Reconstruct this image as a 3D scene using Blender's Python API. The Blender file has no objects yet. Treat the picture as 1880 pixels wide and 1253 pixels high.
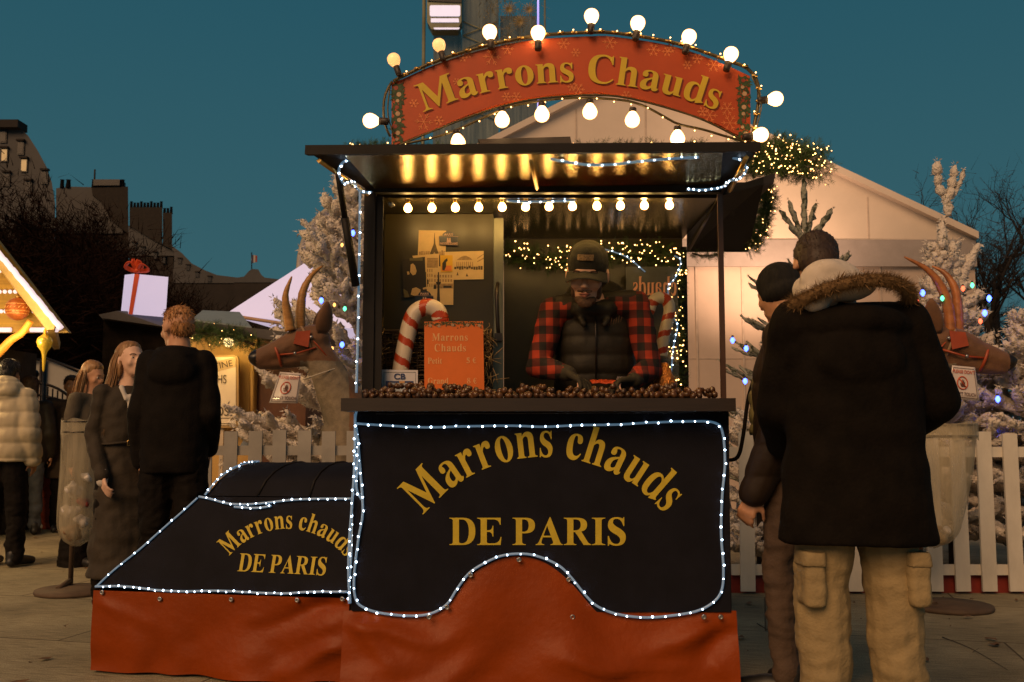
import bpy, bmesh, math, random
from mathutils import Vector, Matrix, noise, geometry, Euler
random.seed(7)
R = math.radians
C = bpy.context.scene.collection
sc = bpy.context.scene
# ------------------------------------------------------------------ camera
PITCH = R(5.1); CAMZ = 1.10; FPX = 1828.0
cam = bpy.data.cameras.new('camera'); camo = bpy.data.objects.new('camera', cam); C.objects.link(camo)
camo.location = (0, 0, CAMZ); camo.rotation_euler = (R(90) + PITCH, 0, 0)
cam.sensor_width = 36; cam.lens = 36 * FPX / 1880; cam.clip_end = 600; cam.clip_start = .05
cam.dof.use_dof = True; cam.dof.focus_distance = 4.25; cam.dof.aperture_fstop = 8.0
sc.camera = camo
# ------------------------------------------------------------------ sky and light
w = bpy.data.worlds.new('World'); sc.world = w; w.use_nodes = True
nt = w.node_tree; nt.nodes.clear()
wo = nt.nodes.new('ShaderNodeOutputWorld'); bg = nt.nodes.new('ShaderNodeBackground')
tc = nt.nodes.new('ShaderNodeTexCoord'); sx = nt.nodes.new('ShaderNodeSeparateXYZ'); cr = nt.nodes.new('ShaderNodeValToRGB')
nt.links.new(tc.outputs['Generated'], sx.inputs[0]); nt.links.new(sx.outputs['Z'], cr.inputs[0])
e = cr.color_ramp.elements
e[0].position = 0.0; e[0].color = (.054, .124, .142, 1)
e[1].position = .75; e[1].color = (.011, .058, .092, 1)
x_ = e.new(.16); x_.color = (.036, .112, .136, 1)
x_ = e.new(.42); x_.color = (.019, .088, .122, 1)
nt.links.new(cr.outputs[0], bg.inputs[0]); bg.inputs[1].default_value = 1.0
nt.links.new(bg.outputs[0], wo.inputs[0])
market_fill = bpy.data.lights.new('market_fill', 'SUN'); market_fill_obj = bpy.data.objects.new('market_fill', market_fill); C.objects.link(market_fill_obj)
market_fill.energy = 2.4; market_fill.angle = R(38); market_fill.color = (1, .57, .27)  # soft warm fill standing in for the market lamps all around
market_fill_obj.rotation_euler = Vector((.40, .74, -.60)).to_track_quat('-Z', 'Y').to_euler()
sc.view_settings.view_transform = 'Standard'; sc.view_settings.look = 'None'
sc.view_settings.exposure = 0; sc.view_settings.gamma = 1
try:
    sc.cycles.use_denoising = True; sc.cycles.use_light_tree = True
    sc.cycles.sample_clamp_indirect = 2.5; sc.cycles.max_bounces = 7; sc.cycles.transparent_max_bounces = 12
except Exception: pass

# ------------------------------------------------------------------ pixel helpers (a pixel of the 1880x1253 photo on a real plane)
def ray(px, py):
    a = (px - 940) / FPX; b = (626.5 - py) / FPX
    return Vector((a, math.cos(PITCH) - b * math.sin(PITCH), math.sin(PITCH) + b * math.cos(PITCH)))
def P(px, py, Y):
    d = ray(px, py); return Vector((0, 0, CAMZ)) + d * (Y / d.y)
def G(px, py, z=0):
    d = ray(px, py); return Vector((0, 0, CAMZ)) + d * ((z - CAMZ) / d.z)
def PL(px, py, o, n):
    d = ray(px, py); c = Vector((0, 0, CAMZ)); return c + d * ((o - c).dot(n) / d.dot(n))

# ------------------------------------------------------------------ objects
def tag(o, label=None, cat=None, group=None, kind=None):
    if label: o['label'] = label
    if cat: o['category'] = cat
    if group: o['group'] = group
    if kind: o['kind'] = kind
    return o
def empty(name, loc, label, cat, group=None, rz=0):
    o = bpy.data.objects.new(name, None); C.objects.link(o); o.location = loc; o.rotation_euler = (0, 0, rz)
    o.empty_display_size = .1
    return tag(o, label, cat, group)
def link(name, me, mats, parent=None, loc=None):
    o = bpy.data.objects.new(name, me); C.objects.link(o)
    if not isinstance(mats, (list, tuple)): mats = [mats]
    for m in mats: me.materials.append(m)
    if parent:
        o.parent = parent
        if parent.parent or parent.type == 'EMPTY' or True:
            bpy_m = world_of(parent); o.matrix_parent_inverse = Matrix.Identity(4)
            if loc is None: o.matrix_basis = bpy_m.inverted()   # verts given in world space
            else: o.location = loc
    elif loc is not None: o.location = loc
    return o
def world_of(o):
    m = Matrix.LocRotScale(o.location, o.rotation_euler.to_quaternion(), o.scale)
    if o.parent: m = world_of(o.parent) @ o.matrix_parent_inverse @ m
    return m
class MB:
    """collects shapes, links them as ONE mesh object (vertices in world space)"""
    def __init__(s): s.bm = bmesh.new(); s.mi = 0
    def _v(s, pts): return [s.bm.verts.new(p) for p in pts]
    def face(s, vs, smooth=False):
        try:
            f = s.bm.faces.new(vs); f.material_index = s.mi; f.smooth = smooth; return f
        except ValueError: return None
    def poly(s, pts): s.face(s._v(pts)); return s
    def hexa(s, a, b):   # two quads
        va, vb = s._v(a), s._v(b); s.face(va[::-1]); s.face(vb)
        for i in range(len(va)):
            j = (i + 1) % len(va); s.face([va[i], va[j], vb[j], vb[i]])
        return s
    def prism(s, pts, off):
        return s.hexa(pts, [Vector(p) + Vector(off) for p in pts])
    def box(s, lo, hi, rot=None, piv=None):
        (x0, y0, z0), (x1, y1, z1) = lo, hi
        a = [Vector(p) for p in ((x0, y0, z0), (x1, y0, z0), (x1, y1, z0), (x0, y1, z0))]
        b = [Vector((p.x, p.y, z1)) for p in a]
        if rot is not None:
            pv = Vector(piv) if piv is not None else (Vector(lo) + Vector(hi)) / 2
            m = Euler(rot).to_matrix(); a = [m @ (p - pv) + pv for p in a]; b = [m @ (p - pv) + pv for p in b]
        return s.hexa(a, b)
    def tube(s, pts, r, n=8, r2=None, closed=False, flat=1.0):
        pts = [Vector(p) for p in pts]; N = len(pts); rings = []
        up = Vector((0, 0, 1))
        d0 = (pts[1] - pts[0]).normalized()
        if abs(d0.z) > .9: up = Vector((0, 1, 0))
        u = d0.cross(up).normalized()
        for i, p in enumerate(pts):
            if closed: d = pts[(i + 1) % N] - pts[i - 1]
            else: d = pts[min(i + 1, N - 1)] - pts[max(i - 1, 0)]
            if d.length < 1e-9: d = d0
            d.normalize(); u = (u - d * u.dot(d))
            if u.length < 1e-6: u = d.orthogonal()
            u.normalize(); v = d.cross(u)
            if isinstance(r, (list, tuple)): rr = r[i]
            else: rr = r if r2 is None else r + (r2 - r) * i / (N - 1)
            rings.append(s._v([p + (u * math.cos(2 * math.pi * k / n) + v * math.sin(2 * math.pi * k / n) * flat) * rr for k in range(n)]))
        for i in range(N if closed else N - 1):
            a, b = rings[i], rings[(i + 1) % N]
            for k in range(n): s.face([a[k], a[(k + 1) % n], b[(k + 1) % n], b[k]], True)
        if not closed: s.face(rings[0][::-1]); s.face(rings[-1])
        return s
    def ball(s, c, r, seg=10, rings=6, rot=None):
        if not isinstance(r, (list, tuple, Vector)): r = (r, r, r)
        m = Matrix.Translation(Vector(c))
        if rot is not None: m = m @ (rot.to_matrix().to_4x4() if not isinstance(rot, Matrix) else rot.to_4x4())
        m = m @ Matrix.Diagonal((r[0], r[1], r[2], 1))
        n0 = len(s.bm.faces)
        ret = bmesh.ops.create_uvsphere(s.bm, u_segments=seg, v_segments=rings, radius=1, matrix=m)
        for v in ret['verts']:
            for f in v.link_faces: f.smooth = True; f.material_index = s.mi
        return s
    def ico(s, c, r, sub=1):
        ret = bmesh.ops.create_icosphere(s.bm, subdivisions=sub, radius=r, matrix=Matrix.Translation(Vector(c)))
        for v in ret['verts']:
            for f in v.link_faces: f.smooth = True; f.material_index = s.mi
        return s
    def lathe(s, base, prof, n=16, axis=None):
        q = (axis or Vector((0, 0, 1))).normalized().to_track_quat('Z', 'Y'); rings = []
        for (r, z) in prof:
            rings.append(s._v([Vector(base) + q @ Vector((r * math.cos(2 * math.pi * k / n), r * math.sin(2 * math.pi * k / n), z)) for k in range(n)]))
        for a, b in zip(rings, rings[1:]):
            for k in range(n): s.face([a[k], a[(k + 1) % n], b[(k + 1) % n], b[k]], True)
        s.face(rings[0][::-1]); s.face(rings[-1]); return s
    def mesh(s, name, bevel=0):
        if bevel:
            es = [e for e in s.bm.edges if len(e.link_faces) == 2 and e.calc_face_angle(0) > .5]
            bmesh.ops.bevel(s.bm, geom=es, offset=bevel, segments=2, profile=.6, affect='EDGES')
        bmesh.ops.recalc_face_normals(s.bm, faces=s.bm.faces)
        me = bpy.data.meshes.new(name); s.bm.to_mesh(me); s.bm.free(); return me
    def build(s, name, mats, parent=None, bevel=0):
        return link(name, s.mesh(name, bevel), mats, parent)
def catmull(pts, n=6, closed=False):
    pts = [Vector(p) for p in pts]; out = []; N = len(pts)
    for i in range(N if closed else N - 1):
        p0 = pts[(i - 1) % N] if closed else pts[max(i - 1, 0)]
        p1 = pts[i]; p2 = pts[(i + 1) % N]; p3 = pts[(i + 2) % N] if closed else pts[min(i + 2, N - 1)]
        for k in range(n):
            t = k / n
            out.append(.5 * ((2 * p1) + (p2 - p0) * t + (2 * p0 - 5 * p1 + 4 * p2 - p3) * t * t + (3 * p1 - p0 - 3 * p2 + p3) * t ** 3))
    if not closed: out.append(pts[-1])
    return out
def resample(pts, step):
    out = [pts[0]]; acc = 0
    for a, b in zip(pts, pts[1:]):
        L = (b - a).length; t = step - acc
        while t <= L:
            out.append(a + (b - a) * (t / L)); t += step
        acc = (acc + L) % step
    return out

# ------------------------------------------------------------------ materials
_m = {}
def M(name, col=(.5, .5, .5), rough=.6, metal=0, var=.18, vs=6, bump=0, bs=60, emit=None, es=0, sample=None, spec=None, alpha=None,
      trans=0, stretch=(1, 1, 1), sheen=0, col2=None, aniso=0, sub=0, coat=0):
    if name in _m: return _m[name]
    m = bpy.data.materials.new(name); m.use_nodes = True; t = m.node_tree
    b = t.nodes['Principled BSDF']; _m[name] = m
    b.inputs['Roughness'].default_value = rough; b.inputs['Metallic'].default_value = metal
    if spec is not None: b.inputs['Specular IOR Level'].default_value = spec
    if alpha is not None: b.inputs['Alpha'].default_value = alpha
    if trans: b.inputs['Transmission Weight'].default_value = trans
    if sheen: b.inputs['Sheen Weight'].default_value = sheen
    if aniso: b.inputs['Anisotropic'].default_value = aniso
    if coat: b.inputs['Coat Weight'].default_value = coat; b.inputs['Coat Roughness'].default_value = .15
    co = t.nodes.new('ShaderNodeTexCoord'); mp = t.nodes.new('ShaderNodeMapping')
    mp.inputs['Scale'].default_value = stretch
    t.links.new(co.outputs['Object'], mp.inputs[0])
    nz = t.nodes.new('ShaderNodeTexNoise'); nz.inputs['Scale'].default_value = vs; nz.inputs['Detail'].default_value = 6
    nz.inputs['Roughness'].default_value = .65
    t.links.new(mp.outputs[0], nz.inputs['Vector'])
    rp = t.nodes.new('ShaderNodeValToRGB'); rp.color_ramp.elements[0].position = .32; rp.color_ramp.elements[1].position = .68
    c2 = col2 if col2 else tuple(min(1, c * (1 + var)) for c in col)
    c1 = col if col2 else tuple(c * (1 - var) for c in col)
    rp.color_ramp.elements[0].color = (*c1, 1); rp.color_ramp.elements[1].color = (*c2, 1)
    t.links.new(nz.outputs[0], rp.inputs[0]); t.links.new(rp.outputs[0], b.inputs['Base Color'])
    if bump:
        n2 = t.nodes.new('ShaderNodeTexNoise'); n2.inputs['Scale'].default_value = bs; n2.inputs['Detail'].default_value = 4
        t.links.new(mp.outputs[0], n2.inputs['Vector'])
        bp = t.nodes.new('ShaderNodeBump'); bp.inputs['Strength'].default_value = min(1, bump); bp.inputs['Distance'].default_value = .01 * max(1, bump)
        t.links.new(n2.outputs[0], bp.inputs['Height']); t.links.new(bp.outputs[0], b.inputs['Normal'])
    if emit:
        b.inputs['Emission Color'].default_value = (*emit, 1); b.inputs['Emission Strength'].default_value = es
    if sample: m.cycles.emission_sampling = sample
    return m
def nodes(m): return m.node_tree, m.node_tree.nodes['Principled BSDF']

# ------------------------------------------------------------------ bold serif lettering, drawn by hand (units: 1000 per em; * = curve control)
GL = {
'M': (944, "15,676 255,676 475,235 690,676 925,676 925,657 850,655* 850,600 850,75 850,20* 925,18 925,0 610,0 610,18 685,20* 685,75 685,520 440,-5 420,-5 175,515 175,110 175,20* 260,18 260,0 15,0 15,18 115,20* 118,110 118,600 118,655* 15,657"),
'C': (722, "650,676 630,676 615,640* 590,640 510,691* 400,691 50,691* 50,340 50,-19* 400,-19 570,-19* 670,100 650,120 560,30* 450,30 220,30* 220,350 220,645* 410,645 560,645* 625,455 650,455"),
'G': (778, "650,676 630,676 615,640* 590,640 510,691* 400,691 50,691* 50,340 50,-19* 410,-19 560,-19* 680,45 680,260 680,320* 740,325 740,345 440,345 440,325 530,320* 530,260 530,60 490,28* 430,28 220,28* 220,350 220,645* 410,645 570,645* 635,455 655,455"),
'D': (722, "15,676 360,676 690,676* 690,340 690,0* 350,0 15,0 15,18 105,20* 105,80 105,596 105,655* 15,657|265,635 330,635 520,635* 520,340 520,40* 340,40 265,40* 265,90"),
'E': (667, "15,676 625,676 625,500 605,500 580,635* 430,635 265,635 265,365 310,365 400,365* 415,480 435,480 435,210 415,210 400,325* 310,325 265,325 265,90 265,40* 330,40 430,40 590,40* 625,200 645,200 625,0 15,0 15,18 105,20* 105,80 105,596 105,655* 15,657"),
'P': (611, "15,676 340,676 600,676* 600,485 600,290* 340,290 265,290 265,80 265,20* 360,18 360,0 15,0 15,18 105,20* 105,80 105,596 105,655* 15,657|265,635 310,635 435,635* 435,485 435,330* 310,330 265,330"),
'A': (722, "370,690 390,690 630,100 660,20* 710,18 710,0 390,0 390,18 480,20* 455,90 415,190 190,190 160,100 135,20* 230,18 230,0 5,0 5,18 65,20* 100,100|305,480 400,230 208,230"),
'R': (722, "15,676 350,676 620,676* 620,505 620,365* 470,335 640,70 680,20* 725,18 725,0 530,0 310,320 265,320 265,80 265,20* 340,18 340,0 15,0 15,18 105,20* 105,80 105,596 105,655* 15,657|265,635 320,635 455,635* 455,500 455,362* 310,362 265,362"),
'I': (389, "20,676 370,676 370,657 275,655* 275,600 275,80 275,20* 370,18 370,0 20,0 20,18 115,20* 115,80 115,600 115,655* 20,657"),
'S': (556, "475,691 455,691 445,660* 425,660 360,691* 280,691 50,691* 50,490 50,360* 230,275 370,205* 370,130 370,25* 260,25 125,25* 75,225 48,225 48,-19 70,-19 80,20* 105,20 180,-19* 275,-19 515,-19* 515,200 515,330* 330,425 180,500* 180,565 180,650* 275,650 400,650* 450,470 475,470"),
'a': (500, "480,40 440,-12* 385,-12 325,-12* 310,55 240,-14* 150,-14 30,-14* 30,105 30,215* 200,275 300,310 300,365 300,437* 225,437 185,437* 165,415 190,385* 190,360 190,295* 120,295 50,295* 50,355 50,473* 235,473 440,473* 440,330 440,110 440,62* 460,62 470,62* 478,72|300,270 175,225* 175,135 175,75* 225,75 270,75* 300,115"),
'r': (444, "20,460 195,460 195,380 240,473* 330,473 430,473* 430,390 430,320* 360,320 295,320* 295,375 250,390* 205,300 205,60 205,20* 270,18 270,0 20,0 20,18 65,20* 65,60 65,400 65,440* 20,442"),
'n': (556, "20,460 195,460 195,395 240,473* 330,473 480,473* 480,330 480,60 480,20* 540,18 540,0 290,0 290,18 340,20* 340,60 340,310 340,390* 285,390 240,390* 205,335 205,60 205,20* 255,18 255,0 20,0 20,18 65,20* 65,60 65,400 65,440* 20,442"),
'h': (556, "15,676 205,676 205,400 250,473* 335,473 485,473* 485,330 485,60 485,20* 540,18 540,0 295,0 295,18 345,20* 345,60 345,310 345,390* 290,390 245,390* 205,335 205,60 205,20* 255,18 255,0 15,0 15,18 65,20* 65,60 65,610 65,655* 15,657"),
'u': (556, "540,14 370,14 362,14 362,75 310,-14* 225,-14 75,-14* 75,130 75,400 75,440* 20,442 20,460 215,460 215,145 215,68* 270,68 320,68* 350,125 350,400 350,440* 300,442 300,460 490,460 490,75 490,34* 540,32"),
'd': (556, "310,676 500,676 500,110 500,60* 545,58 545,40 370,-14 360,-14 360,50 310,-14* 235,-14 30,-14* 30,225 30,473* 235,473 310,473* 360,420 360,600 360,655* 310,657|360,130 320,50* 270,50 180,50* 180,235 180,420* 265,420 325,420* 360,345"),
'c': (444, "420,120 350,-14* 235,-14 30,-14* 30,225 30,473* 250,473 410,473* 410,360 410,295* 345,295 280,295* 280,355 280,437* 240,437 180,437* 180,270 180,70* 290,70 350,70* 400,130"),
'e': (444, "420,120 350,-14* 235,-14 30,-14* 30,225 30,473* 240,473 420,473* 425,240 180,240 185,70* 295,70 350,70* 400,130|180,275 295,275 300,437* 240,437 185,437* "),
's': (389, "330,472 310,472 300,447* 285,447 240,473* 190,473 35,473* 35,335 35,245* 160,190 250,150* 250,95 250,25* 180,25 90,25* 55,160 35,160 35,-12 55,-12 65,15* 80,15 130,-14* 190,-14 360,-14* 360,140 360,235* 225,290 130,330* 130,375 130,437* 195,437 275,437* 312,320 330,320"),
't': (333, "320,100 280,-14* 205,-14 70,-14* 70,110 70,415 15,415 15,435 120,480* 190,600 210,600 210,460 310,460 310,415 210,415 210,110 210,55* 240,55 280,55* 300,105"),
'i': (278, "20,460 205,460 205,60 205,20* 255,18 255,0 20,0 20,18 65,20* 65,60 65,400 65,440* 20,442|135,560 205,560* 205,625 205,690* 135,690 65,690* 65,625 65,560* "),
'5': (500, "95,676 430,676 460,560 170,560 150,490 460,440* 460,210 460,-14* 180,-14 30,-14* 30,60 30,110* 85,110 150,110* 190,40 350,40* 350,180 350,330* 60,340"),
'8': (500, "250,688 440,688* 440,520 440,420* 330,370 475,300* 475,175 475,-14* 250,-14 25,-14* 25,175 25,300* 170,360 60,420* 60,520 60,688* |250,640 160,640* 160,560 160,460* 290,400 350,450* 350,540 350,640* |210,320 150,270* 150,180 150,35* 250,35 360,35* 360,130 360,240* "),
'€': (500, "480,600 400,690* 320,690 130,690* 95,430 20,430 20,370 88,370 88,310 20,310 20,250 95,250 130,-14* 320,-14 400,-14* 480,70 480,150 420,50* 330,50 220,50* 200,250 400,250 400,310 190,310 190,370 420,370 420,430 200,430 220,640* 330,640 420,640* 480,520"),
'o': (500, None),
}
def glyph(ch):
    wd, s = GL[ch]
    if s is None:
        E = lambda cx, cy, rx, ry, n=20: [(cx + rx * math.cos(2 * math.pi * k / n), cy + ry * math.sin(2 * math.pi * k / n)) for k in range(n)]
        return wd, [E(250, 230, 225, 246), E(250, 230, 78, 208)]
    out = []
    for c in s.split('|'):
        pts = []
        for tk in c.split():
            on = not tk.endswith('*'); x, y = tk.rstrip('*').split(','); pts.append((float(x), float(y), on))
        res = []; N = len(pts)
        for i, (x, y, on) in enumerate(pts):
            if on: res.append((x, y))
            else:
                a = pts[i - 1]; b = pts[(i + 1) % N]
                a = (a[0], a[1]) if a[2] else ((a[0] + x) / 2, (a[1] + y) / 2)
                b = (b[0], b[1]) if b[2] else ((b[0] + x) / 2, (b[1] + y) / 2)
                for k in range(1, 7):
                    t = k / 7
                    res.append(((1 - t) ** 2 * a[0] + 2 * t * (1 - t) * x + t * t * b[0], (1 - t) ** 2 * a[1] + 2 * t * (1 - t) * y + t * t * b[1]))
        out.append(res)
    return wd, out
_gt = {}
def gtess(ch):
    if ch not in _gt:
        wd, cs = glyph(ch)
        vs = [[Vector((x, y, 0)) for x, y in c] for c in cs]
        _gt[ch] = (wd, [p for c in cs for p in c], geometry.tessellate_polygon(vs))
    return _gt[ch]
def lettering(text, xf, mapf, k=1.0, track=0):
    """flat letters; xf(adv, x, y) -> 2-D point; mapf(2-D point) -> 3-D point"""
    mb = MB(); adv = 0
    tot = sum((250 if c == ' ' else GL[c][0]) + track for c in text) * k
    for ch in text:
        if ch == ' ': adv += (250 + track) * k; continue
        wd, pts, tris = gtess(ch)
        vs = [mb.bm.verts.new(mapf(xf(adv, wd * k, x * k, y, tot))) for x, y in pts]
        for t in tris: mb.face([vs[i] for i in t])
        adv += (wd + track) * k
    return mb
def line_xf(x0, y0, em):    # px coords, y down
    return lambda adv, wd, x, y, tot: (x0 + (adv + x) * em / 1000, y0 - y * em / 1000)
def arc_xf(cx, cy, rad, em, rot=0):
    def f(adv, wd, x, y, tot):
        a = ((adv + wd / 2) - tot / 2) * em / 1000 / rad + rot
        bx = cx + rad * math.sin(a); by = cy - rad * math.cos(a)
        dx = (x - wd / 2) * em / 1000; dy = y * em / 1000
        return (bx + dx * math.cos(a) + dy * math.sin(a), by + dx * math.sin(a) - dy * math.cos(a))
    return f
def sans(text, size, loc, rot, mat, name, parent, bold=0, align='CENTER', sx=1):
    cu = bpy.data.curves.new(name, 'FONT'); cu.body = text; cu.size = size; cu.align_x = align; cu.offset = bold; cu.extrude = .0004
    o = bpy.data.objects.new(name, cu); C.objects.link(o)
    dg = bpy.context.evaluated_depsgraph_get(); me = bpy.data.meshes.new_from_object(o.evaluated_get(dg))
    bpy.data.objects.remove(o)
    me.transform(Matrix.Translation(Vector(loc)) @ Euler(rot).to_matrix().to_4x4() @ Matrix.Diagonal((sx, 1, 1, 1)))
    me.materials.clear()
    return link(name, me, mat, parent)
# ================================================================== ground
gm = M('paving', (.30, .25, .17), .85, var=.2, vs=2, bump=.5, bs=8)
t, b = nodes(gm)
co = t.nodes.new('ShaderNodeTexCoord'); mp = t.nodes.new('ShaderNodeMapping'); mp.inputs['Rotation'].default_value = (0, 0, R(14))
t.links.new(co.outputs['Object'], mp.inputs[0])
mp2 = t.nodes.new('ShaderNodeMapping'); mp2.inputs['Scale'].default_value = (3.2, 62, 1); t.links.new(mp.outputs[0], mp2.inputs[0])
gr = t.nodes.new('ShaderNodeTexNoise'); gr.inputs['Scale'].default_value = 2.2; gr.inputs['Detail'].default_value = 5; t.links.new(mp2.outputs[0], gr.inputs['Vector'])
br = t.nodes.new('ShaderNodeTexBrick'); br.inputs['Scale'].default_value = 1; br.inputs['Brick Width'].default_value = 2.4; br.inputs['Row Height'].default_value = 1.15
br.inputs['Mortar Size'].default_value = .008; br.inputs['Mortar Smooth'].default_value = .6
br.inputs['Color1'].default_value = (1, 1, 1, 1); br.inputs['Color2'].default_value = (.82, .82, .82, 1); br.inputs['Mortar'].default_value = (.25, .2, .15, 1)
t.links.new(mp.outputs[0], br.inputs['Vector'])
big = t.nodes.new('ShaderNodeTexNoise'); big.inputs['Scale'].default_value = 1.3; big.inputs['Detail'].default_value = 7; t.links.new(mp.outputs[0], big.inputs['Vector'])
r1 = t.nodes.new('ShaderNodeValToRGB'); r1.color_ramp.elements[0].position = .3; r1.color_ramp.elements[1].position = .7
r1.color_ramp.elements[0].color = (.29, .255, .165, 1); r1.color_ramp.elements[1].color = (.60, .53, .36, 1); t.links.new(big.outputs[0], r1.inputs[0])
r2 = t.nodes.new('ShaderNodeValToRGB'); r2.color_ramp.elements[0].position = .36; r2.color_ramp.elements[1].position = .56
r2.color_ramp.elements[0].color = (.58, .56, .53, 1); r2.color_ramp.elements[1].color = (1.1, 1.1, 1.1, 1); t.links.new(gr.outputs[0], r2.inputs[0])
mx = t.nodes.new('ShaderNodeMix'); mx.data_type = 'RGBA'; mx.blend_type = 'MULTIPLY'; mx.inputs[0].default_value = 1
t.links.new(r1.outputs[0], mx.inputs[6]); t.links.new(r2.outputs[0], mx.inputs[7])
mx2 = t.nodes.new('ShaderNodeMix'); mx2.data_type = 'RGBA'; mx2.blend_type = 'MULTIPLY'; mx2.inputs[0].default_value = 1
t.links.new(mx.outputs[2], mx2.inputs[6]); t.links.new(br.outputs[0], mx2.inputs[7]); t.links.new(mx2.outputs[2], b.inputs['Base Color'])
bp = t.nodes.new('ShaderNodeBump'); bp.inputs['Strength'].default_value = .9; bp.inputs['Distance'].default_value = .015
gt = t.nodes.new('ShaderNodeTexNoise'); gt.inputs['Scale'].default_value = 160; gt.inputs['Detail'].default_value = 3; t.links.new(mp.outputs[0], gt.inputs['Vector'])
r3 = t.nodes.new('ShaderNodeValToRGB'); r3.color_ramp.elements[0].position = .38; r3.color_ramp.elements[1].position = .62; r3.color_ramp.elements[0].color = (.62, .60, .56, 1); r3.color_ramp.elements[1].color = (1.12, 1.1, 1.05, 1); t.links.new(gt.outputs[0], r3.inputs[0])
mx3 = t.nodes.new('ShaderNodeMix'); mx3.data_type = 'RGBA'; mx3.blend_type = 'MULTIPLY'; mx3.inputs[0].default_value = 1
t.links.new(mx2.outputs[2], mx3.inputs[6]); t.links.new(r3.outputs[0], mx3.inputs[7]); t.links.new(mx3.outputs[2], b.inputs['Base Color'])
ah = t.nodes.new('ShaderNodeMath'); ah.operation = 'ADD'; t.links.new(gr.outputs[0], ah.inputs[0]); t.links.new(gt.outputs[0], ah.inputs[1]); t.links.new(ah.outputs[0], bp.inputs['Height']); t.links.new(bp.outputs[0], b.inputs['Normal'])
g = MB(); n = 60
for i in range(1):
    g.poly([(-150, -20, 0), (150, -20, 0), (150, 260, 0), (-150, 260, 0)])
tag(g.build('ground', gm), kind='structure')

# ================================================================== the chestnut stall
YF = 4.15
blackp = M('black_paint', (.010, .008, .007), .6, var=.3, bump=.12, bs=200, spec=.25)
navy = M('navy_tarp', (.008, .008, .013), .75, var=.25, bump=.15, bs=260, spec=.15)
brownk = M('dark_brown_wood', (.022, .013, .009), .5, var=.3, vs=20, stretch=(.3, 1, 6))
metal = M('dark_metal', (.06, .05, .045), .35, metal=.8)
brass = M('brass_trim', (.55, .36, .12), .35, metal=.9)
gold = M('gold_paint', (.56, .42, .025), .6, var=.1, vs=30)
orange = M('orange_tarp', (.235, .038, .002), .45, var=.14, vs=3, bump=.25, bs=30, spec=.18)
steel = M('brushed_steel', (.42, .42, .42), .35, metal=.9, var=.1)
grey = M('grey_alu', (.22, .21, .19), .45, metal=.5)
ledtube = M('led_tube', (.25, .32, .38), .2, emit=(.20, .42, .66), es=.24, sample='NONE')
leddot = M('led_dot', (.8, .9, 1), .3, emit=(.62, .80, 1), es=12, sample='NONE')
bulbm = M('bulb_glass', (1, .8, .5), .3, emit=(1, .62, .27), es=17)
bulbw = M('small_bulb_glass', (1, .8, .5), .3, emit=(1, .58, .17), es=90)
bulbd = M('dim_bulb_glass', (1, .8, .5), .3, emit=(1, .42, .13), es=1.15)
socket = M('bulb_socket', (.03, .02, .015), .5)
brsock = M('brass_socket', (.6, .38, .1), .3, metal=.8)
fairy = M('warm_fairy_light', (1, .7, .3), .3, emit=(1, .50, .15), es=9, sample='NONE')

stall = empty('food_stall', (P(1000, 790, YF).x, YF, 0), 'black and orange hot chestnut stall with an arched sign edged in glowing bulbs', 'food stall')
def X(px, Y=YF): return P(px, 790, Y).x
XL, XR = X(650), X(1337)
ZC = 1.175
# trailer body and plinth
m = MB(); m.box((XL, YF, .30), (XR, 5.2, ZC - .002)); m.build('trailer_body', blackp, stall)
# front banner with arched cut-out
o = [(652, 758), (1338, 754), (1342, 1124), (1092, 1124)]
cv = [(1092, 1124), (1066, 1100), (1042, 1065), (1012, 1040), (985, 1027), (953, 1021), (920, 1026), (893, 1038), (862, 1058), (842, 1085), (820, 1112), (806, 1122)]
cv = [(p.x, p.y) for p in catmull([(x, y, 0) for x, y in cv], 4)]
o += cv[1:] + [(646, 1122)]
m = MB(); m.prism([P(x, y, YF - .012) for x, y in o], (0, .008, 0)); m.build('front_banner', navy, stall)
fm = lambda q: P(q[0], q[1], YF - .015)
a_ = lettering('Marrons chauds', arc_xf(1000, 1122, 283, 101, R(-.5)), fm, k=.715)
lettering('DE PARIS', line_xf(824, 1001, 74), fm, k=.955).build('banner_lettering', gold, stall)
a_.build('banner_lettering', gold, stall)
# LED rope lights
def rope(path, name, parent, step=.052, r=.0055, seed=0):
    p = catmull(path, 6); p = resample(p, .012)
    mb = MB(); mb.tube(p, r, 6)
    mb.mi = 1
    for q in resample(p, step)[1:]: mb.ico(q + Vector((random.uniform(-.004, .004), -.003, random.uniform(-.003, .003))), r * random.uniform(.72, 1.0), 1)
    return mb.build(name, [ledtube, leddot], parent)
def ppts(l, Y): return [P(x, y, Y) for x, y in l]
loop = [(654, 778), (700, 781), (780, 785), (860, 783), (940, 782), (1000, 784), (1060, 781), (1130, 780), (1200, 776), (1270, 774), (1310, 776), (1326, 792),
        (1331, 850), (1326, 910), (1324, 980), (1328, 1040), (1326, 1080), (1312, 1104), (1280, 1122), (1230, 1131), (1180, 1134), (1130, 1127), (1096, 1113),
        (1074, 1092), (1050, 1062), (1025, 1038), (985, 1021), (953, 1017), (920, 1021), (890, 1034), (862, 1052), (840, 1080), (820, 1110), (790, 1127), (750, 1131),
        (700, 1126), (668, 1116), (653, 1100), (650, 1060), (658, 990), (666, 940), (662, 870), (656, 800), (652, 770), (657, 745)]
rope(ppts(loop, YF - .022), 'rope_light', stall)
rope(ppts([(661, 352), (660, 450), (658, 560), (656, 650), (654, 725)], YF - .005), 'rope_light', stall, step=.09)
rope(ppts([(652, 760), (651, 850), (646, 930), (641, 1000), (640, 1060), (643, 1108)], YF - .03), 'rope_light', stall)
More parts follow.
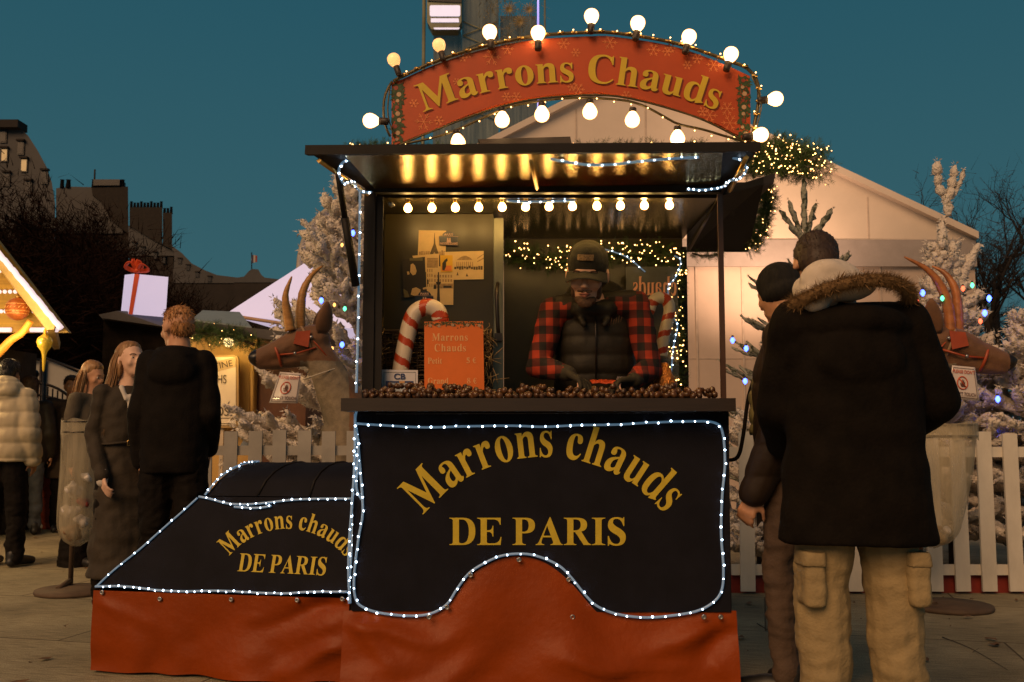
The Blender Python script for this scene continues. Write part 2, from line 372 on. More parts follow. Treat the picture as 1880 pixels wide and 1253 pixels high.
rope([P(670, 925, YF - .004), P(655, 900, YF - .02), P(656, 860, YF - .03), P(658, 815, YF - .028), P(652, 790, YF - .03)], 'rope_light', stall)
# counter shelf
m = MB(); m.box((X(625, 4.0), 4.0, ZC), (X(1352, 4.0), 4.26, ZC + .052)); m.build('counter_shelf', brownk, stall, bevel=.003)
m = MB(); m.tube([P(690, 760, 4.13), P(1330, 757, 4.13)], .004, 6)
for i in range(24): m.ico(P(694 + i * 27.6, 759.5, 4.123), .003)
m.build('shelf_trim', metal, stall)
m = MB(); m.box((XL + .02, 4.262, ZC), (XR - .01, 4.46, ZC + .05)); m.build('worktop', brownk, stall)
# orange skirt
def skirt(name, pl, pr, zt, n=64, seed=0, amp=.045, flare=.10, folds=()):
    mb = MB(); rows = []
    H = 18
    for j in range(H + 1):
        v = j / H; row = []
        for i in range(n + 1):
            u = i / n; a = pl.lerp(pr, u); zz = (zt(u) if callable(zt) else zt)
            zb = .012 + .012 * noise.noise(Vector((u * 6, seed, 0)))
            z = zz + (zb - zz) * v
            f = v ** 1.2
            d = flare * f + amp * f * noise.noise(Vector((u * 4 + seed, v * 1.6, seed))) * 1.4
            d += .012 * f * math.sin(u * 23 + 3 * noise.noise(Vector((u * 3, v * 3, 5 + seed))))
            for (fu, fv, du, dv, A, W) in folds:    # diagonal creases
                L = math.hypot(du, dv); s_ = ((u - fu) * du + (v - fv) * dv) / L; q = (-(u - fu) * dv + (v - fv) * du) / L
                if -.02 < s_ < L: d += A * math.exp(-(q / W) ** 2) * min(1, s_ * 8 + .1) * (1 - s_ / L)
            row.append(mb.bm.verts.new((a.x, a.y - d, z)))
        rows.append(row)
    for j in range(H):
        for i in range(n): mb.face([rows[j][i], rows[j][i + 1], rows[j + 1][i + 1], rows[j + 1][i]], True)
    return mb
arch = lambda u: .365 + .245 * math.exp(-((u - .45) / .17) ** 4)
sk = skirt('skirt', Vector((X(636), YF - .003, 0)), Vector((X(1345), YF - .003, 0)), arch, 90, 2,
           folds=((.02, .05, .3, .5, .05, .05), (.03, .1, .12, .6, .04, .03), (.98, .08, -.25, .5, .05, .05), (.97, .1, -.1, .7, -.04, .04), (.5, .7, .45, -.12, .03, .05), (.1, .9, .3, -.2, .03, .05), (.02, .12, .10, .16, .02, .012), (.10, .30, -.03, .06, .02, .01), (.985, .15, -.10, .22, .02, .012), (.72, .78, .2, -.06, .02, .012), (.05, .75, .08, .2, .02, .012), (.93, .5, .04, .3, .018, .012), (.3, .85, .2, .1, .015, .014)))
sk.build('skirt_tarp', orange, stall)
def grommet(parent, c, n=(0, -1, 0)):
    mb = MB(); mb.lathe(c, [(.003, .001), (.0085, .001), (.011, .004), (.0085, .0075), (.005, .006), (.0045, .002)], 12, Vector(n))
    return mb.build('grommet', steel, parent)
for (x, y) in [(953, 1028), (864, 1056), (821, 1115), (788, 1133), (1044, 1064), (1051, 1133), (1292, 1133), (1323, 1133)]:
    dd = .012 + .02 * max(0, (y - 1100) / 40)
    grommet(stall, P(x, y, YF - dd - .012))
# pillars, posts, inner walls
m = MB(); m.box((X(663, 4.2), 4.2, ZC), (X(684, 4.2), 4.24, 2.12)); m.box((X(684, 4.2), 4.21, ZC), (X(698, 4.2), 4.23, 2.10)); m.build('corner_post', blackp, stall)
inw = M('inner_wall', (.022, .016, .008), .42, var=.2, vs=3)
m = MB(); m.box((X(664, 4.2), 4.242, ZC - .3), (X(664, 4.2) + .02, 5.2, 2.1)); m.build('left_wall', inw, stall)
m = MB(); m.box((X(1324, 4.18), 4.16, ZC), (X(1333, 4.18), 4.18, 2.10)); m.build('thin_pole', M('reddish_pole', (.07, .035, .022), .4), stall)
m = MB(); m.box((X(1264, 5.15) - .03, 5.12, ZC - .3), (X(1264, 5.15), 5.16, 2.05)); m.build('corner_post', blackp, stall)
# cupboard with the pictures on it
cup = M('cupboard_paint', (.034, .026, .007), .34, var=.12, vs=2)
m = MB(); m.box((X(702, 4.55), 4.55, ZC - .3), (X(905, 4.55), 5.14, 2.098)); m.build('cupboard', cup, stall)
m = MB(); m.box((X(905, 4.55) + .001, 4.56, ZC - .3), (X(924, 4.56), 4.585, 2.08)); m.build('door_frame', M('door_metal', (.20, .20, .15), .35, metal=.4), stall)
m = MB(); m.tube(catmull([P(914, 520, 4.54), P(912, 540, 4.5), P(914, 600, 4.5), P(917, 622, 4.53)], 4), .009, 8); m.box(P(908, 628, 4.55), P(922, 612, 4.5)); m.build('door_handle', metal, stall)
# back wall with window
glass = M('rear_window_glass', (.050, .042, .018), .30, var=.3, vs=2, spec=.35)
m = MB(); m.box((X(925, 5.16), 5.16, ZC - .3), (X(1258, 5.16), 5.18, 2.098)); m.build('rear_window', glass, stall)
ceil = M('glossy_ceiling', (.035, .028, .014), .24, metal=.3, var=.2)
m = MB(); m.box((X(664, 4.2), 4.24, 2.10), (XR, 5.2, 2.13)); m.build('ceiling', ceil, stall)
m = MB(); m.box((X(664, 4.2), 4.2, 2.131), (XR, 5.2, 2.17)); m.build('roof', blackp, stall)
m = MB(); m.box((X(684, 4.19), 4.155, 2.105), (X(1330, 4.19), 4.195, 2.135)); m.build('header_beam', blackp, stall)
# raised front flap
Z0 = P(900, 352, 4.16).z; ZA = P(900, 276, 3.75).z
und = M('flap_underside', (.62, .46, .20), .20, metal=1, var=.12, vs=20, stretch=(.4, 14, 1), bump=.35, bs=60)
A = [P(560, 276, 3.75), P(1396, 270, 3.75), P(1342, 340, 4.17), P(672, 347, 4.17)]
m = MB(); m.hexa(A, [p + Vector((0, 0, .02)) for p in A]); m.build('front_flap', blackp, stall)
ins = [A[0].lerp(A[2], .03) + Vector((.09, .02, 0)), A[1].lerp(A[3], .03) + Vector((-.09, .02, 0)), A[2] + Vector((-.05, -.01, 0)), A[3] + Vector((.04, -.01, 0))]
m = MB(); m.hexa([p + Vector((0, 0, -.004)) for p in ins], [p + Vector((0, 0, -.001)) for p in ins]); m.build('flap_lining', und, stall)
m = MB(); m.hexa([A[0] + Vector((0, -.004, -.018)), A[1] + Vector((0, -.004, -.018)), A[1] + Vector((-.01, .016, -.018)), A[0] + Vector((.01, .016, -.018))],
                 [A[0] + Vector((0, -.004, .002)), A[1] + Vector((0, -.004, .002)), A[1] + Vector((0, .016, .002)), A[0] + Vector((0, .016, .002))])
m.build('flap_lip', blackp, stall)
for a, b_ in ((A[0] + Vector((.05, .02, -.035)), A[3] + Vector((.01, -.02, -.03))), (A[1] + Vector((-.05, .02, -.035)), A[2] + Vector((-.01, -.02, -.03)))):
    m = MB(); m.tube([a, b_], .011, 4); m.build('flap_rail', brass, stall)
m = MB(); m.tube([P(975, 296, 3.8), P(986, 347, 4.12)], .008, 4); m.build('flap_stay', brass, stall)
m = MB(); m.tube([P(620, 312, 3.95), P(633, 400, 4.02)], .013, 8); m.tube([P(633, 400, 4.02), P(653, 525, 4.13)], .017, 8); m.build('gas_strut', blackp, stall)
m = MB(); m.tube([P(1330, 346, 4.12), P(1266, 458, 5.1)], .008, 6); m.build('side_stay', metal, stall)
rope(ppts([(1010, 292), (1030, 296), (1080, 303), (1130, 302), (1180, 296), (1230, 292), (1285, 289)], 3.83), 'rope_light', stall)
rope([P(1345, 290, 3.86), P(1362, 296, 3.86), P(1370, 312, 3.88), P(1358, 328, 3.92), P(1340, 332, 3.98), P(1332, 340, 4.05), P(1318, 346, 4.1), P(1290, 349, 4.12), P(1258, 348, 4.12)], 'rope_light', stall, step=.025)
rope([P(648, 293, 3.86), P(630, 298, 3.86), P(622, 316, 3.88), P(632, 338, 3.93), P(648, 334, 4.0), P(662, 352, 4.08), P(684, 353, 4.12)], 'rope_light', stall, step=.03)
rope([P(930, 369, 4.27), P(960, 371, 4.27), P(1010, 370, 4.27), P(1060, 369, 4.27)], 'rope_light', stall, step=.05)
# bulb rail with twelve bulbs
m = MB(); a, b_ = P(712, 356, 4.27), P(1252, 361, 4.30); m.box((a.x, 4.27, a.z - .02), (b_.x, 4.31, a.z + .005)); m.build('bulb_rail', grey, stall)
m = MB(); m.box((a.x, 4.265, a.z - .026), (b_.x, 4.269, a.z - .018)); m.build('rail_edge', brass, stall)
def limb(m, edge, es):          # emission turns amber towards the rim, imitating the warm halo around lit bulbs
    t, b = nodes(m); lw = t.nodes.new('ShaderNodeLayerWeight'); lw.inputs[0].default_value = .45
    r_ = t.nodes.new('ShaderNodeValToRGB'); r_.color_ramp.elements[0].position = .08; r_.color_ramp.elements[1].position = .72
    c0 = b.inputs['Emission Color'].default_value[:]; r_.color_ramp.elements[0].color = c0; r_.color_ramp.elements[1].color = (*[q * es for q in edge], 1)
    t.links.new(lw.outputs['Facing'], r_.inputs[0]); t.links.new(r_.outputs[0], b.inputs['Emission Color'])
limb(bulbm, (1, .36, .07), .10); limb(bulbw, (1, .36, .05), .10)
def bulb(c, ax, r, name, parent, gm_=bulbm, sm_=socket, sl=.03, seg=12):
    ax = ax.normalized(); mb = MB()
    mb.mi = 1; mb.lathe(c - ax * (r * 1.0 + sl), [(r * .42, 0), (r * .48, sl * .2), (r * .48, sl * .95)], 10, ax)
    mb.mi = 0; mb.lathe(c, [(r * .42, -r * 1.15), (r * .55, -r * .95), (r * .8, -r * .6), (r * .97, -r * .2), (r, .1 * r), (r * .9, r * .5), (r * .62, r * .82), (r * .25, r * .98)], seg, ax)
    return mb.build(name, [gm_, sm_], parent)
rail = bpy.data.objects['bulb_rail']
for x in (749, 793, 836, 879, 922, 965, 1008, 1051, 1096, 1139, 1183, 1229):
    bulb(P(x, 383 - (x - 749) * .012, 4.285), Vector((random.uniform(-.1, .1), 0, -1)), .0185, 'light_bulb', rail, bulbw, brsock, .016, 10)
# small lamp clip
m = MB(); m.ball(P(718, 376, 4.25), .012, 8, 5); m.tube([P(712, 372, 4.25), P(724, 378, 4.25)], .006, 6); m.build('lamp_clip', steel, stall)

# ------------------------------------------------------------------ arched sign
YS = 3.95
top = [(719, 152), (738, 146), (800, 119), (882, 93), (980, 74), (1080, 67), (1137, 69), (1242, 87), (1330, 119), (1357, 131), (1377, 140)]
bot = [(719, 269), (760, 252), (801, 236), (890, 200), (979, 179), (1080, 170), (1115, 172), (1194, 187), (1303, 222), (1340, 241), (1378, 260)]
tp = catmull([(x, y, 0) for x, y in top], 5); bt = catmull([(x, y, 0) for x, y in bot], 5)
ol = [(p.x, p.y) for p in tp] + [(p.x, p.y) for p in bt[::-1]]
sgm = M('sign_board_red', (.46, .060, .004), .5, var=.1, vs=5)
m = MB()
va = [m.bm.verts.new(P(p.x, p.y, YS)) for p in tp]; vb = [m.bm.verts.new(P(p.x, p.y, YS)) for p in bt]
va2 = [m.bm.verts.new(v.co + Vector((0, .02, 0))) for v in va]; vb2 = [m.bm.verts.new(v.co + Vector((0, .02, 0))) for v in vb]
for i in range(len(va) - 1):
    m.face([va[i], va[i + 1], vb[i + 1], vb[i]]); m.face([va2[i + 1], va2[i], vb2[i], vb2[i + 1]])
    m.face([va[i], va2[i], va2[i + 1], va[i + 1]]); m.face([vb[i + 1], vb2[i + 1], vb2[i], vb[i]])
m.face([va[0], vb[0], vb2[0], va2[0]]); m.face([va[-1], va2[-1], vb2[-1], vb[-1]])
sign = m.build('sign_board', sgm, stall)
fs = lambda q: P(q[0], q[1], YS - .006)
lettering('Marrons Chauds', arc_xf(1051, 849, 698, 76, R(-.4)), fs, k=1.0).build('sign_lettering', M('sign_gold', (.62, .42, .02), .55, var=.08), sign)
fsh = lambda q: P(q[0] + 2.2, q[1] + 2.4, YS - .003)
lettering('Marrons Chauds', arc_xf(1051, 849, 698, 76, R(-.4)), fsh, k=1.0).build('letter_shadow_print', M('print_dark_red', (.18, .018, .004), .55), sign)
# printed snowflakes
m = MB(); rnd = random.Random(3)
flakes = [(903, 105, 17), (932, 90, 12), (985, 78, 14), (1035, 80, 12), (1057, 97, 9), (1120, 78, 14), (1200, 92, 13), (1225, 95, 10), (1280, 108, 11), (1310, 120, 14), (1262, 120, 9), (778, 224, 17), (806, 222, 10), (760, 190, 9),
          (850, 106, 9), (1062, 164, 12), (1050, 160, 9), (948, 178, 10), (930, 178, 9), (1150, 176, 10), (1303, 212, 15), (1335, 200, 14), (1340, 226, 16), (1290, 205, 10), (1232, 88, 10), (860, 100, 8), (838, 150, 7)]
ink_f = M('snowflake_ink', (.75, .22, .06), .5)
for (x, y, s) in flakes:
    m = MB()
    for k in range(6):
        a = k * math.pi / 3 + rnd.random() * .1
        for (d0, d1, off) in ((0, 1, 0), (.5, .8, .45), (.5, .8, -.45)):
            p0 = (x + s * d0 * math.cos(a), y + s * d0 * math.sin(a)); p1 = (x + s * d1 * math.cos(a + off * .6), y + s * d1 * math.sin(a + off * .6))
            nx, ny = -(p1[1] - p0[1]), p1[0] - p0[0]; L = math.hypot(nx, ny); nx /= L / .55; ny /= L / .55
            m.poly([P(px, py, YS - .0015 - .0001 * k) for px, py in ((p0[0] - nx, p0[1] - ny), (p1[0] - nx, p1[1] - ny), (p1[0] + nx, p1[1] + ny), (p0[0] + nx, p0[1] + ny))])
    m.build('snowflake_print', ink_f, sign)
# printed fir garland at both ends
pg = [M('printed_fir', (.03, .06, .015), .6, var=.5, vs=60), M('printed_baubles', (.45, .28, .16), .5), M('printed_red', (.25, .03, .01), .5)]
for (x0, y0, y1) in ((729, 156, 262), (1367, 142, 252)):
    m = MB(); rnd = random.Random(x0)
    for k in range(170):
        y = rnd.uniform(y0, y1); x = x0 + rnd.uniform(-9, 11) * (1 if x0 < 1000 else -1); a = rnd.uniform(0, 6.3); s = rnd.uniform(5, 9)
        m.mi = 0
        m.poly([P(x + s * math.cos(a), y + s * math.sin(a), YS - .002 - k * 2e-6), P(x + 2.5 * math.cos(a + 1.8), y + 2.5 * math.sin(a + 1.8), YS - .002 - k * 2e-6), P(x + 2.5 * math.cos(a - 1.8), y + 2.5 * math.sin(a - 1.8), YS - .002 - k * 2e-6)])
    for k in range(9):
        m.mi = 1 if k % 3 else 2; y = y0 + (y1 - y0) * (k + .5) / 9; x = x0 + rnd.uniform(-4, 4); r = rnd.uniform(3, 5)
        m.poly([P(x + r * math.cos(q * .7), y + r * math.sin(q * .7), YS - .0032) for q in range(9)])
    m.build('fir_print', pg, sign)
# wire frame around the sign
wire = M('sign_cable', (.10, .075, .03), .35, metal=.3)
fr = [(722, 150), (738, 141), (800, 113), (882, 87), (980, 67), (1080, 60), (1137, 62), (1242, 80), (1340, 113), (1372, 126), (1390, 150), (1393, 185), (1386, 225), (1380, 262)]
m = MB(); m.tube(resample(catmull(ppts(fr, YS - .01), 6), .03), .0075, 8)
m.tube(resample(catmull(ppts([(720, 150), (708, 172), (704, 200), (708, 232), (722, 262)], YS - .01), 6), .03), .0055, 6)
m.tube(resample(catmull(ppts([(745, 264), (800, 252), (840, 238), (880, 220), (930, 198), (990, 186), (1060, 180), (1140, 184), (1180, 194), (1215, 212), (1245, 228), (1290, 238), (1330, 250), (1375, 262)], YS - .015), 6), .03), .005, 6)
m.tube(resample(catmull(ppts([(730, 268), (790, 243), (890, 205), (979, 183), (1080, 175), (1150, 180), (1240, 203), (1303, 226), (1375, 264)], YS - .012), 6), .03), .004, 6)
m.tube(resample(catmull(ppts([(716, 160), (712, 210), (726, 258)], YS - .02), 6), .03), .003, 5)
m.tube(resample(catmull(ppts([(1380, 140), (1398, 190), (1384, 250)], YS - .02), 6), .03), .003, 5)
m.build('sign_cable', wire, sign)
# golden reflective clips and tiny lights on the frame
m = MB(); rnd = random.Random(5)
for q in resample(catmull(ppts(fr, YS - .02), 6), .055)[1:]:
    m.mi = 0; m.tube([q + Vector((-.012, 0, .004)), q + Vector((.012, 0, .004 + rnd.uniform(-.004, .004)))], .005, 5)
    if rnd.random() < .8: m.mi = 1; m.ico(q + Vector((rnd.uniform(-.01, .01), -.006, rnd.uniform(.006, .014))), .0032, 1)
for q in resample(catmull(ppts([(760, 262), (880, 220), (930, 198), (1060, 180), (1180, 194), (1245, 228), (1375, 262)], YS - .022), 6), .07)[1:]:
    m.mi = 1; m.ico(q + Vector((0, 0, rnd.uniform(-.012, .0))), .0032, 1)
m.build('fairy_light_string', [brass, fairy], sign)
for (x, y, dx, dy, k) in [(723, 110, -.35, 1, 1), (806, 83, -.3, 1, 1), (899, 59, -.1, 1, 0), (988, 61, 0, 1, 0), (1086, 30, .05, 1, 0), (1171, 43, .15, 1, 0), (1265, 68, .25, 1, 0), (1342, 100, .3, 1, 0),
                          (1424, 182, 1, .1, 0), (1397, 248, 1, .15, 0), (680, 222, -1, .05, 0), (841, 262, .15, -1, 0), (922, 221, 0, -1, 0), (995, 211, 0, -1, 0), (1083, 206, 0, -1, 0), (1161, 221, -.05, -1, 0), (1244, 255, 0, -1, 0)]:
    bulb(P(x, y, YS - .03), Vector((dx, 0, dy)), .031 if not k else .027, 'light_bulb', sign, bulbd if k else bulbm, socket, .042 if dy > -.5 else .02, 14)
for x in (735, 1368):
    m = MB(); m.box((P(x, 270, YS).x - .012, YS + .021, ZA - .0), (P(x, 270, YS).x + .012, YS + .045, P(x, 180, YS).z)); m.build('sign_bracket', blackp, sign)
# black box on the roof
c = [P(877, 256, 4.0), P(1047, 251, 4.0), P(1052, 275, 4.0), P(892, 276, 4.0)]
m = MB(); m.hexa(c, [p + Vector((0, .2, 0)) for p in c]); m.build('roof_box', brownk, stall)
# side flap
S = [Vector((XR, 4.2, 2.10)), P(1402, 338, 4.2), P(1374, 462, 5.15), P(1262, 462, 5.15)]
m = MB(); m.hexa(S, [p + Vector((0, 0, .03)) for p in S]); m.build('side_flap', blackp, stall)
S2 = [P(1262, 462, 5.14), P(1374, 462, 5.14), P(1385, 335, 5.16), P(1262, 335, 5.16)]
m = MB(); m.prism(S2, (0, .02, 0)); m.build('rear_flap', blackp, stall)
m = MB(); m.prism([P(1384, 330, 4.25), P(1424, 318, 4.25), P(1420, 338, 4.25), P(1388, 342, 4.25)], (0, .3, 0)); m.build('flap_end_cap', brownk, stall)

# ================================================================== covered box to the left
BA, BB = Vector((P(173, 1082, 4.65).x, 4.65, 0)), Vector((P(642, 1092, 4.42).x, 4.42, 0))
bn = (BB - BA).cross(Vector((0, 0, 1))).normalized()       # towards camera
boxo = empty('equipment_box', (BA + BB) / 2 + Vector((.1, .4, 0)), 'low covered box in navy and orange tarp joined to the left of the chestnut stall', 'covered box')
zb = P(173, 1082, 4.65).z
top_n = (bn + Vector((0, 0, .22))).normalized()              # front sheet leans back
def FP(px, py, off=0): return PL(px, py, BA + Vector((0, 0, zb)) + top_n * off, top_n)
f4 = [FP(173, 1079), FP(646, 1091), FP(652, 915), FP(365, 912)]
back = [p + Vector((-bn.x, -bn.y, 0)) * .75 for p in f4]; back[2].z = f4[2].z; back[3].z = f4[3].z
m = MB(); m.hexa(f4, back); m.build('navy_cover', navy, boxo)
fb = lambda q: FP(q[0], q[1], .004)
a_ = lettering('Marrons chauds', arc_xf(527, 1107, 136, 50.5, R(.5)), fb, k=.69)
def ital(adv, wd, x, y, tot): return (435 + (adv + x) * .049 * .78 + y * .049 * .16, 1049 - y * .0485 + (adv + x) * .0018)
lettering('DE PARIS', ital, fb, k=.92).build('cover_lettering', gold, boxo); a_.build('cover_lettering', gold, boxo)
# rolled top
m = MB(); n = 9; L_, R_ = f4[3], f4[2]
prof = []
for k in range(n + 1):
    a = math.pi * k / n; prof.append((.33 - .33 * math.cos(a), .145 * math.sin(a) ** .7))
seams = []
for s_ in range(41):
    u = s_ / 40; c0 = L_.lerp(R_, u) + Vector((.035 * (1 - u), 0, .004)); ring = []
    for (d, h) in prof:
        q = c0 + Vector((-bn.x, -bn.y, 0)) * (d * .9) + Vector((.14 * h / .145 * (1 - u) * .7, 0, h * (1 + .015 * noise.noise(Vector((u * 9, d, 0))))))
        ring.append(m.bm.verts.new(q))
    seams.append(ring)
for a, b_ in zip(seams, seams[1:]):
    for k in range(n): m.face([a[k], a[k + 1], b_[k + 1], b_[k]], True)
m.face([v for v in seams[0]]); m.face([v for v in seams[-1]][::-1])
sc_ = [[v.co.copy() for v in seams[i]] for i in (14, 28)]; sc0 = [v.co.copy() for v in seams[0]]
m.build('rolled_top', navy, boxo)
for s_ in sc_:
    m = MB(); m.tube([p + Vector((0, -.002, .001)) for p in s_], .006, 6); m.build('seam_welt', blackp, boxo)
rope([p + Vector((-.004, -.01, .004)) for p in sc0[:6]], 'rope_light', boxo, step=.03)
rope([FP(x, y, .01) for x, y in [(365, 912), (385, 916), (420, 925), (460, 926), (500, 922), (540, 918), (590, 916), (648, 916)]], 'rope_light', boxo, step=.042)
rope([FP(x, y, .01) for x, y in [(430, 931), (470, 933), (500, 929)]], 'rope_light', boxo, step=.042)
rope([FP(x, y, .008) for x, y in [(178, 1076), (210, 1046), (255, 1010), (300, 970), (340, 935), (364, 913)]], 'rope_light', boxo, step=.075, r=.0045)
rope([FP(x, y, .012) for x, y in [(175, 1077), (230, 1077), (290, 1084), (340, 1086), (400, 1085), (460, 1088), (520, 1090), (570, 1087), (640, 1087)]], 'rope_light', boxo, step=.038)
rope([FP(x, y, .012) for x, y in [(652, 800), (650, 915), (646, 1000), (642, 1060), (641, 1110)]], 'rope_light', boxo, step=.045)
m = MB(); m.box((BA.x + .1, 4.75, .02), (BB.x - .05, 5.3, zb - .01)); m.build('inner_frame', blackp, boxo)
sk = skirt('skirt', BA + bn * .006, BB + bn * .006, lambda u: zb - .004, 60, 9, amp=.03, flare=.02, folds=((.97, .0, -.35, .5, -.05, .06), (1, .5, -.3, .5, .04, .05), (.0, .1, .4, .5, .012, .04), (.02, .1, .12, .3, .012, .014), (.6, .3, .25, -.12, .012, .02), (.99, .25, -.25, .35, .02, .016), (.8, .9, .15, -.2, .015, .014)))
sk.build('skirt_tarp', orange, boxo)
nl = Vector((-.25, -1, 0))
m = MB(); m.poly([BA + Vector((0, 0, .01)), BA + Vector((0, 0, zb - .003)), back[0] + Vector((0, 0, -.003)), Vector((back[0].x, back[0].y, .01))]); m.build('end_tarp', orange, boxo)
for (x, y) in [(188, 1088), (294, 1100), (425, 1101), (546, 1102), (629, 1100)]:
    grommet(boxo, PL(x, y, BA + bn * .012, bn), bn)
rope([G(560, 1213, .01), G(590, 1222, .01), G(628, 1232, .01)], 'rope_light', boxo, step=.03)
# ================================================================== setting behind the stall
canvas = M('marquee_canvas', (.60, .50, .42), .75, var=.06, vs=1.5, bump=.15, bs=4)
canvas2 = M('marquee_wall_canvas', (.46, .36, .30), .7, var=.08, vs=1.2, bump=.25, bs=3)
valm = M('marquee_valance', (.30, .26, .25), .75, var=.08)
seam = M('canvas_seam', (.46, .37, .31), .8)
YT = 14.0
mar = empty('marquee', (P(1190, 800, YT).x, YT, 0), 'large pale gabled marquee tent behind the chestnut stall', 'tent')
ap, le, re = P(1153, 141, YT), P(560, 474, YT), P(1790, 440, YT); le.z = re.z = P(1500, 441, YT).z
def slab(pts, dy): return MB().prism(pts, (0, dy, 0))
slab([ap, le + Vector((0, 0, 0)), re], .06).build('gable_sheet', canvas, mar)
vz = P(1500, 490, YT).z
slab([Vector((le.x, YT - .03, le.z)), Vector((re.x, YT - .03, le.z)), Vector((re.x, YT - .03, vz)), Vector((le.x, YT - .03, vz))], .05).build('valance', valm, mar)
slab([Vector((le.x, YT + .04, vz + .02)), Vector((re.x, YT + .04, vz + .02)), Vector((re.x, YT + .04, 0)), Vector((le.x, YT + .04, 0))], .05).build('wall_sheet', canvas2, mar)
for a, b_ in ((ap, re), (le, ap)):
    off = Vector((0, -.12, .0)); u = Vector((0, 0, .10))
    m = MB(); m.hexa([a + off, b_ + off, b_ + off + u, a + off + u], [p + Vector((0, 14, 0)) for p in (a + off, b_ + off, b_ + off + u, a + off + u)]); m.build('roof_sheet', canvas, mar)
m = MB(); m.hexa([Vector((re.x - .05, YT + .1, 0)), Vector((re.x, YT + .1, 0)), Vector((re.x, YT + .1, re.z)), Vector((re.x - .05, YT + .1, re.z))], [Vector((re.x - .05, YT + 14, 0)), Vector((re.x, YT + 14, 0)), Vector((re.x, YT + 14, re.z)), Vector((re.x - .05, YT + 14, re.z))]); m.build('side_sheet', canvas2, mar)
for x in (1280, 1365, 1450, 1535, 1620, 1705):
    a = P(x, 600, YT).x; m = MB(); m.box((a - .012, YT + .02, 0), (a + .012, YT + .038, vz)); m.build('wall_seam', seam, mar)
for z in (2.1,):
    m = MB(); m.box((le.x, YT + .032, z), (re.x, YT + .0385, z + .012)); m.build('wall_fold', seam, mar)
for x in (1060, 1190, 1340, 1600):
    a = P(x, 600, YT).x; top_ = ap.z - abs(a - ap.x) * (ap.z - re.z) / (re.x - ap.x) - .12
    m = MB(); m.box((a - .01, YT - .008, re.z + .02), (a + .01, YT - .002, top_)); m.build('gable_seam', seam, mar)
# rounded pale tent behind the left tree
YD = 13.2
dm = empty('rounded_tent', (P(650, 700, YD).x, YD, 0), 'pale tent with a rounded shoulder rising behind the white tree left of the stall', 'tent')
pr = catmull([P(548, 620, YD), P(548, 520, YD), P(553, 460, YD), P(572, 415, YD), P(605, 384, YD), P(650, 366, YD), P(720, 356, YD), P(800, 352, YD)], 5)
pr += [Vector((pr[-1].x, YD, 0)), Vector((pr[0].x, YD, 0))]
m = MB(); m.prism(pr, (0, .7, 0)); m.build('tent_cover', canvas, dm, bevel=.05)
m = MB(); m.tube([p + Vector((0, -.02, .0)) for p in pr[:-2]], .035, 8); m.build('edge_tube', M('tent_edge', (.35, .30, .22), .6), dm)
# lit pavilion roof
YP = 11.4
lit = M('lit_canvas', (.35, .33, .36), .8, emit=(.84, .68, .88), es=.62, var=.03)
pv = empty('lit_pavilion', (P(540, 800, YP).x, YP, 0), 'white pavilion with a sloping roof glowing from inside behind the antelope figure', 'tent')
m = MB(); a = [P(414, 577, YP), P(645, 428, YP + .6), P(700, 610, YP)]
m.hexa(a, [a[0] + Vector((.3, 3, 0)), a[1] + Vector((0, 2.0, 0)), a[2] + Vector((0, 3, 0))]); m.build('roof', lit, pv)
m = MB(); m.tube([P(412, 578, YP - .03), P(600, 607, YP - .03)], .022, 6); m.build('eave_pole', M('pole_wood', (.4, .25, .17), .6), pv)
for x in (440, 690):
    m = MB(); q = P(x, 700, YP + .3); m.tube([(q.x, q.y, 0), (q.x, q.y, 2.3)], .04, 8); m.build('leg', metal, pv)

# ---------------------------------------------------------------- kiosk with menu board
YK = 9.6
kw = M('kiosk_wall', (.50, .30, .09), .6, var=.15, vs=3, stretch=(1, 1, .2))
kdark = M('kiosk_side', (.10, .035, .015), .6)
kteal = M('kiosk_roof_blue', (.22, .27, .29), .6, var=.1)
kroof = M('kiosk_fascia', (.06, .055, .055), .6)
ko = empty('kiosk', (P(440, 800, YK).x, YK + .8, 0), 'yellow lit wooden kiosk with a blue-grey roof and a fir garland along its eave', 'kiosk')
xl, xm, xr = P(330, 700, YK).x, P(470, 700, YK).x, P(560, 700, YK).x; zt = P(400, 612, YK).z
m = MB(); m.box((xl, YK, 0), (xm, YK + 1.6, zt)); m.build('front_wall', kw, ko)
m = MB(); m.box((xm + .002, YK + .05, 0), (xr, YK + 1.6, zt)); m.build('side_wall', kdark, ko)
m = MB(); m.tube([P(463, 640, YK - .02), P(463, 800, YK - .02)], .03, 4); m.build('corner_trim', kw, ko)
m = MB(); m.hexa([P(330, 598, YK - .35), P(600, 640, YK - .35), P(600, 618, YK - .35), P(352, 590, YK - .35)], [P(330, 598, YK - .35) + Vector((0, 2.1, 0)), P(600, 640, YK - .35) + Vector((0, 2.1, 0)), P(600, 618, YK - .35) + Vector((0, 2.1, 0)), P(352, 590, YK - .35) + Vector((0, 2.1, 0))]); m.build('fascia', kroof, ko)
m = MB(); m.hexa([P(352, 590, YK - .3), P(462, 604, YK - .3), P(440, 576, YK + .4), P(372, 573, YK + .4)], [P(352, 586, YK - .3), P(462, 601, YK - .3), P(440, 573, YK + .45), P(372, 570, YK + .45)]); m.build('roof', kteal, ko)
lp = bpy.data.lights.new('assumed_eave_light', 'POINT'); lp.energy = 9; lp.color = (1, .62, .18); lp.shadow_soft_size = .08  # assumed lamp under the eave, added for the golden light on the wall
lo = bpy.data.objects.new('assumed_eave_light', lp); C.objects.link(lo); lo.parent = ko; lo.location = P(420, 632, YK - .35) - ko.location
m = MB(); m.ball(P(420, 628, YK - .33), .05, 10, 6); m.build('assumed_eave_lamp', M('assumed_lamp_glass', (1, .8, .5), .4, emit=(1, .7, .3), es=3), ko)
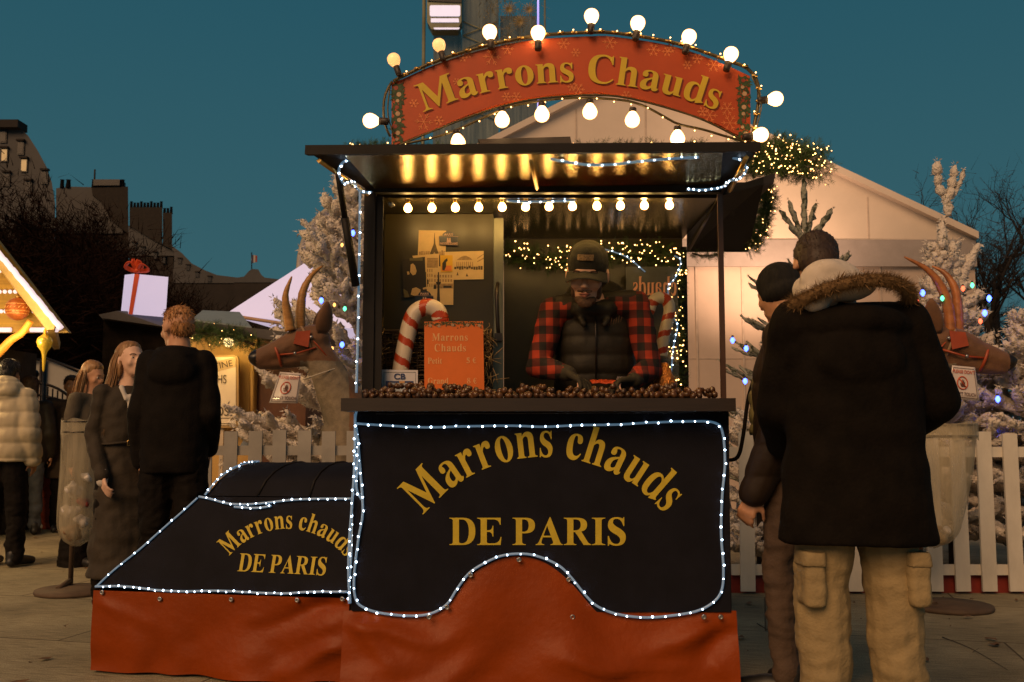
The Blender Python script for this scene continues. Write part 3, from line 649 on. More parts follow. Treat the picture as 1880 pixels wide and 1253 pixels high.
# menu board
bo = empty('menu_board', (P(415, 800, YK - .2).x, YK - .2, 0), 'cream menu board with rounded corners on a post in front of the yellow kiosk', 'menu board')
def rrect(x0, y0, x1, y1, r, Y, n=5):
    out = []
    for cx, cy, a0 in ((x1 - r, y0 + r, -90), (x1 - r, y1 - r, 0), (x0 + r, y1 - r, 90), (x0 + r, y0 + r, 180)):
        for k in range(n + 1):
            a = R(a0 + 90 * k / n); out.append(P(cx + r * math.cos(a), cy + r * math.sin(a), Y))
    return out
m = MB(); m.prism(rrect(356, 652, 438, 786, 9, YK - .2), (0, .03, 0)); m.build('frame', M('board_frame', (.35, .22, .08), .5), bo)
m = MB(); m.prism(rrect(360, 656, 433, 781, 6, YK - .206), (0, .005, 0)); bp_ = m.build('panel', M('board_paper', (.74, .62, .46), .7, var=.12, vs=3), bo)
ink = M('ink_dark', (.06, .04, .02), .6)
m = MB(); m.prism([P(360, 672, YK - .209), P(432, 656, YK - .209), P(433, 674, YK - .209), P(360, 692, YK - .209)], (0, .002, 0)); m.build('banner_strip', M('board_banner', (.55, .40, .22), .7), bo)
q = P(428, 672, YK - .212); sans('TARTINE', .085, q, (R(90), R(-12), 0), ink, 'board_lettering', bo, align='RIGHT')
q = P(416, 704, YK - .212); sans('OHS', .115, q, (R(90), 0, 0), ink, 'board_lettering', bo, sx=.7, align='RIGHT')
q = P(420, 764, YK - .212); sans('ROS', .13, q, (R(90), 0, 0), ink, 'board_lettering', bo, sx=.8, align='RIGHT')
m = MB(); m.tube(rrect(365, 768, 429, 778, 3, YK - .21), .003, 4, closed=True); m.build('board_ornament', ink, bo)
m = MB(); m.box((P(403, 800, YK - .17).x, YK - .17, 0), (P(410, 800, YK - .17).x, YK - .13, P(403, 786, YK).z)); m.build('post', M('board_post', (.5, .4, .3), .6), bo)
m = MB(); m.hexa([P(433, 832, 8.6), P(446, 832, 8.6), P(478, 762, 8.6), P(476, 759, 8.6)], [p + Vector((0, .03, 0)) for p in (P(433, 832, 8.6), P(452, 832, 8.6), P(480, 800, 8.6), P(478, 760, 8.6))])
tag(m.build('leaning_board', M('blue_grey_board', (.20, .23, .27), .6)), 'blue-grey board leaning behind the picket fence beside the menu board', 'board')

# ---------------------------------------------------------------- fir garlands
needle = M('fir_needles', (.035, .075, .012), .65, var=.5, vs=30)
twig = M('fir_twig', (.05, .03, .015), .8)
def fir_mass(path, name, rad, label=None, cat=None, group=None, dens=900, parent=None, nl=.05, lights=0, seed=0, spray=.6, mat=None, lr=.0035):
    rnd = random.Random(seed); p = resample(catmull(path, 6), .02); m = MB()
    m.mi = 1; m.tube(p, rad * .12, 5); m.mi = 0
    L = .02 * len(p); n = int(dens * L)
    for k in range(n):
        c = p[rnd.randrange(len(p))]; d = Vector((rnd.gauss(0, 1), rnd.gauss(0, 1), rnd.gauss(0, 1))).normalized()
        tip = c + d * rad * rnd.uniform(.35, 1.0) ; tw = (tip - c)
        # a sprig: a short twig with needles down both sides
        ax = (d + Vector((rnd.gauss(0, .5), rnd.gauss(0, .5), rnd.gauss(0, .5)))).normalized(); s = ax.orthogonal().normalized(); s.rotate(Matrix.Rotation(rnd.uniform(0, 6.28), 3, ax))
        base = tip - ax * nl * .5
        for j in range(5):
            q = base + ax * nl * j / 5
            for sg in (-1, 1):
                e = q + (s * sg * .45 + ax * .7 + Vector((0, 0, rnd.uniform(-.2, .2)))) * nl * .5; wv = ax * nl * .045
                m.poly([q - wv, e, q + wv])
    o = m.build(name, [mat or needle, twig], parent)
    if label: tag(o, label, cat, group)
    if lights:
        m = MB()
        for k in range(int(lights)):
            c = p[rnd.randrange(len(p))]; d = Vector((rnd.gauss(0, 1), -abs(rnd.gauss(0, 1)) - .2, rnd.gauss(0, 1))).normalized()
            m.ico(c + d * rad * rnd.uniform(.7, 1.02), lr * rnd.uniform(.6, 1.25), 1)
        lo_ = m.build('fairy_lights', [fairy], o)
    return o
fir_mass([P(1372, 285, 4.25), P(1400, 292, 4.35), P(1432, 288, 4.42), P(1465, 296, 4.5), P(1500, 304, 4.55)], 'garland', .108, 'bushy lit fir garland sticking out from the top right corner of the stall', 'garland', dens=4200, lights=170, seed=1)
fir_mass([P(1408, 345, 4.5), P(1404, 380, 4.7), P(1396, 420, 4.9), P(1378, 455, 5.1)], 'garland', .055, 'thin lit fir garland hanging down the edge of the side flap', 'garland', dens=1500, lights=45, seed=2, lr=.003)
fir_mass([P(640, 275, 4.3), P(680, 272, 4.3), P(715, 274, 4.3)], 'garland', .03, 'small tuft of lit fir garland on the left end of the stall roof', 'garland', dens=900, lights=9, seed=3)
fir_mass([P(925, 462, 5.1), P(990, 475, 5.08), P(1060, 472, 5.08), P(1130, 462, 5.08), P(1200, 465, 5.08), P(1245, 480, 5.08)], 'garland', .075, 'dense lit fir garland across the top of the rear window behind the vendor', 'garland', dens=900, lights=150, seed=4)
fir_mass([P(1240, 490, 5.08), P(1236, 560, 5.06), P(1238, 630, 5.06), P(1236, 715, 5.06)], 'garland', .065, 'lit fir garland hanging down the right side of the rear window', 'garland', dens=1000, lights=95, seed=5)
fir_mass([P(352, 612, YK - .4), P(420, 618, YK - .4), P(470, 634, YK - .4)], 'garland', .12, 'green fir garland along the eave of the yellow kiosk', 'garland', dens=1000, lights=12, seed=6, nl=.09)
fir_mass([P(730, 272, 4.3), P(900, 274, 4.3), P(1080, 270, 4.3), P(1300, 266, 4.3)], 'garland', .022, 'thin sparse fir garland lying along the stall roof below the arched sign', 'garland', dens=260, lights=10, seed=12)
fir_mass([P(1270, 465, 5.1), P(1290, 470, 5.1), P(1320, 468, 5.1)], 'garland', .03, 'short fir sprig under the rear edge of the side flap', 'garland', dens=500, seed=13)
rope([P(1238, 470, 5.0), P(1250, 480, 5.0), P(1240, 510, 5.0), P(1226, 530, 5.0), P(1236, 580, 5.0), P(1244, 600, 5.0), P(1236, 640, 5.0), P(1232, 690, 5.0)], 'rope_light', stall, step=.03, r=.004)
rope([P(1110, 458, 5.0), P(1150, 472, 5.0), P(1185, 500, 5.0)], 'rope_light', stall, step=.04, r=.004)

# ---------------------------------------------------------------- picket fences
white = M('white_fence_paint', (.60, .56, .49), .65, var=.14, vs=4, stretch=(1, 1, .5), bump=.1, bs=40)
def fence(label, x0, x1, Y, zt, name='picket_fence', pitch=.18, wd=.098, phase=0, Y2=None, white=white):
    a = P(x0, 900, Y).x; b_ = P(x1, 900, Y2 or Y).x; n = int((b_ - a) / pitch)
    f = empty(name, ((a + b_) / 2, Y, 0), label, 'fence')
    yy = lambda x: Y + ((Y2 or Y) - Y) * (x - a) / (b_ - a)
    for z in (.16, .95 if zt > 1.02 else .9):
        m = MB(); m.hexa([(a, Y + .022, z - .035), (a, Y + .044, z - .035), (a, Y + .044, z + .035), (a, Y + .022, z + .035)], [(b_, yy(b_) + .022, z - .035), (b_, yy(b_) + .044, z - .035), (b_, yy(b_) + .044, z + .035), (b_, yy(b_) + .022, z + .035)])
        m.build('rail', white, f)
    rnd = random.Random(int(x0))
    for i in range(n + 1):
        x = a + phase + i * pitch; m = MB(); h = zt + rnd.uniform(-.012, .012); rt = rnd.uniform(-.008, .008)
        m.box((x - wd / 2, yy(x), .02), (x + wd / 2, yy(x) + .02, h), rot=(0, rt, 0)); m.build('picket', white, f, bevel=.004)
    return f
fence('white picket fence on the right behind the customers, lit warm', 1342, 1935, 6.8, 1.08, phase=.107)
fence('white picket fence in dimmer light between the stall and the dark-hooded man', 352, 690, 7.3, 1.10, phase=.09, white=M('dim_white_fence_paint', (.34, .32, .29), .7, var=.16, vs=4, bump=.1, bs=40))  # white paint greyed in its colour for the weaker light here
m = MB(); m.box((P(1340, 1090, 6.9).x, 6.87, .0), (P(1990, 1090, 6.9).x, 6.95, .13)); tag(m.build('low_red_border', M('red_border', (.20, .02, .012), .6, var=.3)), 'low dark red border along the ground behind the right picket fence', 'border')

# ---------------------------------------------------------------- flocked fir trees
def flockmat(name, c, green, th):
    m = M(name, c, .85, var=.12, vs=9, bump=2.5, bs=45)
    t, b = nodes(m); n = t.nodes.new('ShaderNodeTexNoise'); n.inputs['Scale'].default_value = 19; n.inputs['Detail'].default_value = 4
    co = t.nodes.new('ShaderNodeTexCoord'); t.links.new(co.outputs['Object'], n.inputs['Vector'])
    r = t.nodes.new('ShaderNodeValToRGB'); r.color_ramp.elements[0].position = th; r.color_ramp.elements[1].position = th + .07; t.links.new(n.outputs[0], r.inputs[0])
    mx = t.nodes.new('ShaderNodeMix'); mx.data_type = 'RGBA'; mx.inputs[7].default_value = (*green, 1)
    src = b.inputs['Base Color'].links[0].from_socket; t.links.new(src, mx.inputs[6]); t.links.new(r.outputs[0], mx.inputs[0]); t.links.new(mx.outputs[2], b.inputs['Base Color'])
    return m
flk = flockmat('flocked_needles', (.68, .61, .54), (.15, .14, .09), .62)
flk2 = flockmat('thin_flocked_needles', (.30, .30, .24), (.07, .08, .05), .52)
bark = M('bark', (.06, .04, .028), .9, var=.3, vs=12, bump=.6, bs=30)
def finger(m, rnd, a, d, L, r, fluff):
    n = max(4, int(L / .035)); pts = []; rr = []
    for k in range(n + 1):
        u = k / n; pts.append(a + d * L * u + Vector((0, 0, .10 * L * u * u)) + Vector((rnd.gauss(0, .004), rnd.gauss(0, .004), rnd.gauss(0, .004))))
        rr.append(r * (.55 + .45 * min(1, u * 3)) * (1 if u < .85 else .75 if u < .97 else .35) * rnd.uniform(.82, 1.18))
    i0 = len(m.bm.verts); m.tube(pts, rr, 7)
    m.bm.verts.ensure_lookup_table()
    for v in m.bm.verts[i0:]: v.co += Vector((rnd.gauss(0, 1), rnd.gauss(0, 1), rnd.gauss(0, 1))) * r * fluff
    # short needle tufts standing off the finger
    for q in pts[1:]:
        for k in range(5):
            e = (d * .7 + Vector((rnd.gauss(0, 1), rnd.gauss(0, 1), rnd.gauss(0, 1)))).normalized(); s = e.orthogonal().normalized() * r * .22
            m.poly([q + e * r * .6 - s, q + e * r * 1.55, q + e * r * .6 + s])
def flocked(name, label, base, H, rad, seed, mat, r=.032, whorl=.17, up=(.15, 1.1), fl=.13, leader=.35, z0=.12, group=None, lead_r=1, topf=None, dens=1.0, pw=.75, ztop=None, qs=.13):
    rnd = random.Random(seed); t = empty(name, base, label, 'tree', group); B = Vector(base)
    m = MB(); m.tube([B, B + Vector((0, 0, H * .6)), B + Vector((0, 0, H - leader))], .05, 8, r2=.015); m.build('trunk', bark, t)
    m = MB(); z = z0 * H
    while z < (ztop or H - leader * .6):
        u = z / H; L = rad * (1 - u) ** pw + .12; n = int(rnd.choice((5, 6, 7)) * dens); a0 = rnd.uniform(0, 6.28)
        for k in range(n):
            a = a0 + 6.283 * k / n + rnd.uniform(-.25, .25); el = up[0] + (up[1] - up[0]) * u ** 1.5 + rnd.uniform(-.12, .12)
            d = Vector((math.cos(a) * math.cos(el), math.sin(a) * math.cos(el), math.sin(el))); l = L * rnd.uniform(.75, 1.1)
            c = B + Vector((0, 0, z + rnd.uniform(-.05, .05)))
            finger(m, rnd, c, d, l, r * .9, fl)
            side = d.cross(Vector((0, 0, 1))).normalized()
            q = .22
            while q < .88:
                for sg in (-1, 1):
                    if rnd.random() < .14: continue
                    dd = (d * .75 + side * sg * rnd.uniform(.55, .85) + Vector((0, 0, rnd.uniform(-.05, .35)))).normalized()
                    finger(m, rnd, c + d * l * q, dd, (1 - q) * l * .55 + .07, r * rnd.uniform(.75, 1.05), fl)
                q += max(qs, .10 / l)
        z += whorl * (1 - .35 * u) * rnd.uniform(.85, 1.15)
    tip = B + Vector((0, 0, H - leader))
    finger(m, rnd, tip, Vector((0, 0, 1)), leader, r * lead_r, fl)
    if topf:
        for (dx, dz, l, off) in topf: finger(m, rnd, tip + Vector((0, 0, off)), Vector((dx, rnd.uniform(-.2, .2), dz)).normalized(), l, r * lead_r, fl)
    m.build('crown', mat, t)
    return t
cb = {'blue': M('blue_tree_light', (.1, .2, 1), .3, emit=(.05, .10, 1), es=9), 'green': M('green_tree_light', (.1, .6, .3), .3, emit=(.1, .8, .35), es=3), 'red': M('red_tree_light', (1, .2, .1), .3, emit=(1, .12, .05), es=3), 'amber': M('amber_tree_light', (1, .5, .1), .3, emit=(1, .42, .1), es=3)}
def tlights(t, lst, Y):
    for (x, y, c) in lst:
        m = MB(); rr = {'blue': .020, 'green': .016, 'red': .016, 'amber': .013}[c]
        q = P(x, y, Y); m.lathe(q, [(.002, -rr * 1.4), (rr * .7, -rr * .8), (rr, 0), (rr * .6, rr * .9), (.002, rr * 1.3)], 8); m.mi = 1; m.lathe(q + Vector((0, 0, rr * 1.2)), [(rr * .5, 0), (rr * .5, rr * .8)], 6); m.build('tree_light', [cb[c], socket], t)
tr = flocked('flocked_fir_tree', 'white flocked fir tree with coloured lights behind the left antelope figure', (P(665, 1000, 9.2).x, 9.2, 0), 3.6, 1.5, 4, flk, r=.043, whorl=.25, up=(.2, 1.0), leader=.3, qs=.2)
tlights(tr, [(590, 552, 'blue'), (628, 633, 'blue'), (648, 428, 'blue'), (633, 567, 'green'), (594, 624, 'green'), (614, 560, 'amber'), (590, 613, 'red'), (628, 450, 'amber'), (610, 640, 'amber')], 8.15)
tr = flocked('flocked_fir_tree', 'thinly flocked grey-green fir tree with a bare star-like top behind the fur-hooded customer', (P(1493, 1000, 8.9).x, 8.9, 0), 3.33, 1.0, 11, flk2, r=.016, whorl=.3, up=(.15, .9), leader=.55, fl=.25, lead_r=1.6, dens=.75, ztop=2.45, qs=.17,
             topf=[(-.75, .8, .36, 0), (-.45, 1, .38, 0), (.3, 1, .33, .02), (.8, .85, .38, 0)])
tlights(tr, [(1345, 625, 'blue'), (1370, 640, 'blue'), (1368, 700, 'blue')], 8.2)
tr = flocked('flocked_fir_tree', 'thickly flocked fir tree with blue lights behind the right antelope figure', (P(1752, 1000, 8.1).x, 8.1, 0), 2.78, 1.35, 23, flk, r=.041, whorl=.22, up=(.1, 1.15), leader=.34, fl=.14, pw=1.5, qs=.18,
             topf=[(-.55, .7, .2, -.05), (.55, .9, .5, -.3), (.0, 1, .2, .1)])
# candelabra top
rnd = random.Random(2); m = MB(); T0 = Vector((P(1740, 500, 8.1).x, 8.1, P(1740, 395, 8.1).z))
for pl, r_ in (([(1740, 398), (1741, 378), (1736, 364), (1724, 345), (1721, 318), (1722, 288)], .036), ([(1742, 366), (1757, 352), (1765, 330), (1771, 300)], .022), ([(1742, 368), (1747, 340), (1752, 318), (1753, 294)], .034)):
    pp = resample(catmull(ppts(pl, 8.1), 5), .03)
    for a, b_ in zip(pp[::3], pp[3::3]): finger(m, rnd, a, (b_ - a).normalized(), (b_ - a).length * 1.15, r_, .13)
m.build('candelabra_top', flk, tr)
tlights(tr, [(1694, 538, 'blue'), (1730, 548, 'green'), (1768, 530, 'red'), (1816, 548, 'blue'), (1808, 575, 'blue'), (1800, 590, 'red'), (1684, 554, 'red'), (1785, 524, 'green'), (1823, 785, 'blue'), (1832, 733, 'blue')], 7.35)
tr = flocked('flocked_fir_tree', 'small flocked fir tree at the far right edge behind the picket fence', (P(1915, 1000, 7.6).x, 7.6, 0), 1.9, .95, 31, flk, r=.034, whorl=.20, up=(.1, .9), leader=.2)
tr = flocked('flocked_fir_tree', 'low flocked fir tree standing between the stall and the customers behind the fence', (P(1400, 1000, 7.7).x, 7.7, 0), 1.25, .62, 37, flk, r=.030, whorl=.20, up=(.1, .9), leader=.2)
sn = flocked('flocked_fir_tree', 'low flocked branches behind the left picket fence below the antelope figure', (P(510, 1000, 8.5).x, 8.5, 0), .85, .30, 41, flk, r=.030, whorl=.2, up=(.1, .9), leader=.12)

# ---------------------------------------------------------------- bare trees
barkd = M('bare_bark', (.014, .009, .007), .9, var=.3)
def bare(name, label, base, H, seed, spread=.5, depth=6, r0=.14, group=None, twigs=0, n0=1, mat=None, lean=0, cw=None):
    rnd = random.Random(seed); t = empty(name, base, label, 'tree', group); B = Vector(base); m = MB(); tips = []
    def grow(p, d, L, r, k):
        pts = [p]; n = 3
        for i in range(n):
            d = (d + Vector((rnd.gauss(0, .12), rnd.gauss(0, .12), rnd.gauss(0, .06) + .03))).normalized(); p = p + d * L / n; pts.append(p)
        m.tube(pts, r, 5 if k < 3 else 3, r2=r * .62); tips.append((p, d))
        if k >= depth: return
        for i in range(3 if k < 4 else 2 + (rnd.random() < .5)):
            s = Vector((rnd.gauss(0, 1), rnd.gauss(0, 1), rnd.gauss(0, .6))).normalized(); j = rnd.randrange(1, 4)
            grow(pts[j], (d + s * spread * rnd.uniform(.8, 1.5)).normalized(), L * rnd.uniform(.62, .82), r * .55, k + 1)
    m.tube([B, B + Vector((0, 0, H * .3))], r0, 8, r2=r0 * .8); m.build('trunk', mat or barkd, t); m = MB()
    grow(B + Vector((0, 0, H * .3)), Vector((lean, 0, 1)), H * .24, r0 * .75, 0)
    for k in range(3): grow(B + Vector((0, 0, H * .27)), Vector((math.cos(k * 2.1), math.sin(k * 2.1), 1.1)).normalized(), H * .22, r0 * .6, 0)
    tips = [q for q in tips if q[0].z > H * .35]
    for k in range(twigs):
        p, d = tips[rnd.randrange(len(tips))]; p = p + Vector((rnd.gauss(0, .25), rnd.gauss(0, .25), rnd.gauss(0, .25)))
        e = (d + Vector((rnd.gauss(0, .8), rnd.gauss(0, .8), rnd.gauss(0, .6)))).normalized(); s = e.orthogonal().normalized() * .012; L = rnd.uniform(.25, .6)
        m.poly([p - s, p + e * L, p + s])
    m.build('crown', mat or barkd, t); return t
bare('bare_tree', 'dark leafless tree behind the marquee, left of the two at the right edge', (P(1700, 1000, 27).x, 27, 0), 8.3, 5, depth=6, group=None, r0=.16)
bare('bare_tree', 'dark leafless tree at the far right edge of the photo', (P(1850, 1000, 24).x, 24, 0), 8.6, 8, depth=6, r0=.18, twigs=1500)
bare('bare_tree', 'dark leafless tree between the marquee corner and the right edge', (P(1795, 1000, 30).x, 30, 0), 7.2, 15, depth=6, r0=.15, twigs=1500)
tm = M('tree_row_bark', (.013, .006, .0035), .95, var=.4, spec=.05)  # near-black bark colour stands in for the missing light this far back
for i, (x, Y, H) in enumerate([(10, 26, 8.2), (70, 29, 8.8), (130, 32, 8.6), (185, 36, 8.9), (240, 40, 8.4), (290, 45, 8.6), (340, 50, 8.2), (385, 56, 8.4), (425, 62, 8.2), (30, 20, 5.6), (160, 25, 6.0), (100, 22, 5.5), (230, 30, 6.3), (300, 36, 6.6)]):
    bare('bare_tree', ['', ''][0] or 'dark leafless tree before the buildings, %s' % (['leftmost, below the domed roof', 'second tall one', 'below the first chimney block', 'under the blue-grey roof', 'below the second chimney block', 'behind the gift box', 'right of the gift box', 'above the kiosk roof', 'last of the row, below the distant flag', 'lower one at the left edge', 'lower one left of the gift box', 'lower one above the white screens', 'lower one under the gift box', 'lower one above the blond man'][i]),
         (P(x, 800, Y).x, Y, 0), H * (.97 if i < 9 else 1), 50 + i, depth=5, r0=.22, twigs=7000, mat=tm, group='row of bare trees on the left')
# ================================================================== buildings on the left
bwall = M('stone_wall', (.017, .012, .010), .9, var=.25, vs=.8)  # walls, roofs and chimneys darkened in colour, as no market light reaches them
zinc = M('zinc_roof', (.030, .029, .033), .6, var=.25, vs=.5)
bdark = M('dark_window', (.015, .013, .015), .3)
wlit = M('lit_window', (.4, .3, .15), .5, emit=(1, .6, .25), es=.28)
chim = M('chimney_brick', (.017, .012, .009), .9, var=.3)
def silh(o, name, pts, Y, d, mat):
    m = MB(); m.prism([P(x, y, Y) for x, y in pts] , ((max(p[0] for p in pts) - 952) / FPX * d, d, 0)); return m.build(name, mat, o)
def windows(o, lst, Y, w, h, lit=()):
    for i, (x, y) in enumerate(lst):
        q = P(x, y, Y - .06); m = MB(); m.box((q.x - w / 2, q.y, q.z - h / 2), (q.x + w / 2, q.y + .05, q.z + h / 2)); f = m.build('window', bdark, o)
        m = MB(); m.box((q.x - w * .38, q.y - .02, q.z - h * .42), (q.x + w * .38, q.y - .001, q.z + h * .42)); m.build('pane', wlit if i in lit else bdark, f)
        m = MB(); m.box((q.x - w * .6, q.y - .12, q.z + h / 2), (q.x + w * .6, q.y + .1, q.z + h / 2 + .08)); m.build('hood', bwall, f)
def gy(Y): return 790 + 1.1 * FPX / Y
o = empty('domed_building', (P(20, 800, 44).x, 46, 0), 'old stone building with a rounded grey roof at the left edge', 'building')
silh(o, 'wall', [(-160, 420), (100, 420), (100, gy(44)), (-160, gy(44))], 44.1, 9, bwall)
silh(o, 'roof', [(-160, 225), (8, 228), (36, 234), (52, 250), (70, 278), (86, 308), (95, 335), (101, 372), (101, 419), (-160, 419)], 44, 9, zinc)
m = MB(); q = P(12, 232, 43.8); m.box((q.x - .5, 43.6, q.z - .1), (q.x + .6, 44.5, q.z + .25)); m.build('cornice', bwall, o)
windows(o, [(8, 285), (44, 304), (82, 326), (38, 272), (6, 250), (12, 330), (52, 345)], 44, .30, .62, (0, 1))
o = empty('chimney_block_building', (P(170, 800, 56).x, 58, 0), 'old town house with a broad chimney wall right of the domed roof', 'building')
silh(o, 'wall', [(101, 400), (236, 430), (236, gy(56)), (101, gy(56))], 56.1, 6, bwall)
silh(o, 'roof', [(103, 346), (130, 343), (172, 344), (200, 366), (222, 410), (226, 429), (103, 429)], 56, 6, zinc)
silh(o, 'chimney', [(168, 345), (235, 343), (236, 430), (205, 405), (185, 370), (170, 358)], 55.8, 1.5, chim)
m = MB()
for x in (114, 125, 126, 172, 180, 190, 205, 225): q = P(x, 342, 56); m.lathe(q, [(.13, -.1), (.1, .35), (.14, .36)], 8)
q = P(173, 343, 56); m.tube([q, q + Vector((0, 0, 1.0))], .05, 5); m.build('chimney_pots', chim, o)
m = MB(); q = P(190, 336, 55.9); m.box((q.x - .5, 55.7, q.z - .2), (q.x + 1.0, 56.6, q.z + .15)); m.build('roof_hatch', bdark, o)
o = empty('narrow_chimney_building', (P(275, 800, 72).x, 74, 0), 'town house with a row of chimney pots, second chimney block from the left', 'building')
silh(o, 'wall', [(238, 440), (318, 470), (318, gy(72)), (238, gy(72))], 72.1, 6, bwall)
silh(o, 'chimney', [(238, 381), (298, 381), (298, 450), (280, 440), (238, 415)], 71.8, 1.5, chim)
silh(o, 'chimney', [(299, 391), (316, 391), (316, 458), (299, 450)], 71.7, 1.5, chim)
silh(o, 'roof', [(236, 415), (280, 436), (320, 462), (320, 470), (236, 470)], 72, 6, zinc)
m = MB()
for k in range(13): q = P(241 + k * 6.1, 381 if k < 10 else 391, 72); m.lathe(q, [(.12, -.1), (.09, .32 + .1 * (k % 3 == 0)), (.13, .33 + .1 * (k % 3 == 0))], 6)
m.build('chimney_pots', chim, o)
windows(o, [(246, 452), (262, 460), (285, 470), (300, 478)], 72, .3, .5)
o = empty('sloping_roof_building', (P(350, 800, 90).x, 93, 0), 'long dark town house stepping down behind the bare trees', 'building')
silh(o, 'wall', [(316, 490), (430, 515), (430, gy(90)), (316, gy(90))], 90.1, 6, bwall)
silh(o, 'roof', [(316, 452), (334, 465), (352, 484), (375, 496), (400, 506), (430, 512), (430, 520), (316, 520)], 90, 6, zinc)
windows(o, [(330, 480), (345, 492), (362, 505), (385, 513)], 90, .35, .5)
o = empty('distant_palace', (P(460, 800, 125).x, 130, 0), 'distant low palace roofline with a pavilion under the flag', 'building')
silh(o, 'wall', [(380, 512), (520, 518), (520, gy(125)), (380, gy(125))], 125.1, 10, bwall)
silh(o, 'roof', [(380, 503), (436, 510), (448, 508), (457, 498), (463, 494), (474, 495), (480, 505), (486, 510), (520, 514), (520, 519), (380, 519)], 125, 10, zinc)
fo = empty('flag', P(463, 492, 126), 'small blue white and red striped flag on a pole on the distant roof', 'flag')
m = MB(); m.tube([P(462, 498, 126), P(462, 464, 126)], .07, 6); m.build('flagpole', metal, fo)
for k, (nm, c) in enumerate((('blue', (.03, .03, .09)), ('white', (.35, .32, .30)), ('red', (.22, .03, .02)))):
    x0 = 462 + k * 3.4; m = MB(); m.prism([P(x0, 468 + k * .6, 126), P(x0 + 3.4, 468.6 + k * .6, 126), P(x0 + 3.2, 484 - k, 126), P(x0 - .2, 483 - k, 126)], (0, .05, 0)); m.build('flag_stripe', M(nm + '_stripe', c, .7), fo)

# ================================================================== chalet at the left edge
YC = 9.2
wood = M('lit_chalet_wood', (.36, .21, .020), .5, var=.25, vs=4, stretch=(.3, 1, 8))
eave = M('chalet_eave', (.60, .42, .15), .6, var=.2, vs=5)
tubeL = M('white_light_band', (.5, .45, .5), .4, emit=(1, .78, .80), es=.85)
ch = empty('market_chalet', (P(-120, 800, YC).x, YC + 1.2, 0), 'golden wooden market chalet with a light-edged gable at the left edge', 'chalet')
gp = [(-400, 0), (-400, 612), (130, 612), (0, 440), (-125, 275)]
tri = [P(-380, 612, YC), P(126, 611, YC), P(-127, 283, YC)]
m = MB(); m.prism(tri, (0, .06, 0)); m.build('gable_wall', wood, ch)
ev = [P(-127, 262, YC), P(133, 598, YC), P(131, 612, YC), P(119, 613, YC), P(-127, 292, YC)]
ev2 = [P(-127, 262, YC), P(-387, 598, YC), P(-384, 613, YC), P(-370, 613, YC), P(-127, 292, YC)]
for e_ in (ev, ev2):
    m = MB(); m.prism([p + Vector((0, -.35, 0)) for p in e_], (-.43 * 2.2, 2.2, 0)); m.build('roof', eave, ch)
pp = resample([P(-127, 315, YC - .37), P(116, 608, YC - .37)], .03); rnd = random.Random(1)
m = MB(); m.tube([p + Vector((0, 0, rnd.uniform(-.006, .006))) for p in pp], .026, 8); m.build('light_band', tubeL, ch)
m = MB(); m.tube([P(-360, 606, YC - .04), P(20, 606, YC - .04)], .022, 8); m.tube([P(56, 606, YC - .04), P(106, 606, YC - .04)], .022, 8); m.build('light_band', tubeL, ch)
for (y, xs) in ((498, [-20 + 9.5 * k for k in range(4)]), (536, [-20 + 9.6 * k for k in range(7)]), (572, [-18, -8, 2, 10, 62, 73])):
    m = MB()
    for x in xs: m.ball(P(x, y, YC - .03), .019, 8, 5)
    m.build('light_row', tubeL, ch)
m = MB(); m.box((P(-380, 612, YC).x, YC + .3, 0), (P(-120, 612, YC).x, YC + 2, P(0, 620, YC).z)); m.build('cabin', M('dark_cabin', (.03, .022, .016), .8, var=.5, vs=6), ch)
ball = empty('christmas_bauble', P(32, 548, YC - .2), 'round copper bauble with a zigzag pattern hanging on the chalet gable', 'bauble')
cop = M('copper_bauble', (.42, .12, .03), .4, metal=.3, var=.3, vs=14)
m = MB(); m.ball(P(32, 568, YC - .14), .105, 20, 14); m.build('shell', cop, ball)
m = MB()
for z in (-.045, -.02, .045): m.lathe(P(32, 568, YC - .14) + Vector((0, 0, z)), [(math.sqrt(.105 ** 2 - z * z) + .001, -.003), (math.sqrt(.105 ** 2 - z * z) + .004, 0), (math.sqrt(.105 ** 2 - z * z) + .001, .003)], 20)
for k in range(18):
    a = k / 18 * 6.283; c = P(32, 568, YC - .14); s = lambda a, z: c + Vector((.1065 * math.cos(a) * .98, .1065 * math.sin(a) * .98, z)); m.tube([s(a, .005), s(a + .2, .028)], .003, 4)
m.build('band', M('bauble_band', (.65, .35, .12), .4), ball)
m = MB(); m.lathe(P(32, 568, YC - .14) + Vector((0, 0, .10)), [(.022, 0), (.022, .02), (.006, .022), (.006, .05)], 10); m.build('cap', brass, ball)
fin = empty('finial_ornament', P(82, 612, YC - .3), 'yellow glass drop ornament with a long spike under the chalet roof corner', 'ornament')
m = MB(); c = P(82, 628, YC - .3)
m.lathe(c, [(.002, -.27), (.01, -.25), (.018, -.12), (.028, -.085), (.055, -.05), (.07, 0), (.058, .035), (.025, .06), (.012, .075), (.016, .10), (.004, .12), (.004, .2)], 18); m.build('glass_drop', M('yellow_glass', (.55, .38, .05), .15, metal=.5, emit=(.7, .4, .03), es=.12), fin)
m = MB(); m.tube(catmull([P(-60, 690, YC - .25), P(-10, 655, YC - .25), P(20, 625, YC - .25), P(40, 612, YC - .25), P(56, 590, YC - .25)], 5), .045, 8, r2=.03)
m.build('curved_brace', M('orange_brace', (.70, .30, .04), .5, emit=(1, .35, .03), es=.12), ch)
for (x, y, Y, e_) in ((30, 622, YC - .5, 9), (-140, 640, YC - 1.2, 60)):  # assumed lights added at the chalet for its golden glow, no lamps modelled
    lp = bpy.data.lights.new('assumed_chalet_light', 'POINT'); lp.energy = e_; lp.color = (1, .66, .28); lp.shadow_soft_size = .12
    lo = bpy.data.objects.new('assumed_chalet_light', lp); C.objects.link(lo); lo.parent = ch; lo.location = P(x, y, Y) - ch.location

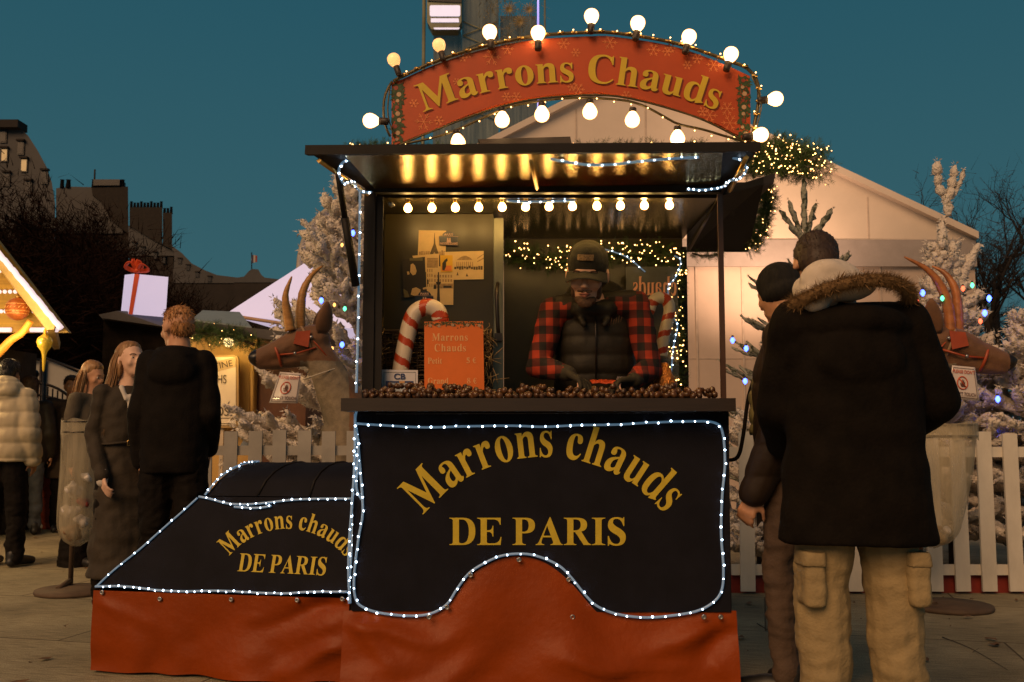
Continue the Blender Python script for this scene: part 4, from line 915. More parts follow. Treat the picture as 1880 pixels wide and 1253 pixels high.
# second chalet roof with gift box
YG = 11.5
c2 = empty('dark_chalet', (P(270, 800, YG).x, YG + .8, 0), 'dark chalet roof behind the blond man with a wrapped gift box standing on it', 'chalet')
a = [P(181, 578, YG), P(215, 571, YG), P(300, 573, YG + .5), P(420, 590, YG + .5), P(420, 600, YG), P(300, 600, YG), P(186, 584, YG)]
m = MB(); m.prism(a, (-.5, 1.6, 0)); m.build('roof', M('grey_roof_sheet', (.07, .065, .07), .5), c2)
m = MB(); m.prism([P(190, 588, YG + .2), P(420, 602, YG + .2), Vector((P(420, 600, YG + .2).x, YG + .2, 0)), Vector((P(190, 600, YG + .2).x, YG + .2, 0))], (-.45, 1.4, 0)); m.build('cabin', M('dark_cabin2', (.010, .007, .005), .9, var=.6, vs=9, spec=.1), c2)
gb = empty('gift_box', P(268, 582, YG + .3), 'glowing white gift box with a red ribbon and bow on the dark chalet roof', 'gift box')
gw = M('white_gift_paper', (.30, .30, .34), .6, emit=(.75, .64, .90), es=.62, var=.04)
rr_ = M('red_ribbon', (.55, .06, .015), .5, emit=(1, .1, .02), es=.08)
f = [P(236, 577, YG), P(304, 583, YG), P(309, 509, YG), P(246, 503, YG)]
s1 = [P(222, 574, YG + .5), f[0], f[3], P(229, 505, YG + .5)]
bk = [P(297, 582, YG + .6), P(301, 510, YG + .6)]
m = MB(); m.hexa(f, [s1[0], bk[0], bk[1], s1[3]]); m.build('box', gw, gb)
m = MB(); m.prism([P(236, 577, YG - .012), P(243, 578, YG - .012), P(256, 504, YG - .012), P(247, 503, YG - .012)], (0, .008, 0)); m.build('ribbon', rr_, gb)
m = MB(); q = P(252, 497, YG)
for k, (dx, dz) in enumerate(((-.13, .04), (.14, .02), (-.06, .07), (.07, .06))):
    m.tube(catmull([q, q + Vector((dx * .5, -.06, dz + .05)), q + Vector((dx, -.02, dz)), q + Vector((dx * .6, .03, dz * .2)), q], 4), .028, 5, flat=.25)
m.ball(q, .035, 8, 5); m.build('bow', rr_, gb)

# white screens, railing and lamp pole on the left
YW = 14
scm = M('screen_canvas', (.30, .29, .27), .7, var=.12, vs=2, bump=.2, bs=6)
fo = empty('screen_fence', (P(60, 800, YW).x, YW, 0), 'pale canvas screens on frames behind the crowd at the left', 'screen')
m = MB(); m.prism([P(-200, 648, YW), P(74, 663, YW), P(74, 850, YW), P(-200, 850, YW)], (0, .04, 0)); m.build('canvas_panel', scm, fo)
m = MB(); m.prism([P(84, 660, YW), P(158, 692, YW), P(158, 850, YW), P(84, 850, YW)], (0, .04, 0)); m.build('canvas_panel', scm, fo)
m = MB(); m.prism([P(162, 694, YW), P(250, 720, YW), P(250, 850, YW), P(162, 850, YW)], (0, .04, 0)); m.build('canvas_panel', scm, fo)
for x, y in ((76, 660), (81, 658)):
    q = P(x, y, YW - .05); m = MB(); m.tube([(q.x, q.y, 0), q], .022, 6); m.build('frame_post', metal, fo)
m = MB(); m.tube([P(-200, 646, YW - .05), P(74, 661, YW - .05)], .02, 6); m.tube([P(84, 658, YW - .05), P(250, 718, YW - .05)], .02, 6); m.build('frame_rail', metal, fo)
ra = empty('iron_railing', (P(100, 800, 12.6).x, 12.6, 0), 'curved black iron railing with a ball-topped post at the left', 'railing')
m = MB(); q = P(64, 690, 12.6); m.tube([(q.x, q.y, 0), q], .035, 8); m.ball(P(64, 687, 12.6), .055, 8, 6); m.build('post', metal, ra)
for dy in (0, 22):
    m = MB(); m.tube(resample(catmull([P(66, 703 + dy, 12.6), P(85, 706 + dy, 12.6), P(110, 716 + dy, 12.6), P(140, 738 + dy, 12.6), P(190, 770 + dy, 12.6)], 5), .1), .018, 6); m.build('rail', metal, ra)
for k in range(9):
    q = P(70 + k * 9, 704 + k * 3.3, 12.6); m = MB(); m.tube([q, (q.x, q.y, 0)], .01, 5); m.build('baluster', metal, ra)
lm = empty('lamp_pole', (P(82, 800, 12.2).x, 12.2, 0), 'thin dark pole rising in front of the pale screens at the left', 'pole')
m = MB(); m.tube([(P(82, 800, 12.2).x, 12.2, 0), P(82, 662, 12.2)], .03, 8, r2=.02); m.build('shaft', metal, lm); m = MB(); m.ball(P(82, 660, 12.2), .03, 8, 5); m.build('finial', metal, lm)

# ================================================================== fairground tower behind the sign
YR = 30
tw = M('tower_metal', (.20, .20, .13), .5, metal=.2, var=.3, vs=1.5)
to = empty('ride_tower', (P(880, 800, YR).x, YR, 0), 'fairground tower with glass column, lit cabin and tinsel behind the arched sign', 'tower')
for x, r_ in ((779, .055), (1000, .03)):
    m = MB(); q = P(x, -60, YR); m.tube([(q.x, q.y, 0), q], r_, 8); m.build('mast', tw, to)
gl = M('tower_glass', (.16, .17, .13), .25, var=.6, vs=3, stretch=(3, 1, .12), alpha=.62)
m = MB(); a, b_ = P(792, 0, YR + .2), P(915, 0, YR + .2); m.box((P(848, 0, YR).x, YR + .1, 0), (P(915, 0, YR).x, YR + 1.0, P(800, -60, YR).z)); m.build('glass_column', gl, to)
m = MB(); m.box((P(795, 0, YR).x, YR + .3, 0), (P(846, 0, YR).x, YR + .9, P(800, 52, YR).z)); m.build('lower_column', gl, to)
m = MB(); m.box((P(918, 0, YR).x, YR + .4, 0), (P(985, 0, YR).x, YR + .9, P(800, 20, YR).z)); m.build('rear_column', gl, to)
tw2 = M('tower_tinsel', (.30, .22, .09), .4, var=.5, vs=10)
rnd = random.Random(9); m = MB()
for k in range(520):
    x = rnd.choice((rnd.uniform(880, 1000), rnd.uniform(890, 960))); y = rnd.uniform(-20, 110); q = P(x, y, YR - .2); L = rnd.uniform(.06, .35)
    e = Vector((rnd.gauss(0, .5), rnd.gauss(0, .3), rnd.gauss(0, 1))).normalized(); s = e.orthogonal().normalized() * .012; m.poly([q - s, q + e * L, q + s])
for (cx, cy) in ((935, 18), (955, 40), (972, 18)):
    for k in range(16): a = k * .3927; q = P(cx, cy, YR - .3); m.tube([q, q + Vector((.22 * math.cos(a), 0, .22 * math.sin(a)))], .014, 4)
tag(m.build('tinsel', tw2, to), kind='stuff')
for k in range(7):
    m = MB(); y0 = 40 + k * 26; m.tube([P(850, y0, YR + .05), P(913, y0 + 26, YR + .05)], .02, 4); m.build('brace', tw, to)
    m = MB(); m.tube([P(850, y0 + 26, YR + .05), P(913, y0, YR + .05)], .02, 4); m.build('brace', tw, to)
plit = M('cabin_light_panel', (.4, .4, .4), .4, emit=(.95, .80, .95), es=.75)
m = MB(); m.prism([P(784, -30, YR - .3), P(847, -30, YR - .3), P(847, 40, YR - .3), P(840, 54, YR - .3), P(792, 54, YR - .3), P(784, 40, YR - .3)], (0, .5, 0)); cabn = m.build('cabin', tw, to)
m = MB(); m.prism(rrect(789, 10, 845, 30, 3, YR - .33), (0, .025, 0)); m.build('light_panel', plit, cabn)
m = MB(); m.prism([P(791, 34, YR - .33), P(842, 34, YR - .33), P(843, 41, YR - .33), P(791, 41, YR - .33)], (0, .025, 0)); m.build('light_panel', plit, cabn)
m = MB(); m.prism([P(796, 51, YR - .33), P(844, 51, YR - .33), P(842, 54, YR - .33), P(798, 54, YR - .33)], (0, .025, 0)); m.build('light_panel', plit, cabn)
m = MB(); m.prism([P(785, -30, YR - .34), P(847, -30, YR - .34), P(847, 5, YR - .34), P(785, 2, YR - .34)], (0, .03, 0)); m.build('cabin_hood', bdark, cabn)
m = MB(); m.tube([P(988, -60, YR - .5), P(988, 66, YR - .5)], .03, 8); m.tube([P(988, 66, YR - .5), (P(988, 66, YR - .5).x, YR - .5, 0)], .03, 8); m.build('neon_mast', M('violet_neon', (.5, .45, .9), .4, emit=(.42, .36, 1), es=1.1), to)
# ================================================================== figures: shapes fused into one continuous skin
def fuse(mb, voxel, name, mats, parent, smooth=4, wr=None, seed=0, mats_by=None, simp=None):
    me = mb.mesh('raw'); o = bpy.data.objects.new('raw', me); C.objects.link(o)
    md = o.modifiers.new('r', 'REMESH'); md.mode = 'VOXEL'; md.voxel_size = voxel
    sm = o.modifiers.new('s', 'SMOOTH'); sm.factor = .5; sm.iterations = smooth
    dg = bpy.context.evaluated_depsgraph_get(); m2 = bpy.data.meshes.new_from_object(o.evaluated_get(dg))
    bpy.data.objects.remove(o); bpy.data.meshes.remove(me)
    if wr:
        nrm = [v.normal.copy() for v in m2.vertices]
        for v, n in zip(m2.vertices, nrm): v.co += n * wr(v.co, n)
    for p in m2.polygons: p.use_smooth = True
    m2.materials.clear()
    ob = link(name, m2, mats, parent, (0, 0, 0) if parent else None)
    if mats_by:
        for p in m2.polygons: p.material_index = mats_by(p.center)
    return ob
V = Vector
class SB(MB):      # body sculpting shapes
    def cap(s, a, b, ra, rb=None, n=12):
        a, b = V(a), V(b); rb = ra if rb is None else rb; d = b - a; L = d.length
        q = d.normalized().to_track_quat('Z', 'Y') if L > 1e-6 else Euler((0, 0, 0)).to_quaternion(); prof = []
        for k in range(5): t = -math.pi / 2 + k * math.pi / 8; prof.append((max(.0005, ra * math.cos(t)), ra * math.sin(t)))
        for k in range(5): t = k * math.pi / 8; prof.append((max(.0005, rb * math.cos(t)), L + rb * math.sin(t)))
        rings = [s._v([a + q @ V((r * math.cos(2 * math.pi * k / n), r * math.sin(2 * math.pi * k / n), z)) for k in range(n)]) for r, z in prof]
        for x, y in zip(rings, rings[1:]):
            for k in range(n): s.face([x[k], x[(k + 1) % n], y[(k + 1) % n], y[k]])
        s.face(rings[0][::-1]); s.face(rings[-1]); return s
    def chain(s, pts, rs):
        for i in range(len(pts) - 1): s.cap(pts[i], pts[i + 1], rs[i], rs[i + 1])
        return s
    def el(s, c, r, rot=(0, 0, 0), M4=None):
        m = Matrix.Translation(V(c)) @ Euler(rot).to_matrix().to_4x4() @ Matrix.Diagonal((*r, 1))
        if M4 is not None: m = M4 @ m
        bmesh.ops.create_uvsphere(s.bm, u_segments=16, v_segments=10, radius=1, matrix=m); return s
    def loft(s, secs, n=24, pw=2.0):    # (centre, rx, ry)
        rings = []
        for (c, rx, ry) in secs:
            ring = []
            for k in range(n):
                a = 2 * math.pi * k / n; ca, sa = math.cos(a), math.sin(a)
                e = 2 / pw; ring.append(V(c) + V((rx * math.copysign(abs(ca) ** e, ca), ry * math.copysign(abs(sa) ** e, sa), 0)))
            rings.append(s._v(ring))
        for x, y in zip(rings, rings[1:]):
            for k in range(n): s.face([x[k], x[(k + 1) % n], y[(k + 1) % n], y[k]])
        s.face(rings[0][::-1]); s.face(rings[-1]); return s
def hand(sb, w, aim, palm, side, curl=.5, sc_=1.0, thumb=.6):
    """w wrist, aim finger direction, palm = direction the palm faces, side = +-1 thumb side"""
    f = V(aim).normalized(); p = V(palm); p = (p - f * p.dot(f)).normalized(); t = f.cross(p) * side; w = V(w); k = sc_
    for j in range(4): sb.cap(w + f * .012 * k + t * (.012 - j * .009) * k, w + f * .082 * k + t * (.030 - j * .020) * k, .015 * k, .0125 * k, 8)
    for j, L in enumerate((.072, .080, .074, .058)):
        b0 = w + f * .085 * k + t * (.030 - j * .0198) * k; ang = curl * (.7 + j * .08); d = f; pts = [b0]
        for q, sl in enumerate((.46, .30, .24)):
            a = ang * (q + 1) * .75; d = (f * math.cos(a) + p * math.sin(a) + t * (.10 - j * .06)).normalized(); pts.append(pts[-1] + d * L * sl * k)
        for q in range(3): sb.cap(pts[q], pts[q + 1], (.0092 - q * .0008) * k, (.0086 - q * .0008) * k, 8)
    b0 = w + f * .028 * k + t * .026 * k; d1 = (f * .65 + t * .8 + p * thumb * .5).normalized(); d2 = (f * .95 + t * .25 + p * thumb).normalized()
    sb.cap(b0, b0 + d1 * .040 * k, .0145 * k, .0115 * k, 8); sb.cap(b0 + d1 * .040 * k, b0 + d1 * .040 * k + d2 * .045 * k, .011 * k, .0085 * k, 8)
def head(sb, Hm, s=1.0, female=False, ears=True, neck=True):
    A = lambda c, r, rot=(0, 0, 0): sb.el(V(c) * s, [q * s for q in r], rot, Hm)
    def cp(a, b, ra, rb): sb.cap(Hm @ (V(a) * s), Hm @ (V(b) * s), ra * s, rb * s, 10)
    A((0, .014, .030), (.074, .094, .088)); A((0, -.018, -.015), (.062, .070, .084)); j = .9 if female else 1
    A((0, -.034, -.070), (.046 * j, .046, .038)); A((0, -.070, -.096), (.019 * j, .017, .016))
    A((0, -.076, .024), (.048, .017, .012)); cp((0, -.086, .012), (0, -.108, -.028), .0075, .0105)
    for sx_ in (-1, 1):
        A((sx_ * .0105, -.100, -.033), (.008, .009, .007)); A((sx_ * .038, -.058, -.026), (.022, .022, .024))
        A((sx_ * .031, -.074, .003), (.015, .010, .009))
        if ears: A((sx_ * .078, .016, -.004), (.008, .020, .033), (0, 0, sx_ * .3))
    A((0, -.086, -.058), (.023, .011, .0065)); A((0, -.084, -.069), (.019, .011, .0075))
    if neck: cp((0, .022, -.045), (0, .035, -.19), .050 * (1 if not female else .85), .056 * (1 if not female else .85))
eyew = M('eye_white', (.55, .48, .42), .3); eyed = M('eye_iris', (.03, .02, .012), .2); lipm = M('lip_skin', (.36, .13, .085), .5)
skin1 = M('skin', (.52, .27, .16), .55, var=.06, vs=14, sub=.1); skin2 = M('skin_pale', (.70, .44, .32), .55, var=.05, vs=14); skin3 = M('skin_tan', (.34, .17, .09), .55, var=.06)
def face_bits(par, Hm, s=1.0, brow=None, lips=True, open_=1.0):
    for sx_ in (-1, 1):
        m = MB(); c = V((sx_ * .031, -.0775, .004)) * s
        m.ball(Hm @ c, .0095 * s, 12, 8); m.mi = 1; m.ball(Hm @ (c + V((0, -.0055, 0)) * s), .0055 * s, 10, 6)
        o = link('eye', m.mesh('eye'), [eyew, eyed], par, (0, 0, 0))
        if brow:
            m = MB(); pts = [Hm @ (V((sx_ * a, b, c_)) * s) for a, b, c_ in ((.013, -.094, .022), (.026, -.094, .028), (.040, -.086, .028), (.050, -.074, .022))]
            m.tube(pts, [.003 * s, .0042 * s, .0038 * s, .002 * s], 6, flat=.6); link('eyebrow', m.mesh('b'), brow, par, (0, 0, 0))
    if lips:
        m = MB(); m.tube([Hm @ (V(q) * s) for q in ((-.022, -.090, -.0625), (-.008, -.0985, -.059), (0, -.0985, -.060), (.008, -.0985, -.059), (.022, -.090, -.0625))], [.0018 * s, .0042 * s, .0040 * s, .0042 * s, .0018 * s], 6)
        m.tube([Hm @ (V(q) * s) for q in ((-.018, -.090, -.0655), (0, -.0975, -.069), (.018, -.090, -.0655))], [.0018 * s, .0052 * s, .0018 * s], 6); link('lips', m.mesh('l'), lipm, par, (0, 0, 0))
STD = dict(pelvis=(0, 0, .95), chest=(0, .0, 1.27), neck=(0, .012, 1.46), head=(0, -.012, 1.63), sl=(-.175, .005, 1.415), sr=(.175, .005, 1.415), el=(-.225, .03, 1.13), er=(.225, .03, 1.13),
           wl=(-.235, -.04, .89), wr=(.235, -.04, .89), hl=(-.088, 0, .93), hr=(.088, 0, .93), kl=(-.10, -.015, .50), kr=(.10, -.015, .50), al=(-.105, .02, .085), ar=(.105, .02, .085))
def figure(label, loc, rz, H, pose=None, yaw=0, nod=0, roll=0, skin=None, voxel=.012, female=False, coat=None, legs=None, shoes=None, curl=.5, aims=None, group=None, hs=1.0, bodyx=None, gloves=None, handscale=1.0, skirtlike=None, toe=None, ears=True):
    """builds person > body, coat, trousers, shoe, shoe; local frame faces -Y"""
    k = H / 1.75; J = {a: V(b) for a, b in STD.items()}
    for a, b in (pose or {}).items(): J[a] = V(b)
    for a in J: J[a] = J[a] * k
    t = empty('person', loc, label, 'person', group, rz)
    Hm = Matrix.Translation(J['head']) @ Euler((nod, roll, yaw), 'XYZ').to_matrix().to_4x4()
    sb = SB(); head(sb, Hm, hs * k, female, ears)
    sb.cap(J['neck'] + V((0, 0, -.04)), J['neck'].lerp(J['head'], .5), .056 * k, .05 * k)
    sb.el(J['chest'], (.145 * k, .10 * k, .19 * k)); sb.el(J['pelvis'], (.14 * k, .10 * k, .13 * k)); sb.cap(J['chest'], J['pelvis'], .12 * k, .12 * k); sb.cap(J['sl'], J['sr'], .05 * k); sb.cap(J['chest'], J['neck'], .09 * k, .06 * k)
    for s_ in 'lr':
        sb.chain([J['s' + s_], J['e' + s_], J['w' + s_]], [.045 * k, .036 * k, .026 * k])
        sb.chain([J['h' + s_], J['k' + s_], J['a' + s_]], [.075 * k, .052 * k, .036 * k]); sb.cap(J['a' + s_] + V((0, .02, -.045)), J['a' + s_] + V((0, -.13, -.055)), .03 * k, .025 * k)
        fa = (J['w' + s_] - J['e' + s_]).normalized(); am = (aims or {}).get(s_, (fa, V((1 if s_ == 'l' else -1, 0, 0)), 1))
        hand(sb, J['w' + s_], am[0], am[1], am[2] * (1 if s_ == 'r' else -1), curl, k * handscale)
    body = fuse(sb, voxel, 'body', skin or skin1, t, 3)
    # trousers
    if legs:
        m_, rt, rk, rb, wr = legs; sb = SB(); sb.el(J['pelvis'] + V((0, .005, -.01)), (.165 * k, .12 * k, .12 * k))
        for s_ in 'lr':
            hp, kn, an = J['h' + s_], J['k' + s_], J['a' + s_]; end = an + V((0, 0, .0 if rb < .1 else -.04))
            sb.chain([hp, hp.lerp(kn, .5), kn, kn.lerp(end, .5), end], [rt, (rt + rk) / 2 + .004, rk, (rk + rb) / 2, rb])
        sd = random.random() * 50
        def w_(c, n, A=wr):
            low = 1.5 if c.z < .35 * k else (1.2 if abs(c.z - .5 * k) < .09 else .6)
            return A * low * (1.1 * noise.noise(V((c.x * 8 + c.z * 6 + sd, c.y * 8, c.z * 11 - c.x * 5))) - .9 * abs(noise.noise(V((c.x * 9 - c.z * 5, c.y * 9 + sd, c.z * 19 + c.x * 7))))) + A * .45 * noise.noise(V((c.x * 24 + c.z * 9, c.y * 20 + sd, c.z * 36)))
        fuse(sb, voxel * .95, 'trousers', m_, t, 3, w_)
    if shoes:
        m_, sole = shoes
        for s_ in 'lr':
            an = J['a' + s_]; d = V(((-.12 if s_ == 'l' else .12) * (1 if toe is None else toe), -1, 0)).normalized(); sb = SB(); z = .05 * k
            sb.cap(V((an.x, an.y + .03, z)), V((an.x, an.y + .03, an.z + .02)), .046 * k, .047 * k); sb.chain([V((an.x, an.y + .045, .045 * k)), V((an.x, an.y, .05 * k)) + d * .08 * k, V((an.x, an.y, .036 * k)) + d * .19 * k], [.040 * k, .043 * k, .034 * k])
            fuse(sb, .009, 'shoe', [m_, sole], t, 3, None, mats_by=lambda c: 1 if c.z < .022 * k else 0)
    if coat:
        m_, secs, arm, wr, extra = coat; sb = SB(); sb.loft([((x * k, y * k, z * k), rx * k, ry * k) for (x, y, z, rx, ry) in secs], pw=2.3)
        sb.cap(J['sl'], J['sr'], arm[0] * k * .92)
        for s_ in 'lr':
            S, E, W = J['s' + s_], J['e' + s_], J['w' + s_]; sb.chain([S, S.lerp(E, .5), E, E.lerp(W, .5), W.lerp(E, .02)], [arm[0] * k, arm[1] * k, arm[1] * k * .98, (arm[1] + arm[2]) / 2 * k, arm[2] * k])
        if extra: extra(sb, J, k, Hm)
        fuse(sb, voxel, 'coat', m_, t, 3, wr)
    t['J'] = 0; del t['J']
    return t, J, Hm, k
def folds(A, s1=9, s2=20, sd=0):
    return lambda c, n: A * (noise.noise(V((c.x * s1 * .6 + sd, c.y * s1, c.z * s1 * 1.5))) + .5 * noise.noise(V((c.x * s2, c.y * s2 + sd, c.z * s2))))
def quilt(A, pitch, sd=0, z0=0, B=.004):
    return lambda c, n: A * (abs(math.sin(math.pi * (c.z - z0) / pitch)) ** .55 - .6) * (1 if abs(n.z) < .8 else .3) + B * noise.noise(V((c.x * 22 + sd, c.y * 22, c.z * 16)))
def strands(name, mat, par, paths, n, spread, r, seed=0, droop=0, nn=4):
    """hair as many thin tapering locks between guide curves"""
    rnd = random.Random(seed); m = MB()
    for k in range(n):
        g = paths[rnd.randrange(len(paths))]; off = V((rnd.gauss(0, spread), rnd.gauss(0, spread), rnd.gauss(0, spread * .4)))
        pts = [V(p) + off * (.35 + .65 * i / (len(g) - 1)) + V((rnd.gauss(0, .002), rnd.gauss(0, .002), 0)) for i, p in enumerate(g)]
        m.tube(catmull(pts, 3), [r * (1 - .75 * (i / (3 * (len(pts) - 1)))) for i in range(3 * (len(pts) - 1) + 1)], 4)
    return link(name, m.mesh('h'), mat, par, (0, 0, 0))
def hairball(par, Hm, s, mat, shapes, wrA=.004, voxel=.007, name='hair', freq=60, tuft=1100, tl=1.0):
    sb = SB()
    for c, r in shapes: sb.el(V(c) * s, [q * s for q in r], (0, 0, 0), Hm)
    inv = Hm.inverted()
    def w_(c, n):
        q = inv @ c; a = math.atan2(q.x, q.y + .001); return wrA * (noise.noise(V((a * 9, q.z * 9, 3))) + .8 * noise.noise(V((a * 26, q.z * 26, 7))))
    o = fuse(sb, voxel, name, mat, par, 2, w_)
    if name == 'hair' and tuft:      # loose short locks standing off the surface
        rnd = random.Random(len(o.data.polygons)); m = MB(); ps = o.data.polygons; dn = (Hm.to_3x3() @ V((0, .25, -1))).normalized()
        for k in range(tuft):
            p_ = ps[rnd.randrange(len(ps))]; c = p_.center; n = p_.normal; f = (dn - n * dn.dot(n)); f = f.normalized() if f.length > .2 else V((rnd.gauss(0, 1), rnd.gauss(0, 1), 0)).normalized()
            d = (f + n * rnd.uniform(.12, .5) + V((rnd.gauss(0, .25), rnd.gauss(0, .25), rnd.gauss(0, .25)))).normalized(); s_ = d.cross(n).normalized() * .0022; L = rnd.uniform(.014, .034) * s * tl
            m.poly([c - s_, c + s_, c + d * L * .6 + s_ * .7, c + d * L - n * .004, c + d * L * .6 - s_ * .7])
        link('loose_locks', m.mesh('ll'), mat, o, (0, 0, 0))
    return o
black = M('black_cloth', (.007, .005, .004), .85, var=.3, vs=12, bump=.4, bs=120, spec=.15); blackq = M('black_nylon', (.016, .012, .009), .6, var=.25, vs=10, bump=.3, bs=40, spec=.25)
shoeb = M('black_shoe', (.012, .011, .011), .5); soleb = M('dark_sole', (.02, .018, .016), .7); shoew = M('white_shoe', (.55, .5, .45), .6); solew = M('pale_sole', (.5, .46, .4), .6)
BODY = lambda zb, rb, rw, rc, rs=.19, d=.14: [(0, .0, zb, rb, d + .02), (0, 0, (zb + 1.02) / 2 if zb < .9 else zb + .02, (rb + rw) / 2, d + .01), (0, 0, 1.06, rw, d), (0, .0, 1.25, rc, d + .005), (0, .005, 1.38, rs, d - .015), (0, .01, 1.47, .085, .08)]

# ------------------------------------------------------------------ customer in fur-hooded parka (back to the camera)
fur = M('brown_fur', (.12, .062, .022), .85, var=.5, vs=60, col2=(.25, .15, .06)); hair_dk = M('dark_brown_hair', (.035, .018, .010), .6, var=.4, vs=60, stretch=(1, 1, .2)); hoodw = M('white_hood_cloth', (.60, .52, .44), .85, var=.08, bump=.3, bs=25)
parka = M('black_parka_cloth', (.007, .005, .0035), .9, var=.35, vs=10, bump=.35, bs=70, spec=.12)
cargo = M('beige_cargo_cloth', (.29, .215, .105), .85, var=.16, vs=6, bump=.35, bs=90)
Yp = 3.70
def ex(sb, J, k, Hm):
    sb.el((.0, .05, 1.475), (.20, .14, .085), (.15, 0, 0)); sb.el((.01, .13, 1.36), (.17, .07, .12)); sb.cap((.20, 0, 1.38), (-.20, 0, 1.38), .085)
p, J, Hm, k = figure('customer in a black parka with brown fur hood trim and beige cargo trousers', (P(1568, 800, Yp).x, Yp, 0), R(180), 1.83,
    pose=dict(head=(.085, -.10, 1.655), neck=(.03, -.02, 1.50), el=(-.300, -.02, 1.15), wl=(-.24, -.21, 1.06), er=(.235, -.10, 1.13), wr=(.17, -.27, 1.00), sl=(-.20, .0, 1.43), sr=(.20, .0, 1.43),
              kl=(-.125, -.02, .50), kr=(.125, -.02, .50), al=(-.135, .0, .085), ar=(.12, .0, .085)), yaw=R(-10), nod=R(32), voxel=.010,
    coat=(parka, [(0, .0, .66, .275, .17), (0, 0, .80, .262, .17), (0, 0, 1.0, .24, .165), (0, .0, 1.22, .235, .165), (0, .0, 1.36, .225, .15), (0, .01, 1.46, .16, .12)], (.088, .088, .07), folds(.010, 6, 14, 3), ex),
    legs=(cargo, .112, .104, .094, .008), shoes=(shoeb, soleb))
hairball(p, Hm, 1.05, hair_dk, [((0, .02, .035), (.082, .10, .090)), ((0, .05, -.02), (.072, .07, .07))], .003, .008, tuft=1800, tl=.28)
# white hood, then fur ring lying on the shoulders
sb = SB(); sb.el((.080, .030, 1.625), (.115, .095, .080), (-.25, 0, 0)); sb.el((.05, .055, 1.60), (.13, .08, .060)); sb.cap((.145, -.05, 1.60), (.15, .06, 1.55), .055, .06); sb.cap((.10, .08, 1.655), (.02, .08, 1.60), .045)
hdw = fuse(sb, .009, 'inner_hood', hoodw, p, 4, folds(.005, 10, 22, 1)); hdw.location.z = .03
rnd = random.Random(4); m = MB(); pth = resample(catmull([(.235, -.02, 1.505), (.215, .07, 1.535), (.13, .15, 1.575), (.02, .175, 1.60), (-.09, .16, 1.60), (-.175, .10, 1.575), (-.215, .02, 1.53)], 6), .008)
m.tube(pth, .024, 8)
for q in pth:
    for j in range(110):
        d = V((rnd.gauss(0, 1), rnd.gauss(.25, 1), rnd.gauss(.2, 1))).normalized(); s_ = d.orthogonal().normalized() * .0010; L = rnd.uniform(.030, .056); d2 = (d + V((rnd.gauss(0, .3), rnd.gauss(0, .3), -.3))).normalized()
        m.poly([q + d * .012 - s_, q + d * L * .6 - s_ * .6, q + d * L * .6 + (d2 * L * .5), q + d * L * .6 + s_ * .6, q + d * .012 + s_])
o_ = link('fur_trim', m.mesh('f'), fur, p, (0, 0, .03)); tag(o_)
for sx_ in (-1, 1):       # cargo pockets
    sb = SB(); sb.loft([((sx_ * .188, .045, .475), .036, .070), ((sx_ * .188, .045, .49), .042, .076), ((sx_ * .186, .045, .625), .042, .074), ((sx_ * .185, .045, .64), .038, .070)], pw=4); fuse(sb, .008, 'cargo_pocket', cargo, p, 1, folds(.006, 18, 30))
    sb = SB(); sb.loft([((sx_ * .188, .045, .615), .047, .081), ((sx_ * .185, .045, .665), .042, .076)], pw=4); fuse(sb, .007, 'pocket_flap', cargo, p, 1, folds(.004, 18, 30))

# ------------------------------------------------------------------ customer in black beanie
brownc = M('brown_puffer', (.022, .013, .008), .6, var=.2, vs=6, bump=.2, bs=40, spec=.3); olive = M('olive_vest', (.17, .15, .065), .6, var=.2, vs=20, stretch=(3, 3, .4)); brt = M('brown_trouser_cloth', (.075, .046, .030), .85, var=.15, bump=.3, bs=90)
Yb = 4.27; bz = R(165)
def ex2(sb, J, k, Hm): sb.cap((-.05, .02, 1.47), (.05, .02, 1.47), .07)
p, J, Hm, k = figure('customer in a black beanie and dark brown puffer coat leaning to the counter', (P(1458, 800, Yb).x, Yb, 0), R(-118), 1.83,
    pose=dict(head=(.0, -.05, 1.615), neck=(.0, -.01, 1.47), er=(.205, .01, 1.10), wr=(.19, -.12, .80), el=(-.19, .02, 1.12), wl=(-.14, -.12, .92), kr=(.08, -.06, .50), ar=(.09, -.03, .085), kl=(-.09, .02, .5), al=(-.10, .06, .085)),
    yaw=R(-34), nod=R(14), voxel=.009, coat=(brownc, [(0, .0, .86, .19, .15), (0, 0, .95, .20, .155), (0, 0, 1.1, .205, .155), (0, .0, 1.27, .205, .155), (0, .005, 1.38, .18, .13), (0, .01, 1.47, .09, .09)], (.082, .082, .062), quilt(.008, .13, 2), ex2),
    legs=(brt, .088, .070, .056, .010), shoes=(shoeb, soleb), skin=skin1, curl=.8, toe=1, ears=False)
hairball(p, Hm, 1.0, M('black_knit', (.009, .008, .008), .95, var=.4, vs=50, stretch=(1, 1, .15), bump=.5, bs=90), [((0, .015, .045), (.090, .104, .092)), ((0, .028, -.004), (.090, .102, .056))], .003, .007, 'beanie')
sb = SB(); sb.chain([V((-.10, .0, 1.47)), V((.0, .07, 1.475)), V((.10, .02, 1.475)), V((.08, -.06, 1.46)), V((-.08, -.06, 1.46))], [.042] * 5); sb.cap((.10, .03, 1.47), (.13, .08, 1.41), .035, .02)
fuse(sb, .009, 'scarf', black, p, 2, folds(.008, 18, 40)); 
sb = SB(); sb.loft([((-.01, -.10, 1.08), .14, .085), ((-.01, -.10, 1.25), .14, .085), ((.0, -.08, 1.38), .11, .07)]); fuse(sb, .010, 'vest', olive, p, 3, quilt(.010, .075, 5))
m = MB(); m.tube(catmull([(-.10, -.17, 1.38), (-.09, -.215, 1.25), (-.08, -.24, 1.08), (-.07, -.265, .98), (-.06, -.32, .965)], 5), .009, 6); link('bag_strap', m.mesh('s'), black, p, (0, 0, 0))
